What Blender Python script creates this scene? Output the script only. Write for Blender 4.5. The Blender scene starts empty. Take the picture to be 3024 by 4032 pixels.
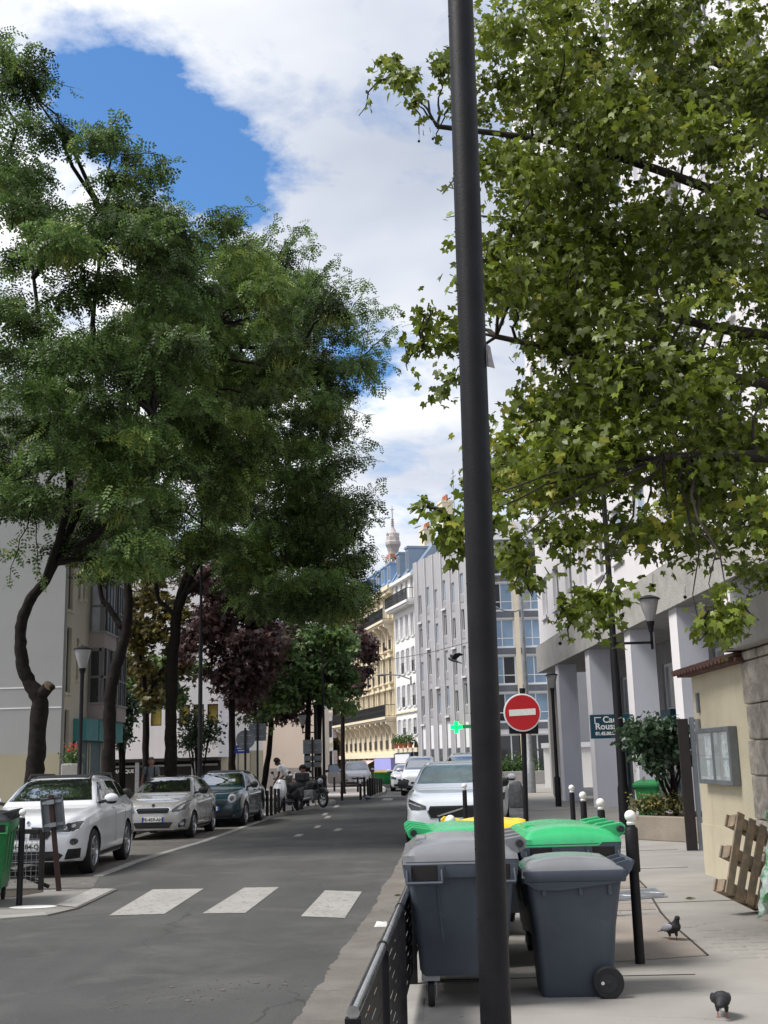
import bpy, bmesh, math, random
import numpy as np
from mathutils import Vector, Matrix
from mathutils.bvhtree import BVHTree
random.seed(7); RNG = np.random.default_rng(11)
R = math.radians
scn = bpy.context.scene
COL = scn.collection

# ------------------------------------------------------------------ camera
PITCH, ROLL, EYE, FPX = R(12.1), 0.026, 1.72, 4557.0
def ray(px, py):                      # photograph pixel -> world direction
    u, v = (px-1512)/FPX, (2016-py)/FPX
    c, s = math.cos(ROLL), math.sin(ROLL)
    r, up = u*c+v*s, -u*s+v*c
    return Vector((r, math.cos(PITCH)-up*math.sin(PITCH), math.sin(PITCH)+up*math.cos(PITCH)))
def G(px, py, z=0.0):                 # point on a level plane
    d = ray(px, py); t = (z-EYE)/d.z
    return Vector((d.x*t, d.y*t, z))
def A(px, py, Y):                     # point at a measured distance down the street
    d = ray(px, py); t = Y/d.y
    return Vector((d.x*t, Y, d.z*t+EYE))
cam = bpy.data.objects.new('camera', bpy.data.cameras.new('camera')); COL.objects.link(cam)
c_, s_ = math.cos(ROLL), math.sin(ROLL)
Rv, Uv, Fv = Vector((1,0,0)), Vector((0,-math.sin(PITCH),math.cos(PITCH))), Vector((0,math.cos(PITCH),math.sin(PITCH)))
cr, cu = Rv*c_-Uv*s_, Rv*s_+Uv*c_
cam.matrix_world = Matrix(((cr.x,cu.x,-Fv.x,0),(cr.y,cu.y,-Fv.y,0),(cr.z,cu.z,-Fv.z,EYE),(0,0,0,1)))
cam.data.sensor_fit = 'HORIZONTAL'; cam.data.sensor_width = 36
cam.data.lens = FPX/3024*36; cam.data.clip_start = .1; cam.data.clip_end = 6000
scn.camera = cam
# ------------------------------------------------------------------ sky
SUN_EL, SUN_AZ = R(56), R(-104)        # azimuth from +Y, negative = left of the view
w = bpy.data.worlds.new('World'); scn.world = w; w.use_nodes = True
nt = w.node_tree; nt.nodes.clear()
def N(t, k, **kw):
    n = t.nodes.new(k)
    for a, b in kw.items(): setattr(n, a, b)
    return n
out = N(nt,'ShaderNodeOutputWorld'); bg = N(nt,'ShaderNodeBackground'); bg.inputs[1].default_value = .1
sky = N(nt,'ShaderNodeTexSky', sky_type='NISHITA', sun_disc=False, sun_elevation=SUN_EL, sun_rotation=SUN_AZ)
sky.air_density = 1.3; sky.dust_density = .4; sky.ozone_density = 2.5
tc = N(nt,'ShaderNodeTexCoord')
def math_(t, op, a, b=None, c=None, clamp=False):
    n = N(t,'ShaderNodeMath', operation=op, use_clamp=clamp)
    for i, v in enumerate((a,b,c)):
        if v is None: continue
        if hasattr(v,'is_linked') or hasattr(v,'links'): t.links.new(v, n.inputs[i])
        else: n.inputs[i].default_value = v
    return n.outputs[0]
sep = N(nt,'ShaderNodeSeparateXYZ'); nt.links.new(tc.outputs['Generated'], sep.inputs[0])
zz = math_(nt,'ADD', math_(nt,'MAXIMUM', sep.outputs[2], 0.0), .22)
cx = math_(nt,'DIVIDE', sep.outputs[0], zz); cy = math_(nt,'DIVIDE', sep.outputs[1], zz)
cmb = N(nt,'ShaderNodeCombineXYZ'); nt.links.new(cx, cmb.inputs[0]); nt.links.new(cy, cmb.inputs[1])
def noise(t, vec, scale, detail=6, rough=.55, off=None, dist=0):
    if off is not None:
        a = N(t,'ShaderNodeVectorMath', operation='ADD'); t.links.new(vec, a.inputs[0]); a.inputs[1].default_value = off; vec = a.outputs[0]
    n = N(t,'ShaderNodeTexNoise'); n.inputs['Scale'].default_value = scale; n.inputs['Detail'].default_value = detail
    n.inputs['Roughness'].default_value = rough; n.inputs['Distortion'].default_value = dist
    t.links.new(vec, n.inputs['Vector']); return n.outputs['Fac']
def ramp(t, fac, stops, interp='LINEAR'):
    n = N(t,'ShaderNodeValToRGB'); cr_ = n.color_ramp; cr_.interpolation = interp
    while len(cr_.elements) < len(stops): cr_.elements.new(.5)
    for e, (p, c) in zip(cr_.elements, stops):
        e.position = p; e.color = (c,c,c,1) if isinstance(c,(int,float)) else (*c,1)
    t.links.new(fac, n.inputs[0]); return n.outputs[0]
edge = noise(nt, cmb.outputs[0], 2.6, 9, .6, (3.1,1.7,0), .3)
big = noise(nt, cmb.outputs[0], .8, 3, .5, (8.3,2.2,0))
wisp = noise(nt, cmb.outputs[0], 7.5, 8, .62, (1.3,4.4,0), .9)
dens = math_(nt,'ADD', math_(nt,'ADD', math_(nt,'MULTIPLY', edge, 1.15), math_(nt,'MULTIPLY', big, .30)), math_(nt,'MULTIPLY', math_(nt,'SUBTRACT', wisp, .5), .42))
# breaks in the cloud sheet where the blue shows
nz = N(nt,'ShaderNodeTexNoise'); nz.inputs['Scale'].default_value = 3.4; nz.inputs['Detail'].default_value = 7; nz.inputs['Roughness'].default_value = .62; nt.links.new(cmb.outputs[0], nz.inputs['Vector'])
nv1 = N(nt,'ShaderNodeVectorMath', operation='SUBTRACT'); nt.links.new(nz.outputs['Color'], nv1.inputs[0]); nv1.inputs[1].default_value = (.5,.5,.5)
nv2 = N(nt,'ShaderNodeVectorMath', operation='SCALE'); nt.links.new(nv1.outputs[0], nv2.inputs[0]); nv2.inputs['Scale'].default_value = .20
wdir = N(nt,'ShaderNodeVectorMath', operation='ADD'); nt.links.new(tc.outputs['Generated'], wdir.inputs[0]); nt.links.new(nv2.outputs[0], wdir.inputs[1])
for (px, py, rad, amt) in [(330,290,.045,.20),(540,420,.050,.30),(780,560,.052,.34),(985,640,.038,.27),(720,740,.050,.30),(880,800,.035,.2),(1430,1500,.035,.28),(1250,1480,.04,.22),(560,640,.06,.22),(-900,300,.12,.3),(4300,300,.16,.3),(1500,-2600,.2,.3)]:
    d = ray(px,py).normalized()
    dp = N(nt,'ShaderNodeVectorMath', operation='DISTANCE'); nrm = N(nt,'ShaderNodeVectorMath', operation='NORMALIZE')
    nt.links.new(wdir.outputs[0], nrm.inputs[0]); nt.links.new(nrm.outputs[0], dp.inputs[0]); dp.inputs[1].default_value = d
    g = math_(nt,'EXPONENT', math_(nt,'MULTIPLY', math_(nt,'POWER', math_(nt,'DIVIDE', dp.outputs['Value'], rad), 2.0), -1.0))
    dens = math_(nt,'SUBTRACT', dens, math_(nt,'MULTIPLY', g, amt))
mask = ramp(nt, dens, [(.40,0),(.52,.42),(.70,1)])
soft = noise(nt, cmb.outputs[0], 1.5, 5, .5, (5.3,9.7,0), .2)
tone = ramp(nt, soft, [(.30,(3.3,3.65,4.4)),(.43,(4.5,4.8,5.45)),(.53,(5.8,6.0,6.4)),(.66,(8.8,8.8,8.8))])
mx = N(nt,'ShaderNodeMix', data_type='RGBA'); nt.links.new(mask, mx.inputs[0])
skb = N(nt,'ShaderNodeMix', data_type='RGBA', blend_type='MULTIPLY'); skb.inputs[0].default_value = 1
nt.links.new(sky.outputs[0], skb.inputs[6]); skb.inputs[7].default_value = (.52,.79,1.05,1)
nt.links.new(skb.outputs[2], mx.inputs[6]); nt.links.new(tone, mx.inputs[7])
nt.links.new(mx.outputs[2], bg.inputs[0]); nt.links.new(bg.outputs[0], out.inputs[0])
# ------------------------------------------------------------------ sun behind thin cloud
sun = bpy.data.objects.new('sun', bpy.data.lights.new('sun','SUN')); COL.objects.link(sun)
sun.data.energy = 3.0; sun.data.angle = R(20); sun.data.color = (1,.96,.9)
sdir = Vector((math.cos(SUN_EL)*math.sin(SUN_AZ), math.cos(SUN_EL)*math.cos(SUN_AZ), math.sin(SUN_EL)))
sun.rotation_euler = sdir.to_track_quat('Z','Y').to_euler(); sun.location = sdir*60
vs = scn.view_settings; vs.view_transform = 'Standard'; vs.look = 'None'; vs.gamma = 1; vs.exposure = 0.66; vs.use_curve_mapping = False
scn.render.engine = 'CYCLES'
scn.cycles.max_bounces = 5; scn.cycles.diffuse_bounces = 3; scn.cycles.glossy_bounces = 3; scn.cycles.transparent_max_bounces = 6
# ------------------------------------------------------------------ materials
def M(name, col, rough=.7, *pos, spots=None, streak=None, cracks=0, **kw):
    m = M0(name, col, rough, *pos, **kw); t = m.node_tree; b = t.nodes['Principled BSDF']; vec = N(t,'ShaderNodeTexCoord').outputs['Object']
    def over(fac, colr):
        q = N(t,'ShaderNodeMix', data_type='RGBA'); l = b.inputs['Base Color'].links[0]; t.links.new(fac, q.inputs[0]); t.links.new(l.from_socket, q.inputs[6]); q.inputs[7].default_value = (*colr,1); t.links.new(q.outputs[2], b.inputs['Base Color'])
    if streak:
        mp = N(t,'ShaderNodeMapping'); mp.inputs['Scale'].default_value = streak[0]; t.links.new(vec, mp.inputs[0]); over(ramp(t, noise(t, mp.outputs[0], 1, 4, .6), [(streak[2],0),(streak[3],streak[4])]), streak[1])
    if spots: over(ramp(t, noise(t, vec, spots[0], 3, .55, (4.2,1.1,6.6)), [(spots[2],0),(spots[2]+.03,spots[3])]), spots[1])
    if cracks:
        dv = N(t,'ShaderNodeVectorMath', operation='ADD'); nz_ = N(t,'ShaderNodeTexNoise'); nz_.inputs['Scale'].default_value = 2.2; nz_.inputs['Detail'].default_value = 4; t.links.new(vec, nz_.inputs['Vector']); sc_ = N(t,'ShaderNodeVectorMath', operation='SCALE'); sc_.inputs['Scale'].default_value = .5; t.links.new(nz_.outputs['Color'], sc_.inputs[0]); t.links.new(vec, dv.inputs[0]); t.links.new(sc_.outputs[0], dv.inputs[1])
        vo = N(t,'ShaderNodeTexVoronoi', feature='DISTANCE_TO_EDGE'); vo.inputs['Scale'].default_value = cracks; t.links.new(dv.outputs[0], vo.inputs['Vector'])
        over(math_(t,'MULTIPLY', ramp(t, vo.outputs['Distance'], [(.0,.8),(.007,0)]), ramp(t, noise(t, vec, .5, 3, .5, (9,2,1)), [(.48,0),(.62,1)])), tuple(c*.4 for c in col))
    return m
def M0(name, col, rough=.7, metal=0, var=.18, scale=3.0, bump=0.0, bscale=40, spec=.4, col2=None, c2=(.55,.7), c2scale=1.5, coat=0, fine=0, emit=0, trans=0, attr=None):
    m = bpy.data.materials.new(name); m.use_nodes = True; t = m.node_tree; b = t.nodes['Principled BSDF']
    b.inputs['Roughness'].default_value = rough; b.inputs['Metallic'].default_value = metal; b.inputs['Specular IOR Level'].default_value = spec
    if coat: b.inputs['Coat Weight'].default_value = coat; b.inputs['Coat Roughness'].default_value = .04
    t_ = N(t,'ShaderNodeTexCoord'); vec = t_.outputs['Object']
    f = noise(t, vec, scale, 4, .6)
    lo = tuple(max(0,c*(1-var)) for c in col); hi = tuple(min(1,c*(1+var)) for c in col)
    if attr:
        at = N(t,'ShaderNodeAttribute', attribute_name=attr); f = at.outputs['Fac']
        c = ramp(t, f, attr_stops(col, col2, var))
    else:
        c = ramp(t, f, [(.3,lo),(.7,hi)])
        if col2 is not None:
            g = ramp(t, noise(t, vec, c2scale, 5, .65, (3.3,7.1,1.9), .4), [(c2[0],0),(c2[1],1)])
            q = N(t,'ShaderNodeMix', data_type='RGBA'); t.links.new(g, q.inputs[0]); t.links.new(c, q.inputs[6]); q.inputs[7].default_value = (*col2,1); c = q.outputs[2]
        if fine:
            h = noise(t, vec, bscale*2.2, 3, .7)
            q = N(t,'ShaderNodeMix', data_type='RGBA', blend_type='MULTIPLY'); q.inputs[0].default_value = 1
            t.links.new(c, q.inputs[6]); t.links.new(ramp(t, h, [(.25,1-fine),(.75,1+fine*.6)]), q.inputs[7]); c = q.outputs[2]
    t.links.new(c, b.inputs['Base Color'])
    if rough > .12 and not attr:
        rr = math_(t,'ADD', math_(t,'MULTIPLY', noise(t, vec, scale*2.3, 4, .6, (1,2,3)), .22), rough-.11); t.links.new(rr, b.inputs['Roughness'])
    if bump:
        bn = N(t,'ShaderNodeBump'); bn.inputs['Strength'].default_value = bump; bn.inputs['Distance'].default_value = .02
        t.links.new(noise(t, vec, bscale, 5, .65), bn.inputs['Height']); t.links.new(bn.outputs[0], b.inputs['Normal'])
    if emit: b.inputs['Emission Strength'].default_value = emit; b.inputs['Emission Color'].default_value = (*col,1)
    if trans:
        tr = N(t,'ShaderNodeBsdfTranslucent'); t.links.new(c, tr.inputs[0]); ms = N(t,'ShaderNodeMixShader'); ms.inputs[0].default_value = trans
        t.links.new(b.outputs[0], ms.inputs[1]); t.links.new(tr.outputs[0], ms.inputs[2]); t.links.new(ms.outputs[0], t.nodes['Material Output'].inputs[0])
    return m
def attr_stops(c, c2, var):
    lo = tuple(x*(1-var*1.4) for x in c); hi = tuple(x*(1+var) for x in c)
    return [(0,lo),(.45,c),(.8,hi),(1,c2 or hi)]
MT = {}
def mk(key, *a, **k): MT[key] = M(key, *a, **k); return MT[key]
mk('asphalt',(.075,.075,.074),.85,cracks=.45,streak=((1.1,.10,1),(.094,.093,.091),.50,.72,.7),spots=(14,(.12,.117,.11),.70,.6),bump=.5,bscale=60,fine=.5,var=.14,scale=.7,col2=(.105,.104,.10),c2=(.5,.68),c2scale=.9,spec=.25)
mk('sidewalk',(.29,.276,.258),.85,cracks=.6,streak=((.5,1.6,1),(.21,.198,.183),.52,.74,.8),spots=(7,(.16,.15,.14),.70,.7),bump=.15,bscale=50,fine=.12,var=.12,scale=.8,col2=(.29,.277,.26),c2=(.5,.7),c2scale=.7,spec=.25)
mk('patch',(.27,.235,.21),.85,spots=(6,(.17,.15,.14),.68,.6),bump=.15,bscale=50,fine=.12,var=.1,scale=1.2,spec=.25)
mk('gutter',(.165,.152,.138),.88,cracks=.8,spots=(10,(.11,.10,.09),.66,.6),bump=.25,bscale=35,fine=.2,var=.2,scale=1.4,col2=(.15,.13,.11),c2=(.5,.7),c2scale=2,spec=.2)
mk('setts',(.13,.122,.112),.85,bump=.8,bscale=9,fine=.3,var=.25,scale=4,spec=.2)
mk('corner_paving',(.235,.225,.21),.85,bump=.2,bscale=50,fine=.15,var=.14,scale=.9,col2=(.19,.18,.165),c2=(.45,.65),c2scale=.9,spec=.25)
mk('granite',(.29,.28,.26),.75,bump=.2,bscale=60,fine=.25,var=.15,scale=2)
mk('paint_worn',(.315,.304,.285),.7,spots=(16,(.13,.13,.127),.60,.85),cracks=1.2,fine=.14,bscale=45,var=.12,scale=2.2,col2=(.29,.28,.265),c2=(.5,.72),c2scale=2.6)
mk('plaza',(.40,.36,.33),.85,var=.1,scale=.7,fine=.1)
mk('black_paint',(.0085,.008,.010),.5,spots=(22,(.05,.048,.05),.72,.6),streak=((9,9,.8),(.018,.017,.018),.55,.75,.8),var=.35,scale=8,bump=.15,bscale=90,spec=.22)
mk('brown_paint',(.016,.011,.011),.55,var=.3,scale=6,bump=.1,bscale=60)
mk('rust_paint',(.035,.014,.012),.6,var=.4,scale=8,bump=.2)
mk('white_paint',(.78,.77,.74),.45,var=.06,scale=12,col2=(.55,.53,.50),c2=(.62,.75),c2scale=14)
mk('steel',(.80,.80,.81),.2,metal=1,var=.15,scale=10)
mk('galv',(.30,.31,.33),.5,metal=.6,var=.2,scale=6)
mk('sign_back',(.16,.175,.19),.5,metal=.3,var=.15,scale=6)
mk('bark',(.016,.013,.012),.95,bump=.9,bscale=22,var=.45,scale=9,spec=.15)
mk('bark_pale',(.042,.036,.030),.95,bump=.6,bscale=22,var=.35,scale=6,spec=.15)
mk('cut_wood',(.16,.115,.07),.9,bump=.3,var=.3,scale=12)
mk('rubber',(.013,.013,.014),.75,var=.3,scale=8,bump=.1)
mk('black_plastic',(.016,.017,.019),.5,var=.2,scale=8)
mk('bin_grey',(.046,.057,.076),.55,spots=(18,(.10,.11,.12),.71,.45),streak=((7,7,1.2),(.070,.080,.096),.55,.80,.55),var=.12,scale=3,bump=.08,bscale=120,col2=(.062,.074,.09),c2=(.55,.75),c2scale=2.2)
mk('lid_grey',(.19,.195,.205),.20,spots=(11,(.09,.09,.09),.66,.5),var=.12,scale=3,bump=.05,bscale=120)
mk('bin_green',(.010,.17,.045),.45,var=.12,scale=3,bump=.06,bscale=120)
mk('lid_green',(.040,.38,.145),.25,spots=(12,(.05,.25,.11),.68,.6),var=.1,scale=4,bump=.05,bscale=100)
mk('lid_yellow',(.80,.56,.03),.38,var=.08,scale=4)
mk('wood',(.33,.245,.165),.85,bump=.4,bscale=30,var=.35,scale=7,col2=(.23,.195,.16),c2=(.42,.6),c2scale=5,fine=.2)
mk('cream_wall',(.52,.465,.345),.9,streak=((3,3,.35),(.42,.365,.265),.54,.80,.6),bump=.3,bscale=25,var=.07,scale=1.4,fine=.06,col2=(.50,.43,.31),c2=(.54,.76),c2scale=1.3,spec=.2)
mk('stone',(.40,.36,.31),.9,bump=.8,bscale=14,var=.25,scale=5,fine=.2,col2=(.22,.20,.18),c2=(.45,.65),c2scale=4)
mk('tile',(.105,.052,.042),.85,bump=.4,bscale=20,var=.35,scale=5,fine=.15)
mk('concrete',(.34,.325,.305),.9,bump=.3,bscale=20,var=.1,scale=1,fine=.15,col2=(.26,.25,.235),c2=(.5,.75),c2scale=.8)
mk('pebbledash',(.42,.405,.385),.95,bump=1.0,bscale=28,var=.15,scale=2,fine=.45)
mk('planter',(.25,.215,.175),.9,bump=.4,bscale=20,var=.14,scale=2,fine=.15,col2=(.21,.185,.15),c2=(.5,.7),c2scale=1.4)
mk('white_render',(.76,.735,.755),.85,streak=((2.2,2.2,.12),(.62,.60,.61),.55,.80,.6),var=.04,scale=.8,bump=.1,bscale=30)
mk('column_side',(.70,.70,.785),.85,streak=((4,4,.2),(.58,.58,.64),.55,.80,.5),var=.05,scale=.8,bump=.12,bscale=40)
mk('grey_wall',(.335,.34,.335),.9,var=.05,scale=.5,bump=.15,bscale=20,fine=.05)
mk('buff_wall',(.36,.325,.235),.9,var=.06,scale=.5,bump=.15,bscale=20)
mk('warm_wall',(.60,.55,.45),.9,var=.06,scale=.5,bump=.1,bscale=20,col2=(.50,.45,.36),c2=(.5,.75),c2scale=.4)
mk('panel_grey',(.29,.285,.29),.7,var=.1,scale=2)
mk('panel_pink',(.36,.31,.305),.8,var=.06,scale=1)
mk('haussmann',(.66,.565,.40),.85,var=.08,scale=.7,bump=.15,bscale=10,col2=(.56,.47,.33),c2=(.5,.75),c2scale=.5)
mk('haussmann_trim',(.72,.63,.47),.85,var=.07,scale=1)
mk('white_house',(.78,.765,.74),.85,var=.05,scale=.5)
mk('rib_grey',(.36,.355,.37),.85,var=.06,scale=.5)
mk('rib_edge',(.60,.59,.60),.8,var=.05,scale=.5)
mk('zinc',(.23,.29,.37),.5,metal=.2,var=.12,scale=.6)
mk('zinc_blue',(.25,.36,.52),.5,metal=.1,var=.1,scale=.6)
mk('slate',(.12,.13,.15),.6,var=.2,scale=2)
mk('terracotta',(.42,.14,.07),.8,var=.2,scale=3)
mk('window_white',(.75,.75,.76),.4,var=.04,scale=3)
mk('frame_grey',(.17,.17,.175),.5,var=.1,scale=3)
mk('glass_dark',(.020,.023,.027),.06,var=.3,scale=.4,spec=.7)
mk('glass_blue',(.22,.32,.44),.08,var=.35,scale=.25,spec=.7)
mk('glass_curtain',(.36,.38,.42),.12,var=.35,scale=.9,spec=.6)
mk('glass_green',(.17,.23,.225),.06,var=.3,scale=.3,spec=.7)
mk('ochre_glass',(.30,.235,.06),.3,var=.3,scale=1.0)
mk('shutter',(.66,.65,.66),.6,var=.06,scale=3)
mk('iron',(.014,.014,.016),.5,var=.2,scale=5)
mk('teal',(.012,.075,.095),.45,var=.15,scale=3)
mk('teal_pale',(.05,.23,.24),.5,var=.15,scale=3)
mk('sign_teal',(.010,.058,.090),.4,var=.08,scale=4)
mk('blue_door',(.035,.105,.20),.45,var=.1,scale=2)
mk('shop_blue',(.02,.035,.11),.4,var=.1,scale=2)
mk('shop_lilac',(.35,.35,.72),.5,var=.08,scale=2)
mk('shop_white',(.74,.74,.76),.5,var=.05,scale=2)
mk('awning',(.55,.42,.38),.8,var=.3,scale=2)
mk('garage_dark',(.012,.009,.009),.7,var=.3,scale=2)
mk('pink_wall',(.80,.67,.56),.9,var=.06,scale=.35,bump=.1,bscale=10,col2=(.48,.31,.16),c2=(.60,.72),c2scale=.25)
mk('red_sign',(.48,.012,.018),.35,var=.05,scale=5)
mk('cross_green',(.0,.9,.16),.4,emit=1.6,var=.05)
mk('cross_housing',(.02,.30,.09),.5)
mk('lantern_glass',(.30,.295,.30),.15,var=.1,scale=6,spec=.6)
mk('tower_iron_hazed',(.46,.42,.40),.7,var=.12,scale=.05)  # paler than the real brown paint: distance haze is put into the colour
mk('tower_red',(.50,.20,.12),.7,var=.1,scale=.1)
mk('text_white',(.80,.80,.78),.5,var=.02)
mk('text_black',(.012,.012,.014),.5,var=.02)
mk('plate_blue',(.02,.07,.42),.4,var=.02)
mk('chrome',(.75,.75,.76),.12,metal=1,var=.03)
mk('alloy',(.48,.48,.50),.28,metal=.9,var=.08)
mk('lamp_glass',(.035,.036,.04),.06,var=.5,scale=14,spec=.8)
mk('lamp_clear',(.34,.35,.37),.1,var=.3,scale=20,spec=.8)
mk('mesh_black',(.008,.008,.009),.5,var=.5,scale=60,bump=.6,bscale=50)
mk('car_white',(.66,.67,.70),.22,var=.02,coat=1,scale=1)
mk('car_volvo',(.76,.80,.84),.22,var=.02,coat=1,scale=1)
mk('car_silver',(.40,.39,.37),.28,metal=.35,var=.03,coat=1,scale=1)
mk('car_teal',(.008,.030,.040),.2,var=.05,coat=1,scale=1)
mk('car_lilac',(.42,.41,.43),.25,metal=.3,var=.02,coat=1,scale=1)
mk('car_glass',(.010,.012,.014),.02,var=.2,scale=2,spec=1.0); MT['car_glass'].node_tree.nodes['Principled BSDF'].inputs['IOR'].default_value = 3.2
mk('volvo_glass',(.16,.23,.23),.03,var=.5,scale=1.1,spec=.9)
mk('skin',(.40,.22,.155),.6,var=.08,scale=10)
mk('skin_dark',(.09,.045,.03),.6,var=.08,scale=10)
mk('hair_grey',(.16,.13,.11),.8,var=.2,scale=30)
mk('hair_black',(.012,.009,.008),.8,var=.2,scale=30)
mk('cloth_grey',(.20,.22,.24),.9,var=.08,scale=8,bump=.15)
mk('cloth_white',(.75,.74,.76),.9,var=.04,scale=8,bump=.15)
mk('cloth_navy',(.03,.035,.05),.9,var=.1,scale=8)
mk('cloth_khaki',(.13,.125,.10),.9,var=.1,scale=8)
mk('pigeon_grey',(.20,.21,.24),.8,var=.35,scale=25)
mk('pigeon_dark',(.022,.022,.026),.7,var=.4,scale=30)
mk('pigeon_pale',(.34,.34,.38),.8,var=.2,scale=25)
mk('pink_leg',(.35,.09,.08),.7)
mk('film',(.50,.58,.54),.25,var=.3,scale=14,col2=(.10,.36,.14),c2=(.48,.60),c2scale=9,bump=.6,bscale=25)
mk('bag_black',(.02,.022,.024),.4,var=.3,scale=5,bump=.8,bscale=14)
mk('bag_grey',(.24,.24,.235),.45,var=.3,scale=5,bump=.8,bscale=10)
mk('paper',(.74,.73,.70),.8,var=.08)
mk('sticker',(.30,.28,.28),.8,var=.2,scale=20)
mk('flower_red',(.60,.04,.02),.6,var=.2,attr=None)
mk('soil',(.05,.04,.03),.95,bump=.5)
mk('poster',(.62,.65,.68),.6,var=.35,scale=9,col2=(.20,.33,.36),c2=(.5,.56),c2scale=3)
for k_, c1, c2 in [('leaf_sophora',(.100,.165,.045),(.29,.35,.07)),('leaf_sophora_b',(.112,.175,.042),(.31,.36,.06)),('leaf_pod',(.16,.19,.032),(.24,.26,.05)),
        ('leaf_plane',(.138,.182,.021),(.33,.32,.043)),('leaf_purple',(.075,.040,.040),(.13,.065,.055)),('leaf_mid',(.10,.175,.055),(.20,.29,.08)),
        ('leaf_gold',(.10,.085,.018),(.20,.15,.03)),('leaf_hedge',(.055,.115,.022),(.17,.22,.04)),('leaf_laurel',(.040,.075,.036),(.17,.22,.16)),('leaf_box',(.16,.15,.045),(.32,.27,.10))]:
    mk(k_, c1, .45, var=.55 if 'soph' in k_ else .38, col2=c2, attr='tint', trans=.34, spec=.45 if 'soph' not in k_ else .28)
# ------------------------------------------------------------------ mesh helpers
class MB:
    def __init__(s): s.v, s.f = [], []
    def add(s, vs, fs):
        o = len(s.v); s.v += [tuple(p) for p in vs]; s.f += [tuple(i+o for i in f) for f in fs]; return s
    def box(s, x0, x1, y0, y1, z0, z1, mtx=None):
        vs = [Vector(p) for p in ((x0,y0,z0),(x1,y0,z0),(x1,y1,z0),(x0,y1,z0),(x0,y0,z1),(x1,y0,z1),(x1,y1,z1),(x0,y1,z1))]
        if mtx is not None: vs = [mtx@p for p in vs]
        return s.add(vs, [(0,3,2,1),(4,5,6,7),(0,1,5,4),(1,2,6,5),(2,3,7,6),(3,0,4,7)])
    def bar(s, a, b, wd, ht=None, up=(0,0,1)):
        a, b = Vector(a), Vector(b); ht = ht or wd; d = (b-a); L = d.length; d.normalize()
        u = Vector(up); x = d.cross(u)
        if x.length < 1e-4: x = d.cross(Vector((1,0,0)))
        x.normalize(); y = x.cross(d)
        vs = [p+x*(wd/2*i)+y*(ht/2*j) for p in (a,b) for i,j in ((-1,-1),(1,-1),(1,1),(-1,1))]
        return s.add(vs, [(3,2,1,0),(4,5,6,7),(0,1,5,4),(1,2,6,5),(2,3,7,6),(3,0,4,7)])
    def tube(s, pts, rad, n=10, cap=True):
        pts = [Vector(p) for p in pts]; rad = rad if isinstance(rad,(list,tuple)) else [rad]*len(pts)
        o = len(s.v); prev = None
        for i, p in enumerate(pts):
            d = (pts[min(i+1,len(pts)-1)]-pts[max(i-1,0)]).normalized()
            x = prev - d*prev.dot(d) if prev is not None else d.orthogonal()
            if x.length < 1e-5: x = d.orthogonal()
            x.normalize(); prev = x; y = d.cross(x)
            for k in range(n):
                a = 2*math.pi*k/n; s.v.append(tuple(p+(x*math.cos(a)+y*math.sin(a))*rad[i]))
        for i in range(len(pts)-1):
            for k in range(n): s.f.append((o+i*n+k, o+i*n+(k+1)%n, o+(i+1)*n+(k+1)%n, o+(i+1)*n+k))
        if cap:
            s.f.append(tuple(o+k for k in reversed(range(n)))); e = o+(len(pts)-1)*n; s.f.append(tuple(e+k for k in range(n)))
        return s
    def lathe(s, prof, n=16, mtx=None, cap=True):       # prof = [(r,z)...] about z
        o = len(s.v)
        for r, z in prof:
            for k in range(n):
                a = 2*math.pi*k/n; p = Vector((r*math.cos(a), r*math.sin(a), z)); s.v.append(tuple(mtx@p if mtx is not None else p))
        for i in range(len(prof)-1):
            for k in range(n): s.f.append((o+i*n+k, o+i*n+(k+1)%n, o+(i+1)*n+(k+1)%n, o+(i+1)*n+k))
        if cap:
            if prof[0][0] > 1e-4: s.f.append(tuple(o+k for k in reversed(range(n))))
            if prof[-1][0] > 1e-4: e = o+(len(prof)-1)*n; s.f.append(tuple(e+k for k in range(n)))
        return s
    def ball(s, c, r, n=12, m=8, sc=(1,1,1), mtx=None):
        T = Matrix.Translation(c)@(mtx or Matrix.Identity(4))@Matrix.Diagonal((sc[0],sc[1],sc[2],1))
        return s.lathe([(max(1e-5,r*math.sin(math.pi*i/m)), -r*math.cos(math.pi*i/m)) for i in range(m+1)], n, T, cap=False)
    def prism(s, poly, h, mtx=None):                     # poly in xy, extruded 0..h in z
        n = len(poly); vs = [Vector((x,y,z)) for z in (0,h) for x,y in poly]
        if mtx is not None: vs = [mtx@p for p in vs]
        return s.add(vs, [tuple(reversed(range(n))), tuple(range(n,2*n))]+[(i,(i+1)%n,n+(i+1)%n,n+i) for i in range(n)])
    def quad(s, a, b, c, d): return s.add([a,b,c,d], [(0,1,2,3)])
def fin(o, parent=None, label=None, cat=None, group=None, kind=None):
    COL.objects.link(o)
    if parent is not None: o.parent = parent
    if label: o['label'] = label
    if cat: o['category'] = cat
    if group: o['group'] = group
    if kind: o['kind'] = kind
    return o
def mesh(mb, m, smooth=None, name='mesh', fixn=True):
    me = bpy.data.meshes.new(name); me.from_pydata(mb.v, [], mb.f)
    if fixn:
        bm = bmesh.new(); bm.from_mesh(me); bmesh.ops.recalc_face_normals(bm, faces=bm.faces); bm.to_mesh(me); bm.free()
    me.materials.append(MT[m] if isinstance(m,str) else m)
    if smooth is not None:
        me.shade_smooth(); me.set_sharp_from_angle(angle=R(smooth))
    return me
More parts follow.
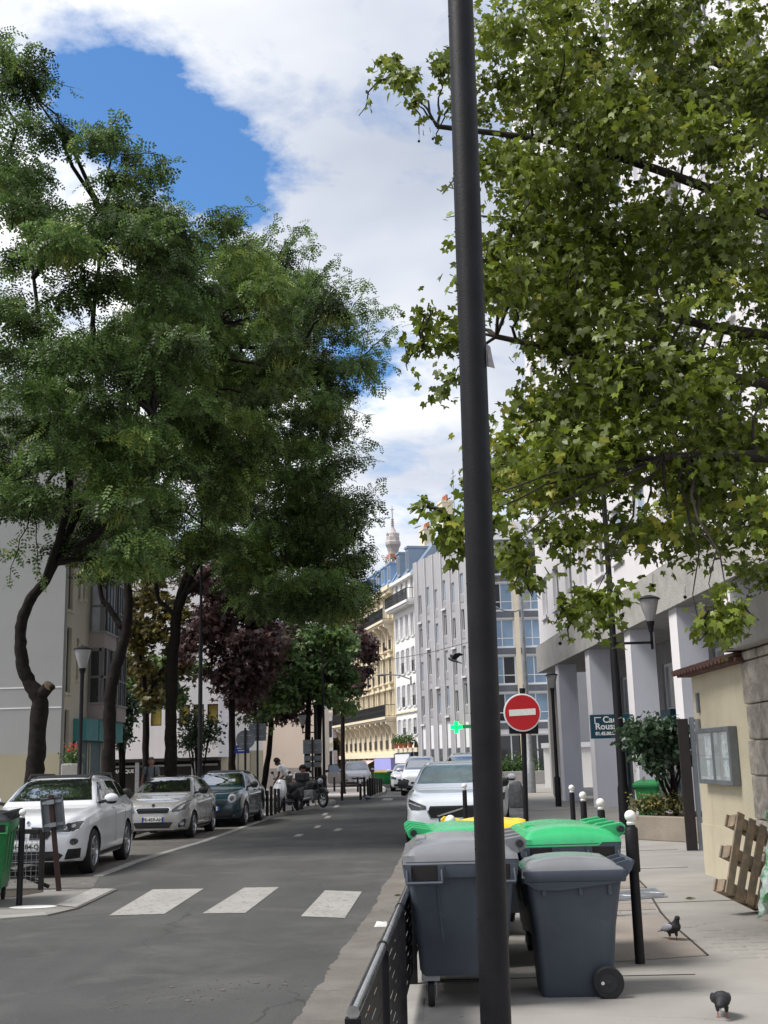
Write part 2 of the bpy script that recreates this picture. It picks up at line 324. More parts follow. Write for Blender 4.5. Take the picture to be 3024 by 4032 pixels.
def part(name, mb, m, parent=None, smooth=None, bevel=0, seg=2, loc=None, **kw):
    me = mb if isinstance(mb, bpy.types.Mesh) else mesh(mb, m, smooth, name)
    o = fin(bpy.data.objects.new(name, me), parent, **kw)
    if loc is not None: o.location = loc
    if bevel:
        b = o.modifiers.new('bevel','BEVEL'); b.width = bevel; b.segments = seg; b.limit_method = 'ANGLE'; b.angle_limit = R(40)
    return o
def thing(name, label, cat, loc=(0,0,0), rot=0, group=None):
    o = bpy.data.objects.new(name, None); o.location = loc; o.rotation_euler = (0,0,rot) if isinstance(rot,(int,float)) else rot
    o.empty_display_size = .2
    return fin(o, None, label, cat, group)
def text_mesh(s, size, depth=.004, m='text_white', align='LEFT', bold=.0):
    cu_ = bpy.data.curves.new('lettering','FONT'); cu_.body = s; cu_.size = size; cu_.extrude = depth; cu_.align_x = align; cu_.offset = bold; cu_.resolution_u = 3
    o = bpy.data.objects.new('lettering', cu_); COL.objects.link(o)
    bpy.context.view_layer.update()
    me = bpy.data.meshes.new_from_object(o.evaluated_get(bpy.context.evaluated_depsgraph_get()))
    bpy.data.objects.remove(o); me.materials.clear(); me.materials.append(MT[m]); return me
def baked(o):                                           # apply an object's modifiers in place
    bpy.context.view_layer.update()
    me = bpy.data.meshes.new_from_object(o.evaluated_get(bpy.context.evaluated_depsgraph_get()))
    o.modifiers.clear(); o.data = me; return me
def remesh(name, mb, m, vox, parent, smooth_iter=3, **kw):  # overlapping pieces melted into one continuous skin
    o = part(name, mb, m, parent, **kw)
    r_ = o.modifiers.new('r','REMESH'); r_.mode = 'VOXEL'; r_.voxel_size = vox; r_.use_smooth_shade = True
    if smooth_iter: s_m = o.modifiers.new('s','SMOOTH'); s_m.factor = .5; s_m.iterations = smooth_iter
    return o
def rot_to(d, up=(0,0,1)):                              # matrix with z along d
    return Vector(d).normalized().to_track_quat('Z','Y').to_matrix().to_4x4()
# ------------------------------------------------------------------ foliage
def np_mesh(name, verts, faces_n, m, tint=None, smooth=False):
    # verts: (F*n,3) sequential polygons of n corners each
    me = bpy.data.meshes.new(name); nv = len(verts); nf = nv//faces_n
    me.vertices.add(nv); me.vertices.foreach_set('co', verts.astype(np.float32).ravel())
    me.loops.add(nv); me.loops.foreach_set('vertex_index', np.arange(nv, dtype=np.int32))
    me.polygons.add(nf); me.polygons.foreach_set('loop_start', np.arange(0,nv,faces_n, dtype=np.int32))
    me.update(calc_edges=True)
    if tint is not None:
        a = me.attributes.new('tint','FLOAT','FACE'); a.data.foreach_set('value', tint.astype(np.float32))
    me.materials.append(MT[m]); return me
def quads_frond(pairs=5, L=.26, lw=.028, ll=.060):      # pinnate leaf: pairs of leaflets and an end one
    q = []
    def leaf(b, d, l, wd):
        d = np.array(d)/np.linalg.norm(d); s = np.cross(d,(0,0,1.0)); b = np.array(b)
        q.extend([b, b+d*l*.5+s*wd*.5+np.array((0,0,.006)), b+d*l, b+d*l*.5-s*wd*.5+np.array((0,0,.006))])
    for i in range(pairs):
        x = L*(.12+.80*i/(pairs-1)); z = -.20*x*x/L
        for sg in (-1,1): leaf((x,0,z),(.45,sg,-.22),ll*(1-.12*abs(i-2)/2),lw)
    leaf((L*.95,0,-.2*L),(1,0,-.4),ll,lw)
    return np.array(q)
def star_leaf(lobes=((0,1.0),(58,.86),(-58,.86),(118,.52),(-118,.52)), nl=.40):   # lobed leaf as quads fanned about the stalk
    tips = sorted(lobes); q = []
    ang = [t[0] for t in tips]
    def P(a, r, z=0): return np.array((r*math.cos(R(a)), r*math.sin(R(a)), z))
    for i,(a,r) in enumerate(tips):
        lo = (a+ang[i-1])/2 if i else a-42; hi = (a+ang[i+1])/2 if i < len(tips)-1 else a+42
        q += [np.zeros(3), P(lo,nl if i else nl*.6,.03), P(a,r,-.10*r), P(hi,nl if i<len(tips)-1 else nl*.6,.03)]
    return np.array(q)
def blade(): return np.array([(0,0,0),(.5,.30,.03),(1,0,-.10),(.5,-.30,.03)],float)
def rand_rot(n, droop=.3, spread=.8, yaw=None):
    yaw = RNG.uniform(0,2*np.pi,n) if yaw is None else yaw
    pit = RNG.normal(droop,spread*.5,n); rol = RNG.normal(0,spread*.6,n)
    cy,sy,cp,sp,cr2,sr2 = np.cos(yaw),np.sin(yaw),np.cos(pit),np.sin(pit),np.cos(rol),np.sin(rol)
    Z = np.zeros(n); O = np.ones(n)
    Rz = np.array([[cy,-sy,Z],[sy,cy,Z],[Z,Z,O]]).transpose(2,0,1)
    Ry = np.array([[cp,Z,sp],[Z,O,Z],[-sp,Z,cp]]).transpose(2,0,1)
    Rx = np.array([[O,Z,Z],[Z,cr2,-sr2],[Z,sr2,cr2]]).transpose(2,0,1)
    return Rz@Ry@Rx
def blob_points(blobs, n, shell=.55, umb=False):
    b = np.array(blobs, float); wgt = (b[:,3]*b[:,4])**1.0*b[:,5] if b.shape[1] > 5 else b[:,3]**2
    k = RNG.choice(len(b), n, p=wgt/wgt.sum())
    d = RNG.normal(size=(n,3)); d /= np.linalg.norm(d,axis=1)[:,None]
    r = RNG.uniform(0,1,n)**shell
    if umb: d[:,2] = np.abs(d[:,2])*1.15-.30+.08*RNG.normal(size=n)
    d = d*r[:,None]*np.stack([b[k,3],b[k,3],b[k,4]],1)*(1+.25*RNG.normal(size=(n,1))*(r[:,None]>.7))
    return b[k,:3]+d, k, d
def curl_tpl(tpl, n):                                    # every leaf its own width, fold and curl
    v = np.repeat(tpl[None],n,0); cw = RNG.uniform(-.9,1.5,n)[:,None]; fd = RNG.uniform(.0,.55,n)[:,None]; wx = RNG.uniform(.72,1.08,n)[:,None]
    y = v[:,:,1]*wx; v[:,:,1] = y; v[:,:,2] = v[:,:,2]+np.abs(y)*fd-cw*.30*v[:,:,0]*np.abs(v[:,:,0]); return v
def leaves(name, tpl, pts, rots, sizes, m, parent, tint, kind='stuff', fn=4, curl=False, **kw):
    if curl: v = np.einsum('nij,nkj->nki', rots, curl_tpl(tpl,len(pts)))*sizes[:,None,None]+pts[:,None,:]
    else: v = np.einsum('nij,kj->nki', rots, tpl)*sizes[:,None,None]+pts[:,None,:]
    per = len(tpl)//fn
    me = np_mesh(name, v.reshape(-1,3), fn, m, np.repeat(tint, per))
    return fin(bpy.data.objects.new(name, me), parent, kind=kind, **kw)
def curve_pts(a, b, n=6, sag=.0, wob=.0):
    a, b = Vector(a), Vector(b); out_ = []
    for i in range(n+1):
        t = i/n; p = a.lerp(b,t); p.z += sag*4*t*(1-t)
        if 0 < i < n: p += Vector((random.uniform(-wob,wob),random.uniform(-wob,wob),random.uniform(-wob,wob)*.6))
        out_.append(p)
    return out_
# ================================================================== the ground
def sheet(name, poly, z, m, h=None, parent=None, kind='structure', **kw):
    mb = MB()
    if h: mb.prism(poly, h, Matrix.Translation((0,0,z)))
    else: mb.add([(x,y,z) for x,y in poly], [tuple(range(len(poly)))])
    return part(name, mb, m, parent, kind=kind if parent is None else None, **kw)
road = sheet('road', [(-3000,-1500),(3000,-1500),(3000,4000),(-3000,4000)], 0, 'asphalt')
RK = [(-.60,-4),(-.30,3.3),(-.05,8.3),(.35,13.3),(.66,19.2),(.80,20.6),(1.15,21.5),(2.40,22.1),(2.50,24),(4.95,53),(6.1,66),(6.6,84)]
side_r = sheet('right_sidewalk', RK+[(60,84),(60,-4)], -.02, 'sidewalk', .14)
LK = [(-60,17.6),(-7.05,18.6),(-6.45,36.6),(-3.95,37.4),(-2.35,50),(-2.55,51.6),(-60,53)]
side_l = sheet('left_sidewalk', LK, -.02, 'sidewalk', .14)
ZL = .02; k1, k2 = G(300,3574,ZL), G(452,3501,ZL); CK = [(-60,11.9),(-4.64,14.29),(-4.14,14.52),(k1.x+.02,k1.y),(k2.x+.03,k2.y+.02),(-7.05,17.9),(-60,17.0)]
side_c = sheet('left_corner_sidewalk', CK, -.02, 'corner_paving', ZL+.02)
sheet('tree_pit', [(-4.95,17.1),(-5.2,16.5),(-8.5,16.2),(-8.5,17.6),(-6.6,17.7),(-5.1,17.55)], ZL+.004, 'soil', None, side_c)
PK = [(-60,55.5),(-2.3,54.2),(-1.35,54.4),(-.95,56),(-.35,62),(-.30,70),(-.9,84),(-60,84)]
plaza = sheet('plaza_pavement', PK, -.02, 'plaza', .14)
bay = sheet('parking_bay', [(-4.40,17.7),(-7.1,18.1),(-6.5,36.7),(-3.9,37.5),(-4.30,27.5),(-4.72,22.4),(-4.75,19.5)], .004, 'setts')
ge = [G(x,y) for x,y in ((1040,4300),(1157,4029),(1230,3916),(1293,3835),(1329,3762),(1400,3670),(1447,3600),(1483,3554),(1508,3490),(1559,3418),(1590,3345))]
gp = [(p.x,p.y) for p in ge]; fine_ = []; wk = 0
for a, b in zip(gp, gp[1:]):
    for i in range(22):
        t = i/22; wk = wk*.8+random.gauss(0,.008); fine_.append((a[0]+(b[0]-a[0])*t+wk, a[1]+(b[1]-a[1])*t))
gut = sheet('gutter', fine_+[(.50,20.7),(.82,20.8),(.35,13.3),(-.05,8.3),(-.30,3.3),(-.45,2)], .004, 'gutter')
def stone_run(pts, parent, name='kerb_stone', L=1.0, wd=.24, z0=-.02, z1=.124, m='granite', out_=.012):
    pts = [Vector((x,y,0)) for x,y in pts]
    for a, b in zip(pts, pts[1:]):
        d = b-a; n = max(1, round(d.length/L)); l = d.length/n; u = d.normalized(); v = Vector((u.y,-u.x,0))
        for i in range(n):
            s = a+u*(l*i+.004); e = a+u*(l*(i+1)-.004); j = random.uniform(-.004,.004)
            mb = MB(); q = [s+v*(out_+j), e+v*(out_+j), e-v*wd, s-v*wd]
            c_ = sum(q,Vector())/4
            mb.prism([((p-c_).x,(p-c_).y) for p in q], z1-z0)
            part(name, mb, m, parent, bevel=.012, loc=(c_.x,c_.y,z0+random.uniform(0,.004)))
stone_run([(-8,14.15),(-4.64,14.29),(-4.14,14.52)], side_c, z1=ZL+.004)
stone_run([(-6.45,36.6),(-3.95,37.4),(-3.32,42.4),(-2.35,50),(-2.55,51.6)], side_l, L=1.4)
stone_run([(-8,54.3),(-2.3,54.2),(-1.35,54.4),(-.95,56),(-.35,62),(-.30,70)], plaza, L=1.5)
stone_run([RK[i] for i in range(11,-1,-1)], side_r, L=1.2)
stone_run([(-4.70,19.5),(-4.68,22.4),(-4.26,27.5),(-3.9,37.3)], bay, name='edge_stone', L=1.0, wd=.16, z0=-.05, z1=.016)
# crosswalk stripes, worn paint
def stripe(px, z=.005, parent=road, name='crosswalk_stripe'):
    p = [G(x,y) for x,y in px]; sheet(name, [(q.x,q.y) for q in p], z, 'paint_worn', None, parent)
for q in (((428,3606),(647,3600),(802,3500),(602,3503)), ((797,3598),(966,3596),(1099,3494),(962,3496)), ((1185,3609),(1358,3616),(1425,3512),(1280,3507)),
          ((1500,3152),(1540,3152),(1552,3144),(1512,3144)), ((1598,3149),(1640,3149),(1646,3141),(1604,3141))): stripe(q)
p_ = [G(x,y,ZL) for x,y in ((219,3566),(300,3574),(452,3501),(365,3500))]; sheet('crosswalk_stripe', [(q.x,q.y) for q in p_], ZL+.0085, 'paint_worn', None, side_c)
for px, py, l in ((1290,3218,16),(1280,3206,14),(1325,3175,14),(1175,3290,22),(1330,3268,20),(1250,3256,16)):
    stripe([(px-l,py+5),(px+l*.3,py+4),(px+l,py-5),(px-l*.2,py-5)], name='lane_mark')
# worn surface of the right pavement: patch, joints, cover
def c8(x, y): return (2000+.617*x, 3100+.617*y)
def onpav(l, z=.12): return [(G(*c8(x,y),z).x, G(*c8(x,y),z).y) for x,y in l]
sheet('asphalt_patch', onpav([(560,838),(975,820),(1030,862),(1275,1075),(700,1115),(560,1120)]), .124, 'patch', None, side_r)
sheet('asphalt_patch', onpav([(640,585),(800,575),(880,640),(660,655)]), .124, 'patch', None, side_r)
sheet('asphalt_patch', onpav([(640,740),(885,722),(945,780),(640,792)]), .124, 'patch', None, side_r)
jl = [onpav([p])[0] for p in ((745,500),(880,640),(975,800),(1030,862),(1150,965),(1275,1075))]
mb = MB()
for a, b in zip(jl, jl[1:]): mb.bar((a[0],a[1],.1255), (b[0],b[1],.1255), .018, .008)
part('pavement_joint', mb, 'soil', side_r)
for pa_,pb2 in (((.05,9.1),(2.2,9.05)),((1.9,13.2),(4.15,13.35)),((1.2,17.0),(4.2,17.2)),((2.0,7.0),(4.6,7.1)),((2.6,20.2),(4.8,20.3)),((2.9,25.0),(5.9,25.2)),((3.3,30.0),(6.3,30.2)),((3.75,36),(6.2,36.2))):
    mb = MB(); mb.bar((pa_[0],pa_[1],.1215),(pb2[0],pb2[1],.1215),.012,.006); part('pavement_joint', mb, 'soil', side_r)
uc = thing('utility_cover','flat grey metal cover with an oval ring set in the right pavement','cover', (*onpav([(830,690)])[0],.12))
ul = [(x-uc.location.x, y-uc.location.y) for x,y in onpav([(640,672),(940,645),(1022,702),(650,732)])]
mb = MB(); mb.prism(ul,.010); part('cover_frame', mb, 'galv', uc)
mb = MB(); mb.prism([(x*.88,y*.86) for x,y in ul],.014); part('cover_plate', mb, 'sign_back', uc)
mb = MB(); mb.tube([(.26*math.cos(a)+.04,.16*math.sin(a),.014) for a in np.linspace(0,2*math.pi,25)], .008, 6); part('cover_ring', mb, 'galv', uc)
# stone setts by the garden wall
stm = None
for r_ in range(9):
    for c in range(9):
        y = 9.75+r_*.185; x = 2.80+c*.27+(r_%2)*.12+.12*(r_-4)*.12
        if x > 4.7: continue
        if stm is None:
            mb = MB(); mb.box(-.125,.125,-.084,.084,-.03,.006); stm = mesh(mb,'sidewalk',None,'sett')
        o = part('sett', stm, None, side_r, loc=(x, y, .12+random.uniform(0,.004)), bevel=.014)
        o.rotation_euler = (random.uniform(-.012,.012), random.uniform(-.012,.012), .06)
# white paint disc by the left bollard
mb = MB(); c = G(95,3572,ZL); mb.lathe([(.30,0),(.28,.003)],20,Matrix.Translation((c.x+.12,c.y-.02,ZL+.0045))@Matrix.Diagonal((1.0,.55,1,1)))
part('painted_disc', mb, 'white_paint', side_c)
# litter
def litter(name, label, cat, px, py, z, build, m, **k):
    g = G(px,py,z); mb = MB(); build(mb); o = part(name, mb, m, None, loc=(g.x,g.y,z), label=label, cat=cat, **k); return o
litter('crushed_carton','small crushed white carton lying in the gutter','litter',1503,3646,.004, lambda b: b.add([(-.08,-.05,0),(.07,-.06,0),(.09,.04,0),(-.06,.06,0),(-.06,-.03,.035),(.05,-.04,.05),(.06,.03,.03),(-.05,.04,.045)],[(0,1,2,3),(4,5,6,7),(0,1,5,4),(1,2,6,5),(2,3,7,6),(3,0,4,7)]),'paper')
def leafb(b):
    b.add([(0,0,.004),(.05,.03,.02),(.12,.01,.006),(.06,-.04,.015),(.02,.06,.01),(.03,-.06,.006)], [(0,1,2,3),(0,4,1),(0,3,5)])
for i,(px,py,z,txt) in enumerate(((1552,3527,.004,'dry curled plane leaf in the gutter beside the crosswalk end'),(1470,3750,.004,'dry leaf in the gutter left of the black barrier'),(1405,3985,.004,'orange dry leaf in the gutter at the near end of the barrier rail'),
        (2700,3540,.12,'small yellow leaf on the pavement between the bollard and the pallet'))):
    litter('fallen_leaf', txt, 'leaf', px, py, z, leafb, 'leaf_box' if i != 2 else 'terracotta', group='fallen leaves')
for i,(px,py) in enumerate(((690,3935),(980,3885))):
    g = G(px,py); mb = MB(); k = []
    for j in range(40): k.append((random.gauss(0,.34),random.gauss(0,.13)))
    for x,y in k: s = random.uniform(.002,.007)*(2.2 if random.random() > .93 else 1); mb.box(x-s,x+s*1.6,y-s,y+s,.0,.004+s*.3)
    part('grit_patch', mb, 'gutter', road, loc=(g.x,g.y,.0), kind='stuff')
# ================================================================== facades
def wall_open(W, Ht, ops, depth=.2, z0=0, thick=None):     # wall in xz at y=0 facing -y with real openings
    xs = sorted({0,W,*[o[0] for o in ops],*[o[1] for o in ops]}); zs = sorted({z0,Ht,*[o[2] for o in ops],*[o[3] for o in ops]})
    mb = MB()
    for i in range(len(xs)-1):
        for j in range(len(zs)-1):
            xm, zm = (xs[i]+xs[i+1])/2, (zs[j]+zs[j+1])/2
            if any(o[0] < xm < o[1] and o[2] < zm < o[3] for o in ops): continue
            mb.quad((xs[i],0,zs[j]),(xs[i+1],0,zs[j]),(xs[i+1],0,zs[j+1]),(xs[i],0,zs[j+1]))
    for a,b,c,d in [o[:4] for o in ops]:
        e = depth
        mb.quad((a,0,c),(a,e,c),(a,e,d),(a,0,d)); mb.quad((b,0,d),(b,e,d),(b,e,c),(b,0,c))
        mb.quad((a,0,d),(a,e,d),(b,e,d),(b,0,d)); mb.quad((a,e,c),(a,0,c),(b,0,c),(b,e,c))
    return mb
def wall_part(parent, W, Ht, ops, m, depth=.2, z0=0, back=8, name='wall'):
    mb = wall_open(W,Ht,ops,depth,z0)
    # ends, top and back so the block has depth
    mb.quad((0,back,z0),(0,0,z0),(0,0,Ht),(0,back,Ht)); mb.quad((W,0,z0),(W,back,z0),(W,back,Ht),(W,0,Ht))
    mb.quad((0,0,Ht),(W,0,Ht),(W,back,Ht),(0,back,Ht)); mb.quad((W,back,z0),(0,back,z0),(0,back,Ht),(W,back,Ht))
    me = mesh(mb, m, None, name, fixn=False)
    return part(name, me, None, parent)
def window(parent, a, b, c, d, y=.16, fm='window_white', gm='glass_dark', fw=.06, mull=1, trans=0, sill=None, name='window', rail=None, shutters=None, y0=0):
    mb = MB(); t = .05
    mb.box(a,a+fw,y-t,y,c,d); mb.box(b-fw,b,y-t,y,c,d); mb.box(a+fw,b-fw,y-t,y,d-fw,d); mb.box(a+fw,b-fw,y-t,y,c,c+fw)
    for i in range(mull):
        x = a+(b-a)*(i+1)/(mull+1); mb.box(x-fw*.45,x+fw*.45,y-t+.003,y-.003,c+fw,d-fw)
    if trans: z = c+(d-c)*trans; mb.box(a+fw,b-fw,y-t+.006,y-.006,z-fw*.4,z+fw*.4)
    f = part(name, mb, fm, parent)
    n = mull+1
    for i in range(n):
        x0 = a+(b-a)*i/n; x1 = a+(b-a)*(i+1)/n
        mb = MB(); mb.box(x0+.01,x1-.01,y-.02,y-.008,c+.01,d-.01); part('pane', mb, gm if isinstance(gm,str) else random.choice(gm), f)
    if sill: mb = MB(); mb.box(a-.06,b+.06,-.09,y-t-.002,c-.09,c-.001); part('sill', mb, sill, f)
    if rail:
        mb = MB(); h = min(1.0,(d-c)*.45)
        mb.box(a,b,-.09,-.05,c+h-.04,c+h); mb.box(a,b,-.09,-.05,c+.05,c+.08)
        k = max(4,int((b-a)/.13))
        for i in range(k+1): x = a+(b-a)*i/k; mb.box(x-.012,x+.012,-.08,-.06,c+.05,c+h-.04)
        part('railing', mb, rail, f)
    if shutters:
        sw = (b-a)*.52
        for s0,s1 in ((a-sw,a-.02),(b+.02,b+sw)):
            mb = MB(); mb.box(s0,s1,-.06,-.015,c,d)
            for q in range(5): z = c+(d-c)*(q+.12)/5; mb.box(s0+.05,s1-.05,-.075,-.0605,z,z+(d-c)*.14)
            part('shutter', mb, shutters, f)
    return f
def frame_from(p_left, p_right):                           # facade root: x runs left->right as seen from the street
    a, b = Vector(p_left), Vector(p_right); d = b-a
    return (a.x,a.y,0), math.atan2(d.y,d.x), math.hypot(d.x,d.y)
def balcony(parent, x0, x1, z, out_=.7, h=1.0, slab='haussmann_trim', iron='iron', name='balcony'):
    mb = MB(); mb.box(x0,x1,-out_,-.01,z-.22,z); mb.box(x0+.05,x1-.05,-out_+.15,-.01,z-.40,z-.221); b = part(name, mb, slab, parent)
    mb = MB()
    mb.box(x0,x1,-out_+.02,-out_+.06,z+h-.05,z+h); mb.box(x0,x1,-out_+.02,-out_+.06,z+.06,z+.10)
    n = int((x1-x0)/.16)
    for i in range(n+1): x = x0+(x1-x0)*i/n; mb.box(x-.02,x+.02,-out_+.025,-out_+.055,z,z+h-.05)
    for i in range(int((x1-x0)/.5)): x = x0+.2+i*.5; mb.lathe([(.10,0),(.10,.02)],8,Matrix.Translation((x,-out_+.05,z+.55))@Matrix.Rotation(R(90),4,'X'))
    for xe in (x0+.02,x1-.02): mb.box(xe-.02,xe+.02,-out_+.06,-.02,z+h-.05,z+h); mb.box(xe-.02,xe+.02,-out_+.06,-.02,z+.06,z+.1); mb.box(xe-.015,xe+.015,-out_*.6,-out_*.6+.03,z,z+h)
    part('railing', mb, iron, b); return b
# ---------------------------------------------------------------- right building on fins
bl, ba, bw = frame_from((6.15,46.8),(6.95,16.0))
rb = thing('apartment_block','white apartment block standing on grey fins above the right pavement','building', bl, ba)
Wd = bw
HB0, HB1, HT = 5.0, 6.06, 31.0
def fac_x(Y): return (46.8-Y)/(46.8-16.0)*Wd
ops = []
for fl in range(8):
    z = HB1+.95+fl*2.95
    for x in np.arange(1.2, Wd-1.6, 2.6): ops.append((round(x,2), round(x+1.25,2), z, z+1.55))
upper = wall_part(rb, Wd, HT, ops, 'white_render', .2, z0=HB1, back=12)
for a,b,c,d in ops: window(rb, a,b,c,d, .18, gm=['glass_dark','glass_curtain','glass_blue'], mull=1, sill='white_render')
mb = MB(); mb.box(-.35,Wd,-.12,12,HB0,HB1-.003); part('concrete_beam', mb, 'pebbledash', rb)
for Y in (43.4,37.6,31.9,27.2,23.3,20.3):
    x = fac_x(Y); mb = MB(); mb.box(x-.04,x+.62,.02,.66,.12,HB0-.002)
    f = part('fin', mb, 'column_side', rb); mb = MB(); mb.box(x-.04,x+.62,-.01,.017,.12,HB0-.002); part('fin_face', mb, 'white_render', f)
# recessed ground floor behind the fins
gx0 = 1.6
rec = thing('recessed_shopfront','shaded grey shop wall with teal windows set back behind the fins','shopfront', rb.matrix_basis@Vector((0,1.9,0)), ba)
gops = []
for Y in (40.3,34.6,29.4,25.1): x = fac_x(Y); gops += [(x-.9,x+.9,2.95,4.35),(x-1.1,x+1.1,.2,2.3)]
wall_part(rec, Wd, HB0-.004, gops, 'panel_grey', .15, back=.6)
for i,(a,b,c,d) in enumerate(gops): window(rec, a,b,c,d, .12, 'window_white' if c > 1 else 'teal', 'glass_curtain' if c > 1 else 'glass_dark', .09, 1, sill='white_render' if c > 1 else None)
for Y in (39.6,33.6,28.6): x = fac_x(Y)+1.9; mb = MB(); mb.box(x-.45,x+.45,-.06,-.003,.14,2.2); part('door', mb, 'blue_door', rec)
for Y in (41.0,35.4,30.0):
    x = fac_x(Y)+1.0; mb = MB(); mb.box(x-.8,x+.8,-.35,-.004,2.32,2.95); sgn = part('fascia_sign', mb, 'sign_teal', rec)
    me = text_mesh('01 43', .30); o = part('lettering', me, None, sgn, loc=(x-.5,-.354,2.5)); o.rotation_euler = (R(90),0,0)
# hanging sign
def c5(x, y): return (1900+.588*x, 1950+.588*y)
sl, sr = A(*c5(722,1550),31.5), A(*c5(990,1550),31.5)
hs = thing('hanging_sign','dark teal projecting sign with white phone number lettering on a grey fin','sign', (sl.x,31.5,0), 0)
zt, zb = A(*c5(760,1470),31.5).z, A(*c5(760,1630),31.5).z; ww = sr.x-sl.x
mb = MB(); mb.box(0,ww,-.05,.05,zb,zt); part('sign_board', mb, 'sign_teal', hs, bevel=.01)
for s, sz, dx, zz_ in (('Cadre',.235,.33,.66),('Roussin',.235,.12,.38),('01.45.00.02.53',.12,.12,.14)):
    o = part('lettering', text_mesh(s, sz, .003, bold=.006), None, hs, loc=(dx,-.054,zb+zz_*(zt-zb)+.0)); o.rotation_euler = (R(90),0,0)
mb = MB(); mb.box(.11,.29,-.056,-.051,zt-.09,zt-.065); mb.box(.11,.135,-.0562,-.0512,zt-.24,zt-.09); part('corner_mark', mb, 'text_white', hs)
mb = MB(); mb.bar((ww,0,zt-.03),(ww+.62,.4,zt-.03),.04); mb.bar((ww+.6,.4,zt-.12),(ww+.6,.4,zt+.06),.05); part('bracket', mb, 'shop_blue', hs)
# ---------------------------------------------------------------- concrete screen wall and white kiosk further on
cw = thing('concrete_wall','tall bare concrete wall beyond the last grey fin','wall', (0,0,0))
for i,(xa,ya,xb,yb,h) in enumerate(((6.45,47.3,7.35,54.0,7.2),(7.35,54.05,8.0,59.5,3.6))):
    m2 = MB(); d = Vector((xb-xa,yb-ya,0)); n = Vector((d.y,-d.x,0)).normalized()*.4
    m2.prism([(xa,ya),(xb,yb),(xb+n.x,yb+n.y),(xa+n.x,ya+n.y)], h-.1, Matrix.Translation((0,0,.1))); part('panel', m2, 'concrete', cw)
for i in range(3):
    t = .25+.25*i; x = 6.45+.9*t; y = 47.3+6.7*t; m2 = MB(); m2.bar((x-.012,y,.15),(x-.012,y,7.15),.03,.03); part('joint', m2, 'panel_grey', cw)
kb = thing('white_kiosk','small white walled enclosure with a tiled top at the end of the right pavement','kiosk', (7.9,61.0,.12), R(-8))
mb = MB(); mb.box(0,2.4,0,2,0,2.0); part('wall', mb, 'white_house', kb); mb = MB(); mb.box(-.1,2.5,-.1,2.1,2.003,2.25); part('roof', mb, 'shop_white', kb)
mb = MB(); mb.box(-.012,-.001,.5,.9,.3,1.7); part('door', mb, 'panel_grey', kb)
# ---------------------------------------------------------------- block of blue glazed flats facing the camera
gl = A(1898,2990,84.5); gr = A(2240,2990,84.5)
gb = thing('glazed_block','block of flats with white framed blue picture windows beyond the right side trees','building', (gl.x,84.5,0), 0)
GW = gr.x-gl.x; gops = []; sp = GW/2; bands = [6.35+2.68*k for k in range(-1,5)]
for zb_ in bands[:-1]:
    for k in range(2): gops.append((sp*k+.10, sp*(k+1)-.36, zb_+.52, zb_+2.56))
gops.append((.3,GW-.3,.3,3.3))
wall_part(gb, GW, 18.9, gops, 'shop_white', .25, back=10)
for i,(a,b,c,d) in enumerate(gops[:-1]):
    window(gb, a,b,c,d, .2, gm=['glass_blue','glass_blue','glass_curtain','glass_dark'], fw=.08, mull=2, trans=.32)
a,b,c,d = gops[-1]; window(gb, a,b,c,d, .2, 'window_white','glass_dark',.1,2)
for zb_ in bands: mb = MB(); mb.box(.05,GW-.05,-.06,-.003,zb_,zb_+.44); part('spandrel', mb, 'slate', gb)
for k in range(1,3): mb = MB(); x = sp*k-.13; mb.box(x-.17,x+.17,-.22,-.061,0,18.8); part('pier', mb, 'haussmann_trim', gb)
# ---------------------------------------------------------------- grey ribbed block
gl_, ga, gwid = frame_from(A(1655,2990,96.5), A(1897,2990,84.6))
rg = thing('ribbed_block','grey block with tall projecting ribs and slot windows beside the pharmacy cross','building', gl_, ga)
RH = A(1700,2235,94).z+.8
nb = 7; bs = gwid/nb; fh = 2.75
rops = []
for k in range(nb):
    for fl in range(8):
        z = 4.4+fl*fh
        rops.append((bs*k+bs*.50, bs*(k+1)-.08, z+.75+(.45 if k%2 else 0), z+2.35+(.45 if k%2 else 0)))
rops = [o for o in rops if o[3] < RH-.6]
wall_part(rg, gwid, RH, rops, 'rib_grey', .2, back=10)
for i,(a,b,c,d) in enumerate(rops):
    f = window(rg, a,b,c,d, .15, gm=['glass_dark','glass_curtain','glass_blue'], fw=.05, mull=1)
    mb = MB(); mb.box(a,b,-.03,-.004,c-.62,c-.08); part('spandrel', mb, 'panel_grey', rg)
    if i%3 == 0: mb = MB(); mb.box(a-.05,b+.05,-.22,-.004,c-.80,c-.66); part('ledge', mb, 'rib_edge', rg)
for k in range(nb+1):
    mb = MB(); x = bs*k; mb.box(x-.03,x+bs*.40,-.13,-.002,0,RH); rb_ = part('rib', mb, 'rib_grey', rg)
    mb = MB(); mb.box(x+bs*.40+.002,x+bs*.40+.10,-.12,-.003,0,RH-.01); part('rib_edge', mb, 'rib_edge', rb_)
for k in range(nb):
    mb = MB(); mb.box(bs*k+bs*.52,bs*(k+1)-.06,-.03,-.004,2.5,4.3); part('white_panel', mb, 'shop_white', rg)
    mb = MB(); mb.box(bs*k+bs*.52,bs*(k+1)-.06,-.03,-.004,.2,2.45); part('shop_opening', mb, 'glass_dark', rg)
mb = MB(); mb.box(gwid*.35,gwid*.55,1,3,RH,RH+2.2); mb.box(gwid*.62,gwid*.85,1.5,4,RH,RH+1.4); part('roof_housing', mb, 'concrete', rg)
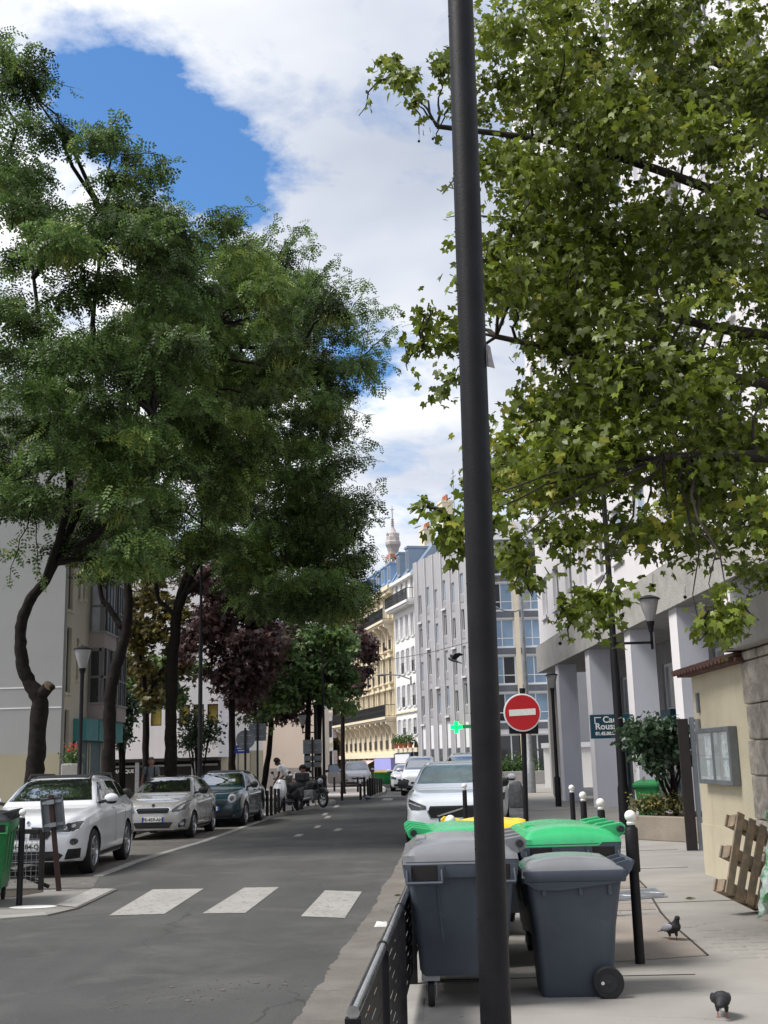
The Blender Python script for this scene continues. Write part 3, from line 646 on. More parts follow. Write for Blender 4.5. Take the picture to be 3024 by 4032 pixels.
# pharmacy cross
cp = A(1797,2863,84.5); cr_ = thing('pharmacy_cross','glowing green pharmacy cross projecting from the grey ribbed block','sign', (cp.x,cp.y,0), 0)
mb = MB(); s = .42; q = .145
mb.prism([(-q,-s),(q,-s),(q,-q),(s,-q),(s,q),(q,q),(q,s),(-q,s),(-q,q),(-s,q),(-s,-q),(-q,-q)], .16, Matrix.Translation((0,.1,cp.z))@Matrix.Rotation(R(90),4,'X')); part('lit_cross', mb, 'cross_green', cr_)
mb = MB(); mb.box(-.025,.025,-.068,-.062,cp.z-.3,cp.z+.3); mb.box(-.3,.3,-.0681,-.0621,cp.z-.025,cp.z+.025); part('tube_mark', mb, 'cross_housing', cr_)
mb = MB(); mb.box(s+.01,s+1.5,-.02,.06,cp.z-.1,cp.z+.15); part('bracket', mb, 'cross_housing', cr_)
# ---------------------------------------------------------------- white town house with shutters
wl, wa, ww_ = frame_from(A(1566,2990,103.5), A(1654,2990,96.6))
wh = thing('white_house','narrow white town house with pale shutters and a long iron balcony','building', wl, wa)
zr = [A(1620,1900+.588*y,99.5).z for y in (1750,1570,1340,1105,880,760,625)]   # shop top, then floors upward
EAVE = A(1600,2285,99.5).z
wops = []
for r_,(lo,hi) in enumerate(((1690,1580),(1500,1350),(1275,1110),(1040,885))):
    zl, zh = A(1620,1900+.588*lo,99.5).z, A(1620,1900+.588*hi,99.5).z
    for k in range(4): x = ww_*(.16+.235*k); wops.append((x-.42,x+.42,zl,zh))
z5 = A(1620,1900+.588*800,99.5).z
for k in range(4): x = ww_*(.16+.235*k); wops.append((x-.42,x+.42,z5,z5+1.9))
wall_part(wh, ww_, EAVE, wops, 'white_house', .2, back=10)
for i,(a,b,c,d) in enumerate(wops): window(wh, a,b,c,d,.15,gm=['glass_dark','glass_curtain'],fw=.07,mull=1,sill='white_house',rail=None if i>15 else ('iron' if i<12 and i%2 else None),shutters='shutter' if i < 16 else None)
balcony(wh, -.1, ww_+.1, z5-.15, .8, 1.0, 'white_house')
zs1 = A(1620,2945,99.5).z
mb = MB(); mb.box(0,ww_,-.25,-.003,zs1-.35,zs1); part('string_course', mb, 'haussmann_trim', wh)
zc = A(1600,2555,99.5).z
mb = MB(); mb.box(0,ww_,-.12,-.004,wops[4][2]-.5,wops[4][2]-.36); part('string_course', mb, 'haussmann_trim', wh)
mb = MB(); mb.box(.1,ww_*.72,-.22,-.003,.1,zs1-.36); sf = part('shopfront', mb, 'shop_blue', wh)
mb = MB(); mb.box(.25,ww_*.68,-.30,-.223,zs1-1.25,zs1-.5); part('shop_sign', mb, 'shop_white', sf)
for k in range(3): mb = MB(); x = .35+k*(ww_*.68-.4)/3; mb.box(x,x+(ww_*.68-.4)/3-.2,-.24,-.223,.5,zs1-1.4); part('pane', mb, 'glass_dark', sf)
mb = MB(); mb.box(ww_*.78,ww_*.95,-.05,-.004,.1,2.6); mb.lathe([(ww_*.085,0),(ww_*.085,.046)],16,Matrix.Translation((ww_*.865,-.0045,2.6))@Matrix.Rotation(R(90),4,'X')); part('arched_door', mb, 'garage_dark', wh)
def mansard(root, W, z0, h, run, m, dorm, dm='zinc', back=9, name='roof', dw=1.0):
    mb = MB(); mb.add([(0,-.15,z0),(W,-.15,z0),(W,run,z0+h),(0,run,z0+h),(0,back,z0+h+.4),(W,back,z0+h+.4),(0,back,z0),(W,back,z0)],
        [(0,1,2,3),(3,2,5,4),(0,3,4,6),(1,7,5,2)]); ro = part(name, mb, m, root)
    for x in dorm:
        d = MB(); d.box(x-dw/2,x+dw/2,-.05,run*.9,z0+.35,z0+h*.78); d.box(x-dw/2-.1,x+dw/2+.1,-.15,run,z0+h*.78+.002,z0+h*.84); do = part('dormer', d, dm, ro)
        d = MB(); d.box(x-dw*.33,x+dw*.33,-.062,-.052,z0+.6,z0+h*.7); part('pane', d, 'glass_dark', do)
    return ro
mb = MB(); mb.box(-.05,ww_+.05,-.35,0,EAVE,EAVE+.25); part('cornice', mb, 'white_house', wh)
ro = mansard(wh, ww_, EAVE+.26, 3.0, 2.2, 'zinc', [ww_*.30,ww_*.72], 'zinc', dw=.9)
def chimney(root, x, y, z0, w_, h, n, m='haussmann_trim', d=1.0):
    mb = MB(); mb.box(x,x+w_,y,y+d,z0,z0+h); mb.box(x-.08,x+w_+.08,y-.08,y+d+.08,z0+h+.002,z0+h+.2); c = part('chimney', mb, m, root)
    for i in range(n): mb = MB(); mb.lathe([(.14,0),(.11,.55)],8,Matrix.Translation((x+w_*(i+.5)/n,y+d/2,z0+h+.2))); part('chimney_pot', mb, 'terracotta', c)
chimney(wh, .4, 2.5, EAVE+2.4, 1.6, 2.6, 3); chimney(wh, ww_*.66, 3.0, EAVE+2.4, 1.4, 4.2, 3)
mb = MB(); x = ww_*.9; mb.bar((x,4,EAVE+4),(x,4,EAVE+9.5),.045); mb.bar((x-.7,4,EAVE+8.8),(x+.7,4,EAVE+8.8),.04); mb.bar((x-.4,4,EAVE+9.2),(x+.4,4,EAVE+9.2),.04); part('aerial', mb, 'galv', wh)
# window box plants above the shop
for i,k in enumerate((.18,.40,.60,.82)):
    fp = wh.matrix_basis@Vector((ww_*k,-.45,zs1)); t = thing('potted_plant',['leafy potted plant on the shop ledge, nearest the cream house','second potted plant on the shop ledge of the white house','third potted plant on the shop ledge of the white house','orange potted plant on the shop ledge, nearest the grey ribs'][i],'plant',fp,0,'pots on the shop ledge')
    mb = MB(); mb.lathe([(.16,.01),(.22,.4)],10); part('pot', mb, 'terracotta', t)
    pts,_,_ = blob_points([(0,0,.7,.45,.45)],160); leaves('foliage', blade(), pts, rand_rot(160,0,1.4), RNG.uniform(.14,.26,160), 'leaf_hedge', t, RNG.uniform(0,1,160))
# ---------------------------------------------------------------- cream Haussmann building
hl, ha, hw = frame_from(A(1312,2990,133), A(1564,2990,103.7))
hb = thing('cream_building','long cream stone building with two black iron balconies and a blue mansard roof','building', hl, ha)
def hz(y4, x4=500): return A(1250+.588*x4, 1900+.588*y4, 106).z
Z1, Z2, Z5 = hz(1815), hz(1572), hz(935)
HE = hz(735)
nx = 13; hs_ = hw/nx; fl_h = (Z5-Z2)/3
hops = []
def row(lo, hi, wd=.55):
    for k in range(nx): x = hs_*(k+.5); hops.append((x-wd,x+wd,lo,hi))
row(Z1+.35, Z2-1.0, .5)
for r_ in range(3): row(Z2+fl_h*r_+.25, Z2+fl_h*r_+fl_h*.78)
row(Z5+.1, Z5+2.2, .5)
wall_part(hb, hw, HE, hops, 'haussmann', .28, z0=Z1-.35, back=12)
for i,(a,b,c,d) in enumerate(hops):
    r_ = i//nx
    window(hb, a,b,c,d,.22,gm=['glass_dark','glass_dark','glass_curtain'],fw=.08,mull=1,rail='iron' if r_ in (0,2,3) else None)
    if r_ in (1,2,3):
        mb = MB(); mb.box(a-.22,a-.02,-.14,-.003,c-.1,d+.15); mb.box(b+.02,b+.22,-.14,-.003,c-.1,d+.15); mb.box(a-.34,b+.34,-.34,-.003,d+.16,d+.36); part('window_surround', mb, 'haussmann_trim', hb)
        if r_ > 1: mb = MB(); mb.box(a-.2,b+.2,-.42,-.003,c-.2,c-.04); part('window_ledge', mb, 'haussmann_trim', hb)
for zz_ in (Z2, Z5): balcony(hb, .2, hw-.1, zz_, 1.0, 1.05)
for zz_, st in ((Z2,1),(Z5,1)):
    for k in range(nx*st+1):
        x = hs_*k/st; x = min(max(x,.3),hw-.4)
        mb = MB(); mb.prism([(0,0),(-.85,0),(-.85,-.2),(-.45,-.45),(-.25,-1.0),(0,-1.25)], .34, Matrix.Translation((x-.17,0,zz_-.42))@Matrix(((0,0,1,0),(1,0,0,0),(0,1,0,0),(0,0,0,1)))); part('corbel', mb, 'haussmann_trim', hb)
mb = MB(); mb.box(-.1,hw,-.5,-.001,HE,HE+.4); mb.box(-.1,hw,-.35,-.001,HE-.35,HE-.002); part('cornice', mb, 'haussmann_trim', hb)
mansard(hb, hw, HE+.41, 2.5, 1.3, 'zinc_blue', [hs_*(k+.5) for k in range(nx)], 'zinc_blue', dw=1.25)
for k in (2,5,8): chimney(hb, hs_*k, 4.5, HE+2.4, 2.2, .9, 4)
# ground floor shops of the cream building
mb = MB(); mb.box(0,hw,-.3,12,Z1-.36,Z1-.003); part('shop_cornice', mb, 'haussmann_trim', hb)
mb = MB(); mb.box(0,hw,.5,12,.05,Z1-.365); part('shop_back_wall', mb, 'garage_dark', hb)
for k in range(nx+1): mb = MB(); x = min(hs_*k,hw-.5); mb.box(x,x+.5,-.05,.49,.05,Z1-.365); part('shop_pier', mb, 'haussmann', hb)
for k in range(nx):
    mb = MB(); x = hs_*k+.52; mb.box(x,x+hs_-.56,.25,.3,.35,Z1-1.3); f = part('shop_window', mb, 'glass_dark', hb)
mb = MB(); x0, x1 = hw-hs_*2.9, hw-.15; mb.box(x0,x1,-.55,-.06,Z1-1.6,Z1-.4); part('shop_sign', mb, 'shop_lilac', hb)
mb = MB(); x0, x1 = hw-hs_*6.4, hw-hs_*3.6; mb.add([(x0,-.06,Z1-.5),(x1,-.06,Z1-.5),(x1,-1.6,Z1-1.3),(x0,-1.6,Z1-1.3),(x0,-1.6,Z1-1.6),(x1,-1.6,Z1-1.6)],[(0,1,2,3),(3,2,5,4)]); part('awning', mb, 'awning', hb)
# ---------------------------------------------------------------- far white house at the end
fl_, fa, fw_ = frame_from(A(1215,2990,128), A(1312,2990,128))
fh_ = thing('far_house','plain white house with grey shutters at the end of the square','building', fl_, fa)
FE = A(1290,2640,128).z; fops = []
for r_ in range(3):
    for k in range(2): x = fw_*(.45+.38*k); fops.append((x-.45,x+.45,1.0+3.2*r_,2.9+3.2*r_))
wall_part(fh_, fw_, FE, fops, 'white_house', .2, back=8)
for a,b,c,d in fops: window(fh_, a,b,c,d,.15,gm='glass_dark',fw=.08,mull=1,shutters='panel_pink')
for z in (3.6,6.8): mb = MB(); mb.box(0,fw_,-.12,-.003,z,z+.2); part('string_course', mb, 'haussmann_trim', fh_)
mb = MB(); mb.add([(0,-.3,FE),(fw_,-.3,FE),(fw_,4,FE+2.5),(0,4,FE+2.5),(0,8,FE),(fw_,8,FE)],[(0,1,2,3),(3,2,5,4),(0,3,4),(1,5,2)]); part('roof', mb, 'slate', fh_)
# ---------------------------------------------------------------- pink-tan gable and the low white garage building (left of the square)
pl, pa, pw = frame_from(A(1035,2990,74), A(1252,2990,74))
pk = thing('gable_wall_house','blank pale pink gable wall with a brown damp stain behind the scooters','building', pl, pa)
PH = 10.5
wall_part(pk, pw, PH, [], 'pink_wall', back=14); mb = MB(); mb.box(-.02,pw+.02,-.03,-.003,.05,1.4); part('plinth', mb, 'plaza', pk)
mb = MB(); mb.box(0,pw,-.05,-.004,6.2,6.26); part('render_joint', mb, 'haussmann_trim', pk)
ml, ma_, mw = frame_from(A(300,2990,60), A(860,2990,60))
gg = thing('garage_building','low white building over dark garage doors behind the three left trees','building', ml, ma_)
zg = A(560,2988,60).z
GH = 13; yops = []
for k in range(5): x = mw*(.52+.10*k); yops.append((x,x+.55,A(730,2855,60).z,A(730,2790,60).z+.2))
wall_part(gg, mw, GH, yops, 'white_render', .15, z0=zg, back=10)
for a,b,c,d in yops: window(gg, a,b,c,d,.12,'rust_paint','ochre_glass',.05,0)
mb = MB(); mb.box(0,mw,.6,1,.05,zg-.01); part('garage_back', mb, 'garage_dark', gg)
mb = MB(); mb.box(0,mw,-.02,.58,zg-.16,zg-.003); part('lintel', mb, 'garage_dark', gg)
for x in (3.0,5.85): mb = MB(); mb.box(x,x+.2,.0,.3,.05,zg-.17); part('post', mb, 'galv', gg)
mb = MB(); mb.box(.2,mw-.1,.30,.40,zg-.42,zg-.32); part('rail', mb, 'galv', gg)
for xa,xb in ((.3,2.98),(3.22,5.83),(6.07,7.3)): mb = MB(); mb.box(xa,xb,.32,.36,.06,zg-.45); part('garage_door', mb, 'garage_dark', gg)
o = part('lettering', text_mesh('MATIQUE', .24, .01, bold=.008), None, gg, loc=(1.85,.28,zg-.68)); o.rotation_euler = (R(90),0,0)
# cream corner block between garage and gable
bl2, ba2, bw2 = frame_from(A(845,2990,63), A(1035,2990,66))
bf = thing('cream_corner_block','white over cream corner block with a small metal cabinet door behind the signs','building', bl2, ba2)
zb_ = A(900,2955,63).z
mb = MB(); mb.box(0,bw2,0,10,zb_,12); part('upper_wall', mb, 'white_house', bf); mb = MB(); mb.box(0,bw2,-.03,10,.05,zb_-.003); part('lower_wall', mb, 'cream_wall', bf)
mb = MB(); mb.box(bw2*.72,bw2*.84,-.07,-.033,.7,2.4); part('cabinet_door', mb, 'buff_wall', bf)
# ---------------------------------------------------------------- left building with bays
C0 = A(252,2800,38); CX0 = C0.x; LH = 14.6
# street wall runs away from the camera at x = CX0
LL = 6.6; cs = thing('left_apartment_house','grey and buff rendered apartment house with brown bay windows behind the curved tree','building', (CX0,38.0,0), R(90))
mbw = MB(); mbw.box(-.3,-.004,0,26,.12,LH); part('gable_wall', mbw, 'grey_wall', cs)
zbuff = A(100,2967,37.7).z; mbw = MB(); mbw.box(-.316,-.301,.004,26,.12,zbuff); part('base_band', mbw, 'buff_wall', cs)
for yy in (2710,2790): z = A(120,yy,37.7).z; mbw = MB(); mbw.box(-.314,-.3005,0,26,z,z+.04); part('render_joint', mbw, 'white_render', cs)
lops = []
for fl in range(3):
    z = 4.15+fl*2.72; lops += [(.08,.66,z,z+2.15),(1.30,1.62,z+.5,z+1.9),(1.92,2.20,z+.6,z+1.75)]
lops += [(.08,.66,1.5,3.6)]
wall_part(cs, LL, LH, lops, 'warm_wall', .2, back=10)
for i,(a,b,c,d) in enumerate(lops): window(cs, a,b,c,d,.15,'frame_grey','glass_dark',.05,0,sill='warm_wall')
bp_ = .55
for fl in range(4):
    z = 3.88+fl*2.5
    for q,(xa,xb) in enumerate(((2.9,4.7),(5.0,6.5))):
        mb = MB(); mb.box(xa,xb,-bp_,-.003,z-.52,z); bb = part('bay', mb, 'panel_pink', cs)
        mb = MB(); mb.box(xa-.04,xb+.04,-bp_-.05,-.003,z+.002,z+.07); part('sill', mb, 'panel_grey', bb)
        mb = MB()
        for x in np.linspace(xa,xb-.07,5): mb.box(x,x+.07,-bp_+.01,-bp_+.09,z+.072,z+1.978)
        for y in (-bp_+.1,-.09): mb.box(xa,xa+.06,y,y+.08,z+.072,z+1.978)
        mb.box(xa,xb,-bp_+.012,-bp_+.088,z+.92,z+1.0); mb.box(xa+.001,xa+.05,-bp_+.09,-.01,z+.92,z+1.0); mb.box(xa,xa+.06,-bp_+.09,-.01,z+1.86,z+1.975); part('bay_frame', mb, 'frame_grey', bb)
        for x,x2 in zip(np.linspace(xa,xb,5),np.linspace(xa,xb,5)[1:]): mb = MB(); mb.box(x+.04,x2-.01,-bp_+.05,-bp_+.06,z+.075,z+1.97); part('pane', mb, random.choice(['glass_curtain','glass_blue','glass_dark']), bb)
        mb = MB(); mb.box(xa+.02,xa+.03,-bp_+.09,-.01,z+.075,z+1.97); part('pane', mb, 'glass_curtain' if fl%2 else 'glass_dark', bb)
for k,(xa,xb) in enumerate(((1.15,2.75),(2.9,4.6),(4.75,6.5))):
    mb = MB(); mb.box(xa,xb,-.45,-.004,2.62,3.34); f = part('shop_fascia', mb, 'teal_pale', cs)
    mb = MB(); mb.box(xa,xb,-.10,-.004,.14,2.615); part('shop_window', mb, 'teal', f)
    for x in (xa+.02,xb-.12): mb = MB(); mb.box(x,x+.1,-.13,-.101,.2,2.6); part('mullion', mb, 'warm_wall', f)
# stone planter with geraniums by the corner
pp = A(268,3000,37); pt = thing('round_planter','tall grey planter of red geraniums at the corner of the left house','planter', (pp.x+.1,37.1,.12))
mb = MB(); mb.box(-.28,.28,-.28,.28,0,1.75); part('planter_box', mb, 'concrete', pt, bevel=.05)
pts,_,_ = blob_points([(0,0,1.95,.36,.34)],520); leaves('foliage', blade(), pts, rand_rot(520,0,1.4), RNG.uniform(.06,.11,520), 'leaf_mid', pt, RNG.uniform(0,.8,520))
mb = MB()
for i in range(26): a = random.uniform(0,6.3); r_ = random.uniform(0,.34); mb.ball((r_*math.cos(a),r_*math.sin(a)*.7,random.uniform(2.1,2.36)), .028, 6, 4)
part('flowers', mb, 'flower_red', pt, kind='stuff')
# ---------------------------------------------------------------- far lattice tower
tp = A(1543,1986,1490); tw = thing('lattice_tower','distant iron lattice tower with its antenna mast above the rooftops','tower', (tp.x,1490,0), R(20))
def thw(z): return 62*math.exp(-z/88.)*.98+4.2                # half width of the tower against height
zs_ = [0,30,57,85,115,150,185,215,240,262]
mb = MB()
for sx in (-1,1):
    for sy in (-1,1): mb.tube([(sx*thw(z),sy*thw(z),z) for z in zs_], [6-4.9*z/262 for z in zs_], 6)
part('legs', mb, 'tower_iron_hazed', tw)
mb = MB()
zl = list(np.arange(115,262,8.5))
for za, zb2 in zip(zl, zl[1:]):
    wa_, wb_ = thw(za), thw(zb2)
    for (p,q) in (((-1,-1),(1,-1)),((1,-1),(1,1)),((1,1),(-1,1)),((-1,1),(-1,-1))):
        mb.bar((p[0]*wa_,p[1]*wa_,za),(q[0]*wb_,q[1]*wb_,zb2),1.0); mb.bar((q[0]*wa_,q[1]*wa_,za),(p[0]*wb_,p[1]*wb_,zb2),1.0); mb.bar((p[0]*wa_,p[1]*wa_,za),(q[0]*wa_,q[1]*wa_,za),.9)
    mb.bar((0,0,za),(0,0,zb2),3.0)
part('bracing', mb, 'tower_iron_hazed', tw)
mb = MB(); mb.box(-7,7,-7,7,259,264); part('red_band', mb, 'tower_red', tw)
for za,wd,h in ((57,36,6),(115,20,5)): mb = MB(); mb.box(-wd,wd,-wd,wd,za-h,za); part('lower_platform', mb, 'tower_iron_hazed', tw)
mb = MB(); mb.lathe([(6.6,262),(6.9,268),(8.0,272),(10.6,276.5),(10.8,280),(10.2,280.2),(9.4,282),(9.2,287),(8.2,288),(7.4,292),(5.2,294),(3.6,297),(2.2,300)], 8); part('top_platform', mb, 'tower_iron_hazed', tw)
mb = MB()
for k in range(16): a = k*math.pi/8; mb.bar((6.0*math.cos(a),6.0*math.sin(a),265),(8.3*math.cos(a),8.3*math.sin(a),276),.7); mb.bar((7.9*math.cos(a),7.9*math.sin(a),282),(7.9*math.cos(a),7.9*math.sin(a),285.5),.5)
for k in range(6): a = k*math.pi/3+.3; mb.bar((6*math.cos(a),6*math.sin(a),289),(8.8*math.cos(a),8.8*math.sin(a),290.5),.8); mb.box(8.6*math.cos(a)-.5,8.6*math.cos(a)+.5,8.6*math.sin(a)-.5,8.6*math.sin(a)+.5,288,292.5)
part('railings', mb, 'tower_iron_hazed', tw)
mb = MB(); mb.tube([(0,0,296),(0,0,306),(0,0,312),(0,0,324),(0,0,330)],[2.0,1.5,.9,.7,.25],6); mb.bar((-3,0,324),(3,0,324),.7); mb.bar((0,-3,324),(0,3,324),.7)
for k in range(5): mb.box(-1.9,1.9,-1.9,1.9,300+k*2.6,300.8+k*2.6)
part('antenna_mast', mb, 'tower_iron_hazed', tw)
# ================================================================== street furniture
def bollard(label, x, y, h=1.16, ball=True, lean=(0,0), z=.12, r=.039, ballm='white_paint', sleeve=False, group='street bollards'):
    t = thing('bollard', label, 'bollard', (x,y,z), (lean[0],lean[1],0), group)
    hb_ = h-.114 if ball else h
    mb = MB(); mb.lathe([(r,0),(r,hb_-.02),(r*.85,hb_)],14); part('post', mb, 'black_paint', t, smooth=40)
    if sleeve: mb = MB(); mb.lathe([(r*1.32,hb_-.36),(r*1.36,hb_-.35),(r*1.36,hb_-.03),(r*1.15,hb_-.02)],14); part('sleeve', mb, 'black_paint', t, smooth=40)
    if ball:
        mb = MB(); mb.lathe([(r*.75,hb_),(r*.9,hb_+.015),(r*.55,hb_+.03)],14); mb.ball((0,0,hb_+.068),.046,16,12); part('ball_top', mb, ballm, t, smooth=60)
    return t
g = G(2490,3795,.12)
bollard('nearest black bollard with a white ball top beside the grey wheelie bin', 1.905, 9.57, 1.16, sleeve=True)
for px, Y, lab in ((2364,12.3,'white ball bollard second from the camera along the right pavement'),(2296,14.7,'white ball bollard third from the camera along the right pavement'),(2253,18.2,'white ball bollard farthest along the right pavement row')):
    p = A(px,3150,Y); bollard(lab, p.x, Y, 1.16)
p = A(1772,3200,10.84); bollard('bollard with a scuffed white ball between the yellow and green lidded bins', p.x, 10.82, 1.10)
p = A(1828,3090,20.7); bollard('grey ball bollard in front of the white parked car grille', p.x, 20.7, 1.17, ballm='shutter')
g = G(75,3565,ZL); bollard('white ball bollard beside the green container on the left corner', g.x, g.y, 1.20, lean=(0,.0), z=ZL)
def c8b(x, y): return (1050+x/4.1475, 2900+y/4.1475)
LB = [(10,1300,880,0),(75,1290,810,1),(140,1265,850,0),(195,1245,850,0),(285,1225,840,0),(435,1215,1000,0),(500,1210,960,0),(575,1190,940,0),(855,1100,880,0)]
ordn = ['first','second','third','fourth','fifth','sixth','seventh','eighth','last']
for i,(x,yb,yt,ball) in enumerate(LB):
    g = G(*c8b(x,yb),.12); h = A(*c8b(x,yt),g.y).z-.12
    bollard(f'{ordn[i]} black bollard on the scooter kerb, counted from the dark teal car', g.x, g.y, h, False, group='bollards along the scooter kerb', r=.05)
def c5b(x, y): return (1100+x/2.765, 2900+y/2.765)
RB2 = [(600,598,440),(683,697,492),(855,605,440),(885,690,480),(928,665,415),(965,655,470),(990,652,450),(1015,642,455),(1040,632,450),(1065,622,455),(1090,615,460),(1112,608,460)]
ord2 = ['first','second','third','fourth','fifth','sixth','seventh','eighth','ninth','tenth','eleventh','twelfth']
for i,(x,yb,yt) in enumerate(RB2):
    g = G(*c5b(x,yb),.12); h = min(1.15,A(*c5b(x,yt),g.y).z-.12)
    bollard(f'black bollard on the square kerb, {ord2[i]} from the left', g.x, g.y, h, i in (3,4), group='bollards on the square', r=.055)
# pole close to the camera
pp_ = A(1936,4032,5.4); pole = thing('lamp_pole','tall near black pole dividing the picture, its foot out of view','pole', (A(1900,2000,5.4).x-.045,5.4,.12), (0,.0085,0))
dx = A(1812,0,5.4).x-A(1936,4032,5.4).x
mb = MB(); mb.lathe([(.068,0),(.068,1.0),(.068,2.4),(.0675,4),(.066,6.5),(.064,8.2)],24); part('shaft', mb, 'black_paint', pole, smooth=40)
mb = MB(); mb.lathe([(.10,0),(.10,.25),(.078,.30)],24); part('foot', mb, 'black_paint', pole, smooth=40)
mb = MB()
for i in range(18):
    z = .6+i*.3; mb.ball((-.0665,-.016,z),.004,6,4)
part('rivets', mb, 'black_paint', pole)
o = pole; zf = A(1936,1410,5.4).z-.12
mb = MB(); mb.add([(.066,-.02,zf+.07),(.085,-.03,zf+.05),(.095,-.03,zf-.02),(.105,-.02,zf-.06),(.075,-.03,zf-.055),(.066,-.02,zf-.05),(.07,-.035,zf)],[(0,1,6),(1,2,6),(2,3,4,6),(4,5,0,6)]); part('torn_sticker', mb, 'sticker', pole)
# right lamp posts
def lantern(mb_glass, mb_cap, x, y, z, s=1.0):
    T = Matrix.Translation((x,y,z))@Matrix.Scale(s,4)
    mb_glass.lathe([(.075,.0),(.10,.06),(.165,.28),(.205,.46)],16,T)
    mb_cap.lathe([(.06,-.12),(.085,-.02),(.085,.0)],16,T); mb_cap.lathe([(.235,.462),(.235,.485),(.15,.53),(.05,.56)],16,T)
lt = thing('street_lamp','tall lamp post with a side lantern rising into the plane tree foliage','street lamp', (*A(2462,3230,24.5).xy,.12))
x0 = lt.location.x
hgt = 8.6
mb = MB(); mb.lathe([(.125,0),(.12,.9),(.10,1.0),(.085,3.4),(.070,3.5),(.05,hgt)],16); part('post', mb, 'black_paint', lt, smooth=40)
ar = A(*c5(1010,990),24.5); lx = A(*c5(1128,900),24.5).x-x0
mb = MB(); mb.bar((.05,0,ar.z-.12),(lx+.02,0,ar.z-.12),.05); mb.bar((lx,0,ar.z-.26),(lx,0,ar.z+.20),.05); mb.lathe([(.05,0),(.06,.1),(.08,.2)],10,Matrix.Translation((lx,0,ar.z+.1))); part('arm', mb, 'black_paint', lt)
mg, mc = MB(), MB(); lantern(mg, mc, lx, 0, ar.z+.33-.0, 1.0); part('lantern_glass', mg, 'lantern_glass', lt, smooth=50); part('lantern_cap', mc, 'black_paint', lt, smooth=50)
def post_lamp(label, x, y, ztop, s=1.0, collar=.9, group='lantern lamps'):
    t = thing('lantern_post', label, 'street lamp', (x,y,.12), 0, group); z = ztop-.12-.5*s
    mb = MB(); mb.lathe([(.10,0),(.10,collar),(.06,collar+.06),(.05,z-.3),(.06,z-.02)],14); part('post', mb, 'black_paint', t, smooth=40)
    mg, mc = MB(), MB(); lantern(mg, mc, 0, 0, z, s); part('lantern_glass', mg, 'lantern_glass', t, smooth=50); part('lantern_cap', mc, 'black_paint', t, smooth=50); return t
p = A(2200,3175,38.4); post_lamp('lantern on a slim dark post beside the last grey fin', p.x, 38.4, A(2185,2655,38.4).z, .9)
p = A(314,3000,30.5); post_lamp('lantern on a black post in front of the left house bay windows', p.x, 30.5, A(318,2553,30.5).z, 1.05)
p = A(1278,3150,51); t = thing('lamp_post','plain dark lamp post at the edge of the square left of the open silver car','street lamp', (p.x,51,.12))
mb = MB(); mb.lathe([(.11,0),(.11,1.0),(.06,1.06),(.05,7.5)],12); part('post', mb, 'black_paint', t, smooth=40)
mb = MB(); mb.tube([(0,0,7.4),(.4,0,7.9),(1.2,0,8.0)],.04,8); mb.box(1.1,1.7,-.12,.12,7.93,8.03); part('arm', mb, 'black_paint', t)
p = A(1230,2860,52); t = thing('bracket_lamp','pale lantern on a short arm beside the two slim trees by the square','street lamp', (A(1246,3150,52).x,52,.12))
mb = MB(); mb.lathe([(.08,0),(.07,4.2)],10); part('post', mb, 'black_paint', t, smooth=40)
lx = A(1192,2850,52).x-t.location.x; lz = A(1192,2880,52).z-.12
mb = MB(); mb.bar((0,0,lz-.05),(lx,0,lz-.05),.05); mb.bar((lx,0,lz-.1),(lx,0,lz+.2),.05); part('arm', mb, 'black_paint', t)
mg, mc = MB(), MB(); lantern(mg, mc, lx, 0, lz+.25, 1.0); part('lantern_glass', mg, 'lantern_glass', t, smooth=50); part('lantern_cap', mc, 'black_paint', t, smooth=50)
p = A(2092,3122,53.4); t = thing('tall_street_light','tall tapering grey street light with a curved arm before the glazed flats','street lamp', (p.x,53.4,.12))
hz_ = A(2047,2365,53.4).z
mb = MB(); mb.lathe([(.22,0),(.22,1.3),(.15,1.4),(.11,hz_*.55),(.06,hz_)],14); part('post', mb, 'galv', t, smooth=40)
mb = MB(); mb.tube([(0,0,hz_-.5),(-.3,0,hz_-.62),(-.8,0,hz_-.58),(-1.2,0,hz_-.4)],.035,8); mb.ball((-1.5,0,hz_-.42),.3,10,8,(1.3,.6,.4)); part('arm', mb, 'galv', t, smooth=50)
p = A(786,3100,36.2); t = thing('plain_pole','tall thin black pole between the parked dark car and the trees','pole', (p.x,36.2,.12))
mb = MB(); mb.lathe([(.10,0),(.09,1.4),(.075,1.5),(.06,5.5),(.045,5.6),(.04,9.5)],12); part('shaft', mb, 'black_paint', t, smooth=40)
# no entry sign
p = A(2035,2807,20.9); ne = thing('no_entry_sign','round red no entry sign with a white bar on a black post','sign', (p.x+.06,20.9,.12), (0,R(1.2),0))
zc_ = p.z-.12
mb = MB(); mb.lathe([(.045,0),(.045,zc_+.42)],12); mb.lathe([(.05,zc_+.36),(.055,zc_+.43)],12); part('post', mb, 'black_paint', ne, smooth=40)
T = Matrix.Translation((-.02,-.07,zc_))@Matrix.Rotation(R(90),4,'X')
mb = MB(); mb.lathe([(.325,-.012),(.332,0),(.325,.012)],36,T); part('white_rim', mb, 'shop_white', ne, smooth=40)
mb = MB(); mb.lathe([(.308,.0125),(.306,.016)],36,T); part('red_disc', mb, 'red_sign', ne)
mb = MB(); mb.box(-.235,.235,-.05,.06,.0165,.0195,T@Matrix.Rotation(R(3.0),4,'Z')); part('white_bar', mb, 'white_paint', ne)
mb = MB(); mb.box(-.26,.26,-.05,-.03,zc_-.37,zc_-.05); part('backing_plate', mb, 'black_paint', ne, bevel=.02)
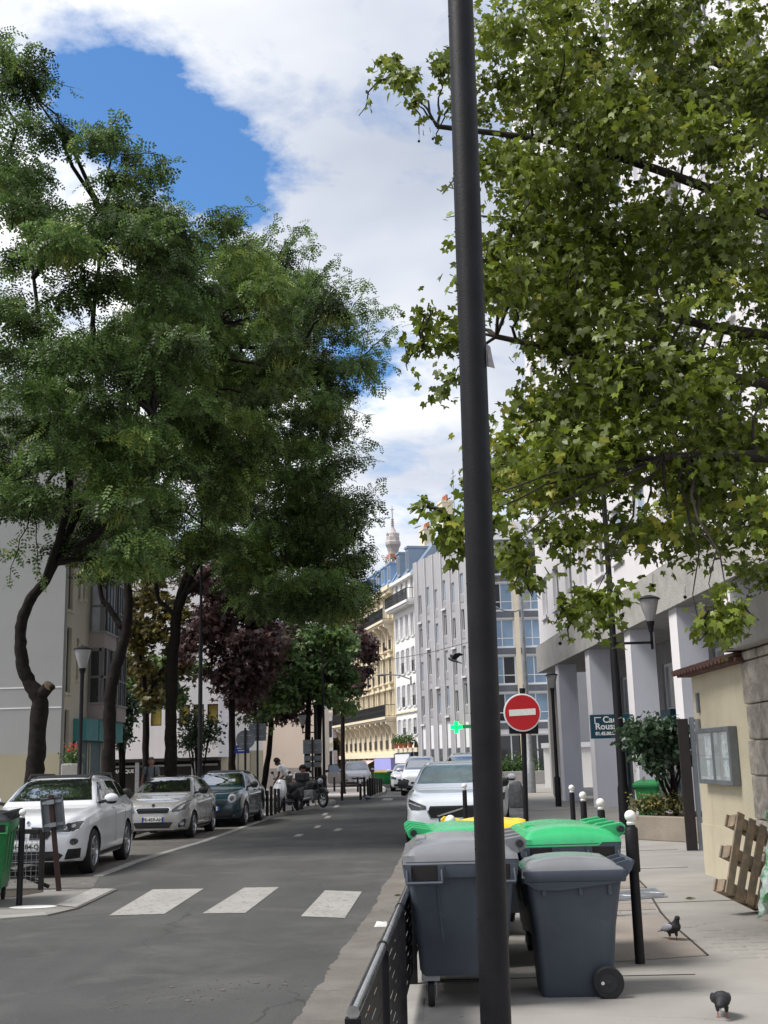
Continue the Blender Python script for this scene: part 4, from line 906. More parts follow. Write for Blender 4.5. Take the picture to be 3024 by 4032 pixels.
# sign backs on the left
def round_back(label, px, py, Y, base_px, r_, kind='round', w_=.6, h_=.6, extra=None):
    c = A(px,py,Y); t = thing('traffic_sign', label, 'sign', (c.x,Y,.12), 0, 'signs seen from behind'); z = c.z-.12
    mb = MB(); mb.lathe([(.04,0),(.04,z+h_*.5+.1)],10); part('post', mb, 'brown_paint', t, smooth=40)
    mb = MB()
    if kind == 'round': mb.lathe([(r_,-.01),(r_,.01)],24,Matrix.Translation((0,.05,z))@Matrix.Rotation(R(90),4,'X'))
    else: mb.box(-w_/2,w_/2,.045,.06,z-h_/2,z+h_/2)
    part('sign_plate', mb, 'sign_back', t)
    for zc2 in (z-.16,z+.13): mb = MB(); mb.box(-.2,.2,.02,.044,zc2,zc2+.03); part('clamp', mb, 'galv', t)
    return t, z
round_back('grey back of a round traffic sign beside a blue street plate', 966, 2912, 41, 0, .33)
round_back('grey back of a square traffic sign on the post behind the round one', 1014, 2883, 43, 0, .3, 'sq', .62, .62)
t, z = round_back('stacked dark sign plates between the two slim trunks by the square', 1230, 2940, 47, 0, .3, 'sq', .75, .55)
for dz in (-.45,-.70): mb = MB(); mb.box(-.34,.34,.046,.06,z+dz-.1,z+dz+.1); part('lower_plate', mb, 'sign_back', t)
c = A(945,2945,44); t = thing('street_name_post','small blue street name plate on a thin post behind the round sign','sign', (A(938,2945,44).x,44,.12))
mb = MB(); mb.lathe([(.03,0),(.03,c.z+.4)],8); part('post', mb, 'galv', t); mb = MB(); mb.box(-.12,.42,-.06,-.035,c.z-.32,c.z-.02); part('name_plate', mb, 'plate_blue', t)
mb = MB(); mb.box(-.04,.34,-.064,-.061,c.z-.15,c.z-.11); mb.box(-.0,.30,-.0641,-.0611,c.z-.24,c.z-.2); part('lettering', mb, 'text_white', t)
# leaning rusty sign post, seen from behind, and the hoop rail of the tree pit
g = G(232,3508,ZL)
ls = thing('leaning_sign','leaning rusty sign post carrying a bent grey plate seen from behind','sign', (g.x,g.y,ZL), (0,R(-7.0),0))
mb = MB(); mb.box(-.032,.032,-.032,.032,0,1.34); part('post', mb, 'rust_paint', ls, bevel=.006)
mb = MB(); mb.box(-.16,.16,.04,.055,.84,1.31); pl_ = part('sign_plate', mb, 'sign_back', ls)
mb = MB()
for s0 in (-.16,.145): mb.box(s0,s0+.015,-.0,.0395,.84,1.31)
mb.box(-.16,.16,0,.039,1.295,1.31); part('plate_rim', mb, 'sign_back', ls)
for zc2 in (1.22,.90): mb = MB(); mb.box(-.14,.14,.01,.038,zc2,zc2+.04); mb.box(-.05,.05,-.05,.012,zc2-.01,zc2+.05); part('clamp', mb, 'galv', ls)
g = G(160,3505,ZL)
hp = thing('hoop_rail','brown hoop rail with wire grid round the tree pit beside the bollard','rail', (g.x,g.y,ZL), 0)
mb = MB(); zt2 = A(145,3235,g.y).z-.12
mb.box(-.035,.035,-.035,.035,0,zt2); mb.box(-1.3,-1.23,-.035,.035,0,zt2); mb.box(-1.23,-.0355,-.035,.035,zt2-.07,zt2-.001); part('hoop', mb, 'brown_paint', hp, bevel=.01)
mb = MB()
for x in np.arange(-1.2,-.05,.075): mb.bar((x,0,.1),(x,0,zt2-.08),.006)
for z in np.arange(.12,zt2-.08,.075): mb.bar((-1.22,0.004,z),(-.04,0.004,z),.006)
part('wire_grid', mb, 'galv', hp)
mb = MB(); mb.bar((-.9,.1,.45),(.05,.25,.02),.05); part('broken_brace', mb, 'brown_paint', hp)
# ---------------------------------------------------------------- black barrier panel at the kerb
b0, b1 = Vector((-.16,4.42,.12)), Vector((.32,12.0,.12)); d = b1-b0; Lb = d.length
br = thing('kerb_barrier','black pedestrian barrier with slotted panels and a shiny steel top rail','barrier', b0, math.atan2(d.y,d.x))
RT = .715
for x0_,x1_ in ((0.05,1.5),(1.55,3.0),(3.05,4.5),(4.55,6.0),(6.05,7.5)):
    mb = MB(); mb.tube([(x0_-.02,0,RT),(x1_+.02,0,RT)],.024,16); part('top_rail', mb, 'steel', br, smooth=50)
    mb = MB(); mb.lathe([(.0265,0),(.0265,.05)],16,Matrix.Translation((x1_,0,RT))@Matrix.Rotation(R(90),4,'Y')); part('rail_collar', mb, 'black_paint', br, smooth=50)
    mb = MB(); hh = .072; k = 0
    z = .10
    while z < RT-.10:
        mb.box(x0_,x1_,-.001,.001,z,z+hh-.011)
        x = x0_+(.0,.17,.31)[k%3]
        mb.box(x0_,max(x0_+.001,x),-.001,.001,z+hh-.011,z+hh) if x > x0_ else None
        while x < x1_:
            xa, xb = x+.26, min(x1_,x+.46)
            if xa < x1_: mb.box(xa,xb,-.001,.001,z+hh-.011,z+hh)
            x += .46
        z += hh; k += 1
    mb.box(x0_,x1_,-.001,.001,z,RT-.03); part('slotted_panel', mb, 'black_paint', br)
    mb = MB(); mb.box(x0_-.03,x0_+.015,-.03,.03,0,RT-.02); part('post', mb, 'black_paint', br)
# ---------------------------------------------------------------- bins
def loft_rect(sections, n=5, rad=.05):                  # [(z, x0,x1,y0,y1)] rounded-rectangle rings
    mb = MB(); rings = []
    for (z,x0_,x1_,y0_,y1_) in sections:
        ring = []
        for cx_,cy_,a0 in ((x1_-rad,y1_-rad,0),(x0_+rad,y1_-rad,90),(x0_+rad,y0_+rad,180),(x1_-rad,y0_+rad,270)):
            for i in range(n): a = R(a0+90*i/(n-1)); ring.append((cx_+rad*math.cos(a), cy_+rad*math.sin(a), z))
        rings.append(ring)
    k = len(rings[0]); mb.v = [p for r_ in rings for p in r_]
    for i in range(len(rings)-1):
        for j in range(k): mb.f.append((i*k+j, i*k+(j+1)%k, (i+1)*k+(j+1)%k, (i+1)*k+j))
    mb.f.append(tuple(reversed(range(k)))); mb.f.append(tuple((len(rings)-1)*k+j for j in range(k)))
    return mb
def wheel_part(parent, name, x, y, z, r_, wd, axis='Y', hub='black_plastic'):
    ax = Matrix.Translation((x,y,z))@Matrix.Rotation(R(90),4,'X' if axis == 'Y' else 'Y')
    mb = MB(); mb.lathe([(r_*.62,-wd/2),(r_*.92,-wd/2),(r_,-wd*.3),(r_,wd*.3),(r_*.92,wd/2),(r_*.62,wd/2)],24,ax,cap=False); o = part(name, mb, 'rubber', parent, smooth=40)
    mb = MB(); mb.lathe([(r_*.62,-wd*.42),(r_*.56,-wd*.2),(r_*.22,-wd*.2),(r_*.2,-wd*.45),(.001,-wd*.5)],20,ax); mb.lathe([(r_*.62,wd*.42),(r_*.56,wd*.2),(r_*.22,wd*.2),(r_*.2,wd*.45),(.001,wd*.5)],20,ax)
    for i in range(5):
        a = i*2*math.pi/5; mb.bar(ax@Vector((r_*.2*math.cos(a),r_*.2*math.sin(a),wd*.3)), ax@Vector((r_*.6*math.cos(a),r_*.6*math.sin(a),wd*.3)), r_*.13, wd*.2); mb.bar(ax@Vector((r_*.2*math.cos(a),r_*.2*math.sin(a),-wd*.3)), ax@Vector((r_*.6*math.cos(a),r_*.6*math.sin(a),-wd*.3)), r_*.13, wd*.2)
    part('hub', mb, hub, o, smooth=40); return o
def lid_mesh(Dx, Ly, z, dome, nx_=26, ny_=20):          # domed lid, hinge at +x, raised ribs, overhanging lip
    mb = MB(); vs = []
    for i in range(nx_+1):
        for j in range(ny_+1):
            u, v = i/nx_, j/ny_
            ex = min(1, u/.10, (1-u)/.10); ey = min(1, v/.08, (1-v)/.08); e = max(0,min(ex,ey)); e = e*e*(3-2*e)
            prof = .35+.65*math.sin(math.pi*min(1,(u*.86+.07)))
            prof *= 1.0+.10*(1 if abs(v-.5) < .30 and .12 < u < .8 else 0)
            zz_ = z+.012+dome*e*prof
            if (abs(v-.18) < .03 or abs(v-.82) < .03) and .15 < u < .9: zz_ += .012
            vs.append((-Dx/2+Dx*u, -Ly/2+Ly*v, zz_))
    mb.v = vs; W_ = ny_+1
    for i in range(nx_):
        for j in range(ny_): mb.f.append((i*W_+j,(i+1)*W_+j,(i+1)*W_+j+1,i*W_+j+1))
    ring = [i*W_ for i in range(nx_+1)]+[nx_*W_+j for j in range(1,W_)]+[i*W_+ny_ for i in range(nx_-1,-1,-1)]+[j for j in range(ny_-1,0,-1)]
    o_ = len(mb.v)
    for k in ring: x,y,zz_ = mb.v[k]; dip = .045 if x < Dx*.30 else .02; mb.v.append((x*1.012,y*1.012,z-dip))
    for a in range(len(ring)): b = (a+1)%len(ring); mb.f.append((ring[a],ring[b],o_+b,o_+a))
    return mb
def container(label, x, y, rot, lidm, bodym='bin_grey', lift=0, group='four wheeled rubbish containers', Ly=1.24, Hh=1.05):
    t = thing('rubbish_container', label, 'rubbish bin', (x,y,.12), rot, group)
    Dx = .76; zr_ = Hh-.12
    b = loft_rect([(.20,-.27,.27,-Ly*.42,Ly*.42),(.24,-.29,.29,-Ly*.43,Ly*.43),(.40,-.30,.30,-Ly*.44,Ly*.44),(.41,-.305,.305,-Ly*.445,Ly*.445),(zr_-.12,-.345,.345,-Ly*.475,Ly*.475),(zr_-.02,-.352,.352,-Ly*.48,Ly*.48)],5,.045)
    body = part('body', b, bodym, t, smooth=35)
    for sx in (-1,1):
        for sy in (-.28,.0,.28): mb = MB(); mb.bar((sx*.303,sy*Ly,.42),(sx*.348,sy*Ly,zr_-.14),.02,.16,(0,1,0)); part('rib', mb, bodym, body)
    for sy in (-1,1): mb = MB(); mb.bar((-.13,sy*Ly*.447,.42),(-.16,sy*Ly*.478,zr_-.16),.014,.012); part('rib', mb, bodym, body)
    rim = loft_rect([(zr_-.10,-.375,.375,-Ly*.5,Ly*.5),(zr_+.0,-.39,.39,-Ly*.505,Ly*.505),(zr_+.02,-.385,.385,-Ly*.50,Ly*.50)],4,.03)
    rm = part('rim', rim, bodym, t, smooth=35)
    for sy in (-1,1):
        for sx in (-.24,.24):
            yo = sy*Ly*.5
            mb = MB(); mb.box(sx-.085,sx+.085,yo-.014*sy-.004,yo+.012*sy+.004,zr_-.115,zr_-.022); part('handle_recess', mb, 'garage_dark', rm)
            mb = MB(); mb.tube([(sx-.115,yo+.02*sy,zr_-.05),(sx-.115,yo+.055*sy,zr_-.13),(sx+.115,yo+.055*sy,zr_-.13),(sx+.115,yo+.02*sy,zr_-.05)],.013,8)
            for q in (-.108,.108): mb.box(sx+q-.02,sx+q+.02,min(yo,yo+.03*sy),max(yo,yo+.03*sy),zr_-.13,zr_-.02)
            part('handle', mb, bodym, rm, smooth=45)
    lid = part('lid', lid_mesh(Dx, Ly*1.0, zr_+.03, .088), lidm, t, smooth=50)
    for sy in (-.38,-.14,.14,.38): mb = MB(); mb.prism([(-.26,0),(.0,.095),(.13,.115),(.165,.085),(.155,.03),(.06,-.03),(-.1,-.01)],.035,Matrix.Translation((.29,sy*Ly-.0175+.035,zr_+.035))@Matrix.Rotation(R(90),4,'X')); part('hinge_arm', mb, lidm, lid, bevel=.008)
    for sy in (-.42,-.10,.18,.42): mb = MB(); mb.lathe([(.026,-.05),(.026,.05)],12,Matrix.Translation((.405,sy*Ly*.98,zr_+.10))@Matrix.Rotation(R(90),4,'X')); part('hinge_knob', mb, 'black_plastic', lid, smooth=40)
    mb = MB(); mb.box(-.30,-.22,-.14*Ly,.14*Ly,zr_+.09,zr_+.13); part('lid_catch', mb, lidm, lid, bevel=.012)
    if lift: lid.rotation_euler = (0,lift,0)
    for sx in (-.22,.22):
        for sy in (-.36,.36):
            mb = MB(); mb.box(sx-.06,sx+.06,sy*Ly-.06,sy*Ly+.06,.165,.21); mb.box(sx-.038,sx-.028,sy*Ly-.03,sy*Ly+.03,.06,.166); mb.box(sx+.028,sx+.038,sy*Ly-.03,sy*Ly+.03,.06,.166); f = part('caster_fork', mb, 'galv', t, bevel=.006)
            wheel_part(f, 'caster_wheel', sx, sy*Ly, .082, .082, .045, 'X')
    return t
CA = A(1818,3500,7.98); cA = container('grey container with a grey lid half hidden by the near black pole', CA.x+.015, 8.62, R(-1.5), 'lid_grey')
CB = A(1828,3300,9.6); container('grey container with a green lid hinged on its left, behind the near grey one', CB.x-.01, 10.02, R(181), 'lid_green')
CC = A(1905,3200,11.4); container('grey container with a tilted yellow lid farthest back in the row', CC.x+.10, 11.66, R(184), 'lid_yellow', Hh=1.0)
CD = A(2218,3300,9.3); container('grey container with a bright green lid behind the grey wheelie bin', CD.x+.045, 9.88, R(1), 'lid_green')
mb = MB(); mb.ball((0,0,0),.16,12,8,(1,.9,.9)); lb_ = A(1985,3235,11.3)
# chain hanging on the near container
mb = MB()
for i in range(14): mb.ball((.155+.005*math.sin(i),-.585,.52-.024*i),.010,6,4,(.8,.8,1.3))
part('chain', mb, 'steel', cA)
def wheelie(label, x, y, rot, lidm='lid_grey', bodym='bin_grey', Hh=1.0, wheels=True, z=.12):
    t = thing('wheelie_bin', label, 'rubbish bin', (x,y,z), rot)      # wheels / hinge at +x
    b = loft_rect([(.0,-.235,.235,-.20,.20),(.03,-.245,.245,-.21,.21),(.45,-.27,.285,-.232,.232),(Hh-.12,-.315,.335,-.262,.262),(Hh-.06,-.32,.34,-.265,.265)],5,.045); body = part('body', b, bodym, t, smooth=35)
    rim = loft_rect([(Hh-.115,-.345,.362,-.285,.285),(Hh-.105,-.35,.366,-.29,.29),(Hh-.045,-.355,.372,-.295,.295),(Hh-.035,-.35,.368,-.29,.29)],4,.03); rm = part('rim', rim, bodym, t, smooth=35)
    for sy in (-1,1): mb = MB(); mb.add([(-.33,sy*.293,Hh-.11),(.33,sy*.293,Hh-.11),(.25,sy*.288,Hh-.13),(-.1,sy*.284,Hh-.165),(-.25,sy*.284,Hh-.16)],[(0,1,2,3,4)]); part('rim_skirt', mb, bodym, rm)
    for x_ in (-.2,.05,.25):
        for sy in (-1,1): mb = MB(); mb.box(x_-.012,x_+.012,min(sy*.255,sy*.275),max(sy*.255,sy*.275),Hh-.20,Hh-.11); part('rib', mb, bodym, rm)
    lid = part('lid', lid_mesh(.69,.575,Hh-.035,.065,22,16), lidm, t, smooth=50)
    mb = MB(); mb.tube([(.40,-.24,Hh-.02),(.42,-.24,Hh+.01),(.42,.24,Hh+.01),(.40,.24,Hh-.02)],.016,10)
    for sy in (-.24,0,.24): mb.prism([(-.12,0),(.0,.04),(.06,.055),(.095,.03),(.08,-.01),(.03,-.07),(-.02,-.06)],.03,Matrix.Translation((.33,sy+.015,Hh-.03))@Matrix.Rotation(R(90),4,'X'))
    part('handle', mb, bodym, t, smooth=45)
    mb = MB(); mb.tube([(.16,-.29,.10),(.16,.29,.10)],.012,8); ax = part('axle', mb, 'steel', t)
    for sy in (-1,1): wheel_part(t, 'wheel', .20, sy*.26, .10, .105, .055, 'Y')
    return t
eb = A(2250,3700,8.4); wheelie('grey two wheeled bin standing in front of the green lidded container', A(2268,3700,8.35).x, 8.55, R(-2), Hh=.865)
gbp = A(2560,3100,26.5); wheelie('green bin behind the planter beside the teal shop', gbp.x, 26.5, R(60), 'bin_green', 'bin_green', .98)
# green container at the left edge
gL = G(0,3570,ZL); gc = container('green container with a black lid cut by the left edge of the picture', gL.x-.36, gL.y+.35, R(12), 'black_plastic', 'bin_green', group='left corner container', Hh=1.16); gc.location.z = ZL
# far bins
for i,(px,lab) in enumerate(((1512,'far green bin with a yellow lid outside the lilac shop'),(1572,'far dark bin with a yellow lid beside the shop'))):
    p = A(px,3105,76); c = container(lab, p.x, 76, R(90), 'lid_yellow', 'bin_green' if i == 0 else 'bin_grey', group='far bins by the shops'); c.location.z = 0.02
p = A(1605,3100,75); t = thing('rubbish_bags','pile of black rubbish bags beside the far bins','rubbish', (p.x,75,.02))
mb = MB()
for i in range(5): mb.ball((random.uniform(-.5,.5),random.uniform(-.3,.3),.35+.25*(i==2)),.42,10,7,(1,.9,.85))
remesh('bag', mb, 'bag_black', .05, t)
# grey sack by the kerb beyond the white car
p = G(2040,3180,.12); t = thing('rubbish_sack','big pale grey sack standing on the pavement behind the no entry post','sack', (p.x-.05,p.y,.12)); t.scale = (.64,)*3
mb = MB(); mb.lathe([(.36,.0),(.42,.3),(.40,.8),(.33,1.15),(.12,1.28)],14); mb.ball((.1,.05,1.22),.18,8,6,(1.2,1,.5)); remesh('sack', mb, 'bag_grey', .05, t)
# ---------------------------------------------------------------- cream garden wall with stone pier
def onwall(px, py, X=4.2):
    d = ray(px,py); t_ = X/d.x; return Vector((X, d.y*t_, d.z*t_+EYE))
def c6(x, y): return (2400+.655*x, 2250+.655*y)
gw = thing('garden_wall','cream rendered garden wall with a tiled coping and rough stone pier','wall', (4.2,16.2,.12), R(-90))   # x towards the camera, y into the garden
wl0 = 16.2-onwall(*c6(838,700)).y
ztw = onwall(*c6(512,690)).z-.12; ztr = onwall(*c6(800,480)).z-.12
TH = 2.62
mb = MB(); mb.box(0,wl0+.4,0,.45,0,TH); part('render', mb, 'cream_wall', gw)
mb = MB(); mb.box(-.012,wl0+.2,-.02,-.002,0,.66); part('plinth', mb, 'cream_wall', gw)
# coping of clay tiles
rt = MB(); rt.box(-.15,wl0+.1,-.16,.5,TH+.002,TH+.05); part('coping_bed', rt, 'tile', gw)
mb = MB(); mb.lathe([(.075,0),(.085,.28),(.07,.30)],10,Matrix.Rotation(R(-90),4,'X')@Matrix.Diagonal((1,.55,1,1))); tm = mesh(mb,'tile',40,'roof_tile')
for i in range(int((wl0+.3)/.165)):
    for r_ in range(2):
        o = part('roof_tile', tm, None, gw, loc=(-.1+i*.165+random.uniform(-.01,.01), -.23+r_*.26, TH+.055+r_*.05)); o.rotation_euler = (R(10),random.uniform(-.04,.04),random.uniform(-.05,.05))
# pier: individually cut stones
px0 = wl0; zz_ = 0.0; side = 0
while zz_ < TH+.1:
    h = random.uniform(.34,.52); ex = (.09 if side%2 else 0)+random.uniform(-.03,.03)
    mb = MB(); mb.box(px0-ex,px0+.55,-.05-random.uniform(0,.02),.5,zz_+.006,min(zz_+h,TH+.12)-.006); part('stone', mb, 'stone', gw, bevel=.02)
    mb = MB(); mb.box(px0+.562,px0+1.3,-.05-random.uniform(0,.02),.5,zz_+.006,min(zz_+h,TH+.12)-.006); part('stone', mb, 'stone', gw, bevel=.02)
    zz_ += h; side += 1
mb = MB(); mb.box(px0-.25,px0+2.2,-.22,.7,TH+.13,TH+.62); part('pier_cap', mb, 'concrete', gw, bevel=.03)
mb = MB(); mb.box(px0+1.31,px0+6,-.04,.5,0,TH); part('wall_continued', mb, 'cream_wall', gw)
# letter box and intercom, lamp
q = onwall(*c6(552,1040)); mb = MB(); mb.box(-.06,.06,-.05,-.003,-.28,.34); o = part('intercom', mb, 'galv', gw, bevel=.01, loc=(16.2-q.y,0,q.z-.12))
q = onwall(*c6(538,790)); mb = MB(); mb.box(-.05,.05,-.03,-.003,-.13,.13); part('number_plate', mb, 'sign_back', gw, loc=(16.2-q.y,0,q.z-.12))
# notice board
qa, qb = onwall(*c6(577,1120)), onwall(*c6(780,1100)); 
nbx = 16.2-qa.y; nbw = qa.y-qb.y; nb_ = thing('notice_board','double glazed grey framed notice board on the cream wall','notice board', (4.2-.003,16.2-nbx,0), R(-90))
z0_, z1_ = onwall(*c6(690,1280)).z, onwall(*c6(690,935)).z
mb = MB()
for xa,xb in ((0,.07),(nbw*.5-.04,nbw*.5+.04),(nbw-.07,nbw)): mb.box(xa,xb,-.11,-.0,z0_,z1_)
for za,zb3 in ((z0_,z0_+.06),(z1_-.06,z1_)): mb.box(.07,nbw-.07,-.108,-.002,za,zb3)
part('frame', mb, 'sign_back', nb_, bevel=.008)
mb = MB(); mb.box(.05,nbw-.05,-.02,-.004,z0_+.05,z1_-.05); part('backing', mb, 'frame_grey', nb_)
for k in range(2):
    x_ = .1+k*nbw*.5; 
    for (u0,v0,u1,v1) in ((.05,.45,.5,.95),(.52,.5,.95,.9),(.1,.05,.45,.4),(.5,.08,.9,.42)):
        wq = nbw*.5-.16; hq = z1_-z0_-.14; mb = MB(); mb.box(x_+u0*wq,x_+u1*wq,-.026,-.021,z0_+.07+v0*hq,z0_+.07+v1*hq); part('poster', mb, 'poster', nb_)
def glass_pane(name):
    m = bpy.data.materials.new(name); m.use_nodes = True; b = m.node_tree.nodes['Principled BSDF']
    b.inputs['Base Color'].default_value = (.9,.95,.95,1); b.inputs['Roughness'].default_value = .02; b.inputs['Alpha'].default_value = .28; b.inputs['Specular IOR Level'].default_value = 1.0; b.inputs['Coat Weight'].default_value = 1; MT[name] = m
glass_pane('clear_pane')
for k in range(2):
    xa = .07+k*(nbw*.5-.03); mb = MB(); mb.box(xa,xa+nbw*.5-.11,-.10,-.095,z0_+.06,z1_-.06); part('pane', mb, 'clear_pane', nb_)
# gate leaf folded back
g = G(2710,3350,.12); gt = thing('open_gate','tall dark steel gate leaf folded open beside the planter','gate', (g.x,g.y,.12), R(-12))
zg_ = A(2690,2830,g.y).z-.12
mb = MB(); mb.box(-.02,.16,0,.16,0,zg_); part('gate_post', mb, 'brown_paint', gt, bevel=.008); mb = MB(); mb.box(.18,.26,.02,.1,0,zg_+.02); part('stile', mb, 'sign_back', gt)
mb = MB(); mb.bar((.27,.06,zg_-.03),(.48,-.25,zg_-.03),.05); mb.bar((.48,-.25,.03),(.48,-.25,zg_),.05); mb.bar((.27,.06,.1),(.48,-.25,.1),.05)
for i in range(4): t_ = (i+1)/5; mb.bar((.27+.21*t_,.06-.31*t_,.1),(.27+.21*t_,.06-.31*t_,zg_-.03),.022)
part('leaf_bars', mb, 'black_paint', gt)
# ---------------------------------------------------------------- planter with shrubs
plL, plR = G(2484,3305,.12), G(2712,3318,.12)
pt = thing('concrete_planter','long low concrete planter by the open gate','planter', (plL.x,plL.y,.12), math.atan2(plR.y-plL.y,plR.x-plL.x))
PWd = (plR-plL).length+1.3; phh = A(2600,3212,22.6).z-.12
mb = MB(); mb.box(0,PWd,0,.18,0,phh); mb.box(0,.18,.181,2.4,0,phh); mb.box(PWd-.18,PWd,.181,2.4,0,phh); part('rim_wall', mb, 'planter', pt, bevel=.015)
mb = MB(); mb.box(.181,PWd-.181,.182,2.4,.02,phh-.06); part('soil', mb, 'soil', pt)
def shrub(name, label, loc, blobs, n, tpl, size, m, stems, group=None, cat='shrub', spread=1.3, tint=(0,.85), bark='bark'):
    t = thing(name, label, cat, loc, 0, group)
    if stems:
        mb = MB()
        for a, b, r_ in stems: mb.tube(curve_pts(a,b,4,.05,.04),[r_*(1-.12*i) for i in range(5)],7)
        part('stems', mb, bark, t, smooth=60)
    pts,k,d_ = blob_points(blobs,n); leaves('foliage', tpl, pts, rand_rot(n,.25,spread), RNG.uniform(*size,n), m, t, np.clip(RNG.uniform(*tint,n)+.25*(RNG.random(n)>.93),0,1))
    return t
bb = A(2590,2930,23.2); base = plL+Vector((.5,.9,phh-.05))
cz = A(2560,2925,23.4); bz = A(2660,3150,23.4)
o3 = Vector((bz.x,23.4,.12+phh-.06))
bl_ = []
for px,py,r_ in ((2490,2890,.34),(2540,2870,.36),(2600,2870,.36),(2640,2880,.34),(2680,2900,.34),(2520,2940,.34),(2580,2950,.36),(2640,2950,.36),(2560,3000,.28),(2600,3020,.24),(2680,2990,.3)):
    p = A(px,py,23.4+random.uniform(-.4,.4)); bl_.append((p.x-o3.x,p.y-o3.y,p.z-o3.z,r_,r_*.8))
shrub('laurel_shrub','glossy dark green laurel shrub leaning over the planter beside the lamp post', o3, bl_, 2300, blade(), (.10,.17), 'leaf_laurel', [((0,0,0),(b[0]*.8,b[1]*.8,b[2]*.85),.03) for b in bl_])
for i,(px,lab) in enumerate(((2540,'yellowing low box bush on the left of the planter'),(2590,'yellowing low box bush in the middle of the planter'),(2660,'yellowing low box bush nearest the open gate'))):
    p = A(px,3175,23.0); shrub('box_bush', lab, (p.x,23.0,.12+phh-.06), [(0,0,.22,.26,.24),(.15,0,.32,.16,.18),(-.15,.05,.28,.18,.2)], 420, blade(), (.05,.085), 'leaf_box', [((0,0,0),(.1*q,.05,.3),.012) for q in (-1,0,1)], 'box bushes in the planter')
# hedge before the glazed flats
p = A(2000,3080,70)
for i,(px,w0,lab) in enumerate(((1985,1.1,'trimmed hedge section left of the no entry post before the glazed flats'),(2060,1.0,'trimmed hedge section right of the no entry post before the glazed flats'))):
    c = A(px,3080,72); h = A(px,2985-20*i,72).z
    shrub('hedge', lab, (c.x,72,.12), [(x,0,h*.45,.75,h*.5) for x in np.linspace(-.7,.7,4)], 1500, blade(), (.10,.2), 'leaf_hedge', [((0,0,0),(0,0,h*.6),.06)], 'hedge before the flats', 'hedge')
mb = MB(); c = A(1990,3080,71); mb.box(-2.4,3.4,-.2,.2,0,.75); part('hedge_wall', mb, 'concrete', None, loc=(c.x,70.6,.12), label='low pale concrete wall under the hedge before the glazed flats', cat='wall', bevel=.02)
# ---------------------------------------------------------------- pallet and plastic film
pb = A(2870,3570,12.75)
pal = thing('pallet','broken wooden pallet leaning on end against the stone pier','pallet', (3.62,12.6,.12))
# local frame: leaning, long axis up and to the right
ex_ = (A(2975,3230,13.0)-A(2905,3560,12.6)).normalized()     # up along pallet
Ppt = A(2872,3545,12.55); Qpt = A(2935,3590,12.75)
ux = Vector((.80,.34,-.40)).normalized(); up_ = Vector((.36,.30,.88)); up_ = (up_-ux*up_.dot(ux)).normalized(); nz_ = ux.cross(up_)
Mp = Matrix(((ux.x,up_.x,nz_.x,0),(ux.y,up_.y,nz_.y,0),(ux.z,up_.z,nz_.z,0),(0,0,0,1)))
pal.matrix_basis = Matrix.Translation((3.24,12.15,.40))@Mp
Wp, Lp = .50, .84
for x_ in (.0,.135,.27,.40): mb = MB(); mb.box(x_,x_+.09,0,Lp,.10,.122); o = part('slat', mb, 'wood', pal, bevel=.004); o.rotation_euler = (0,0,random.uniform(-.02,.02))
for y_ in (.02,.37,.70):
    mb = MB(); mb.box(-.02,Wp+.02,y_,y_+.11,.076,.098); part('stringer_board', mb, 'wood', pal, bevel=.004)
    for x_ in (-.01,.19,.39): mb = MB(); mb.box(x_,x_+.12,y_-.01,y_+.12,-.02,.074); part('block', mb, 'wood', pal, bevel=.006)
    mb = MB(); mb.box(-.03,Wp+.03,y_-.005,y_+.12,-.045,-.022); part('bottom_board', mb, 'wood', pal, bevel=.004)
bpy.context.view_layer.update(); pal.location.z += .122-min((c.matrix_world@v.co).z for c in pal.children for v in c.data.vertices)
fm = thing('plastic_film','crumpled clear and green plastic film hanging beside the pallet','plastic film', (3.74,11.75,.12))
mb = MB(); nU, nV = 10, 16
for i in range(nU+1):
    for j in range(nV+1):
        u, v = i/nU, j/nV; wv = .07+.13*v
        mb.v.append(((u-.5)*2*wv+.05*math.sin(v*5+u*3)+random.uniform(-.015,.015), .07*math.sin(u*9+v*4)+random.uniform(-.02,.02), 1.02-1.0*v+.05*math.sin(u*7)*(v>.8)))
for i in range(nU):
    for j in range(nV): a = i*(nV+1)+j; mb.f.append((a,a+1,a+nV+2,a+nV+1))
o = part('sheet', mb, 'film', fm, smooth=30); s_m = o.modifiers.new('t','SOLIDIFY'); s_m.thickness = .004
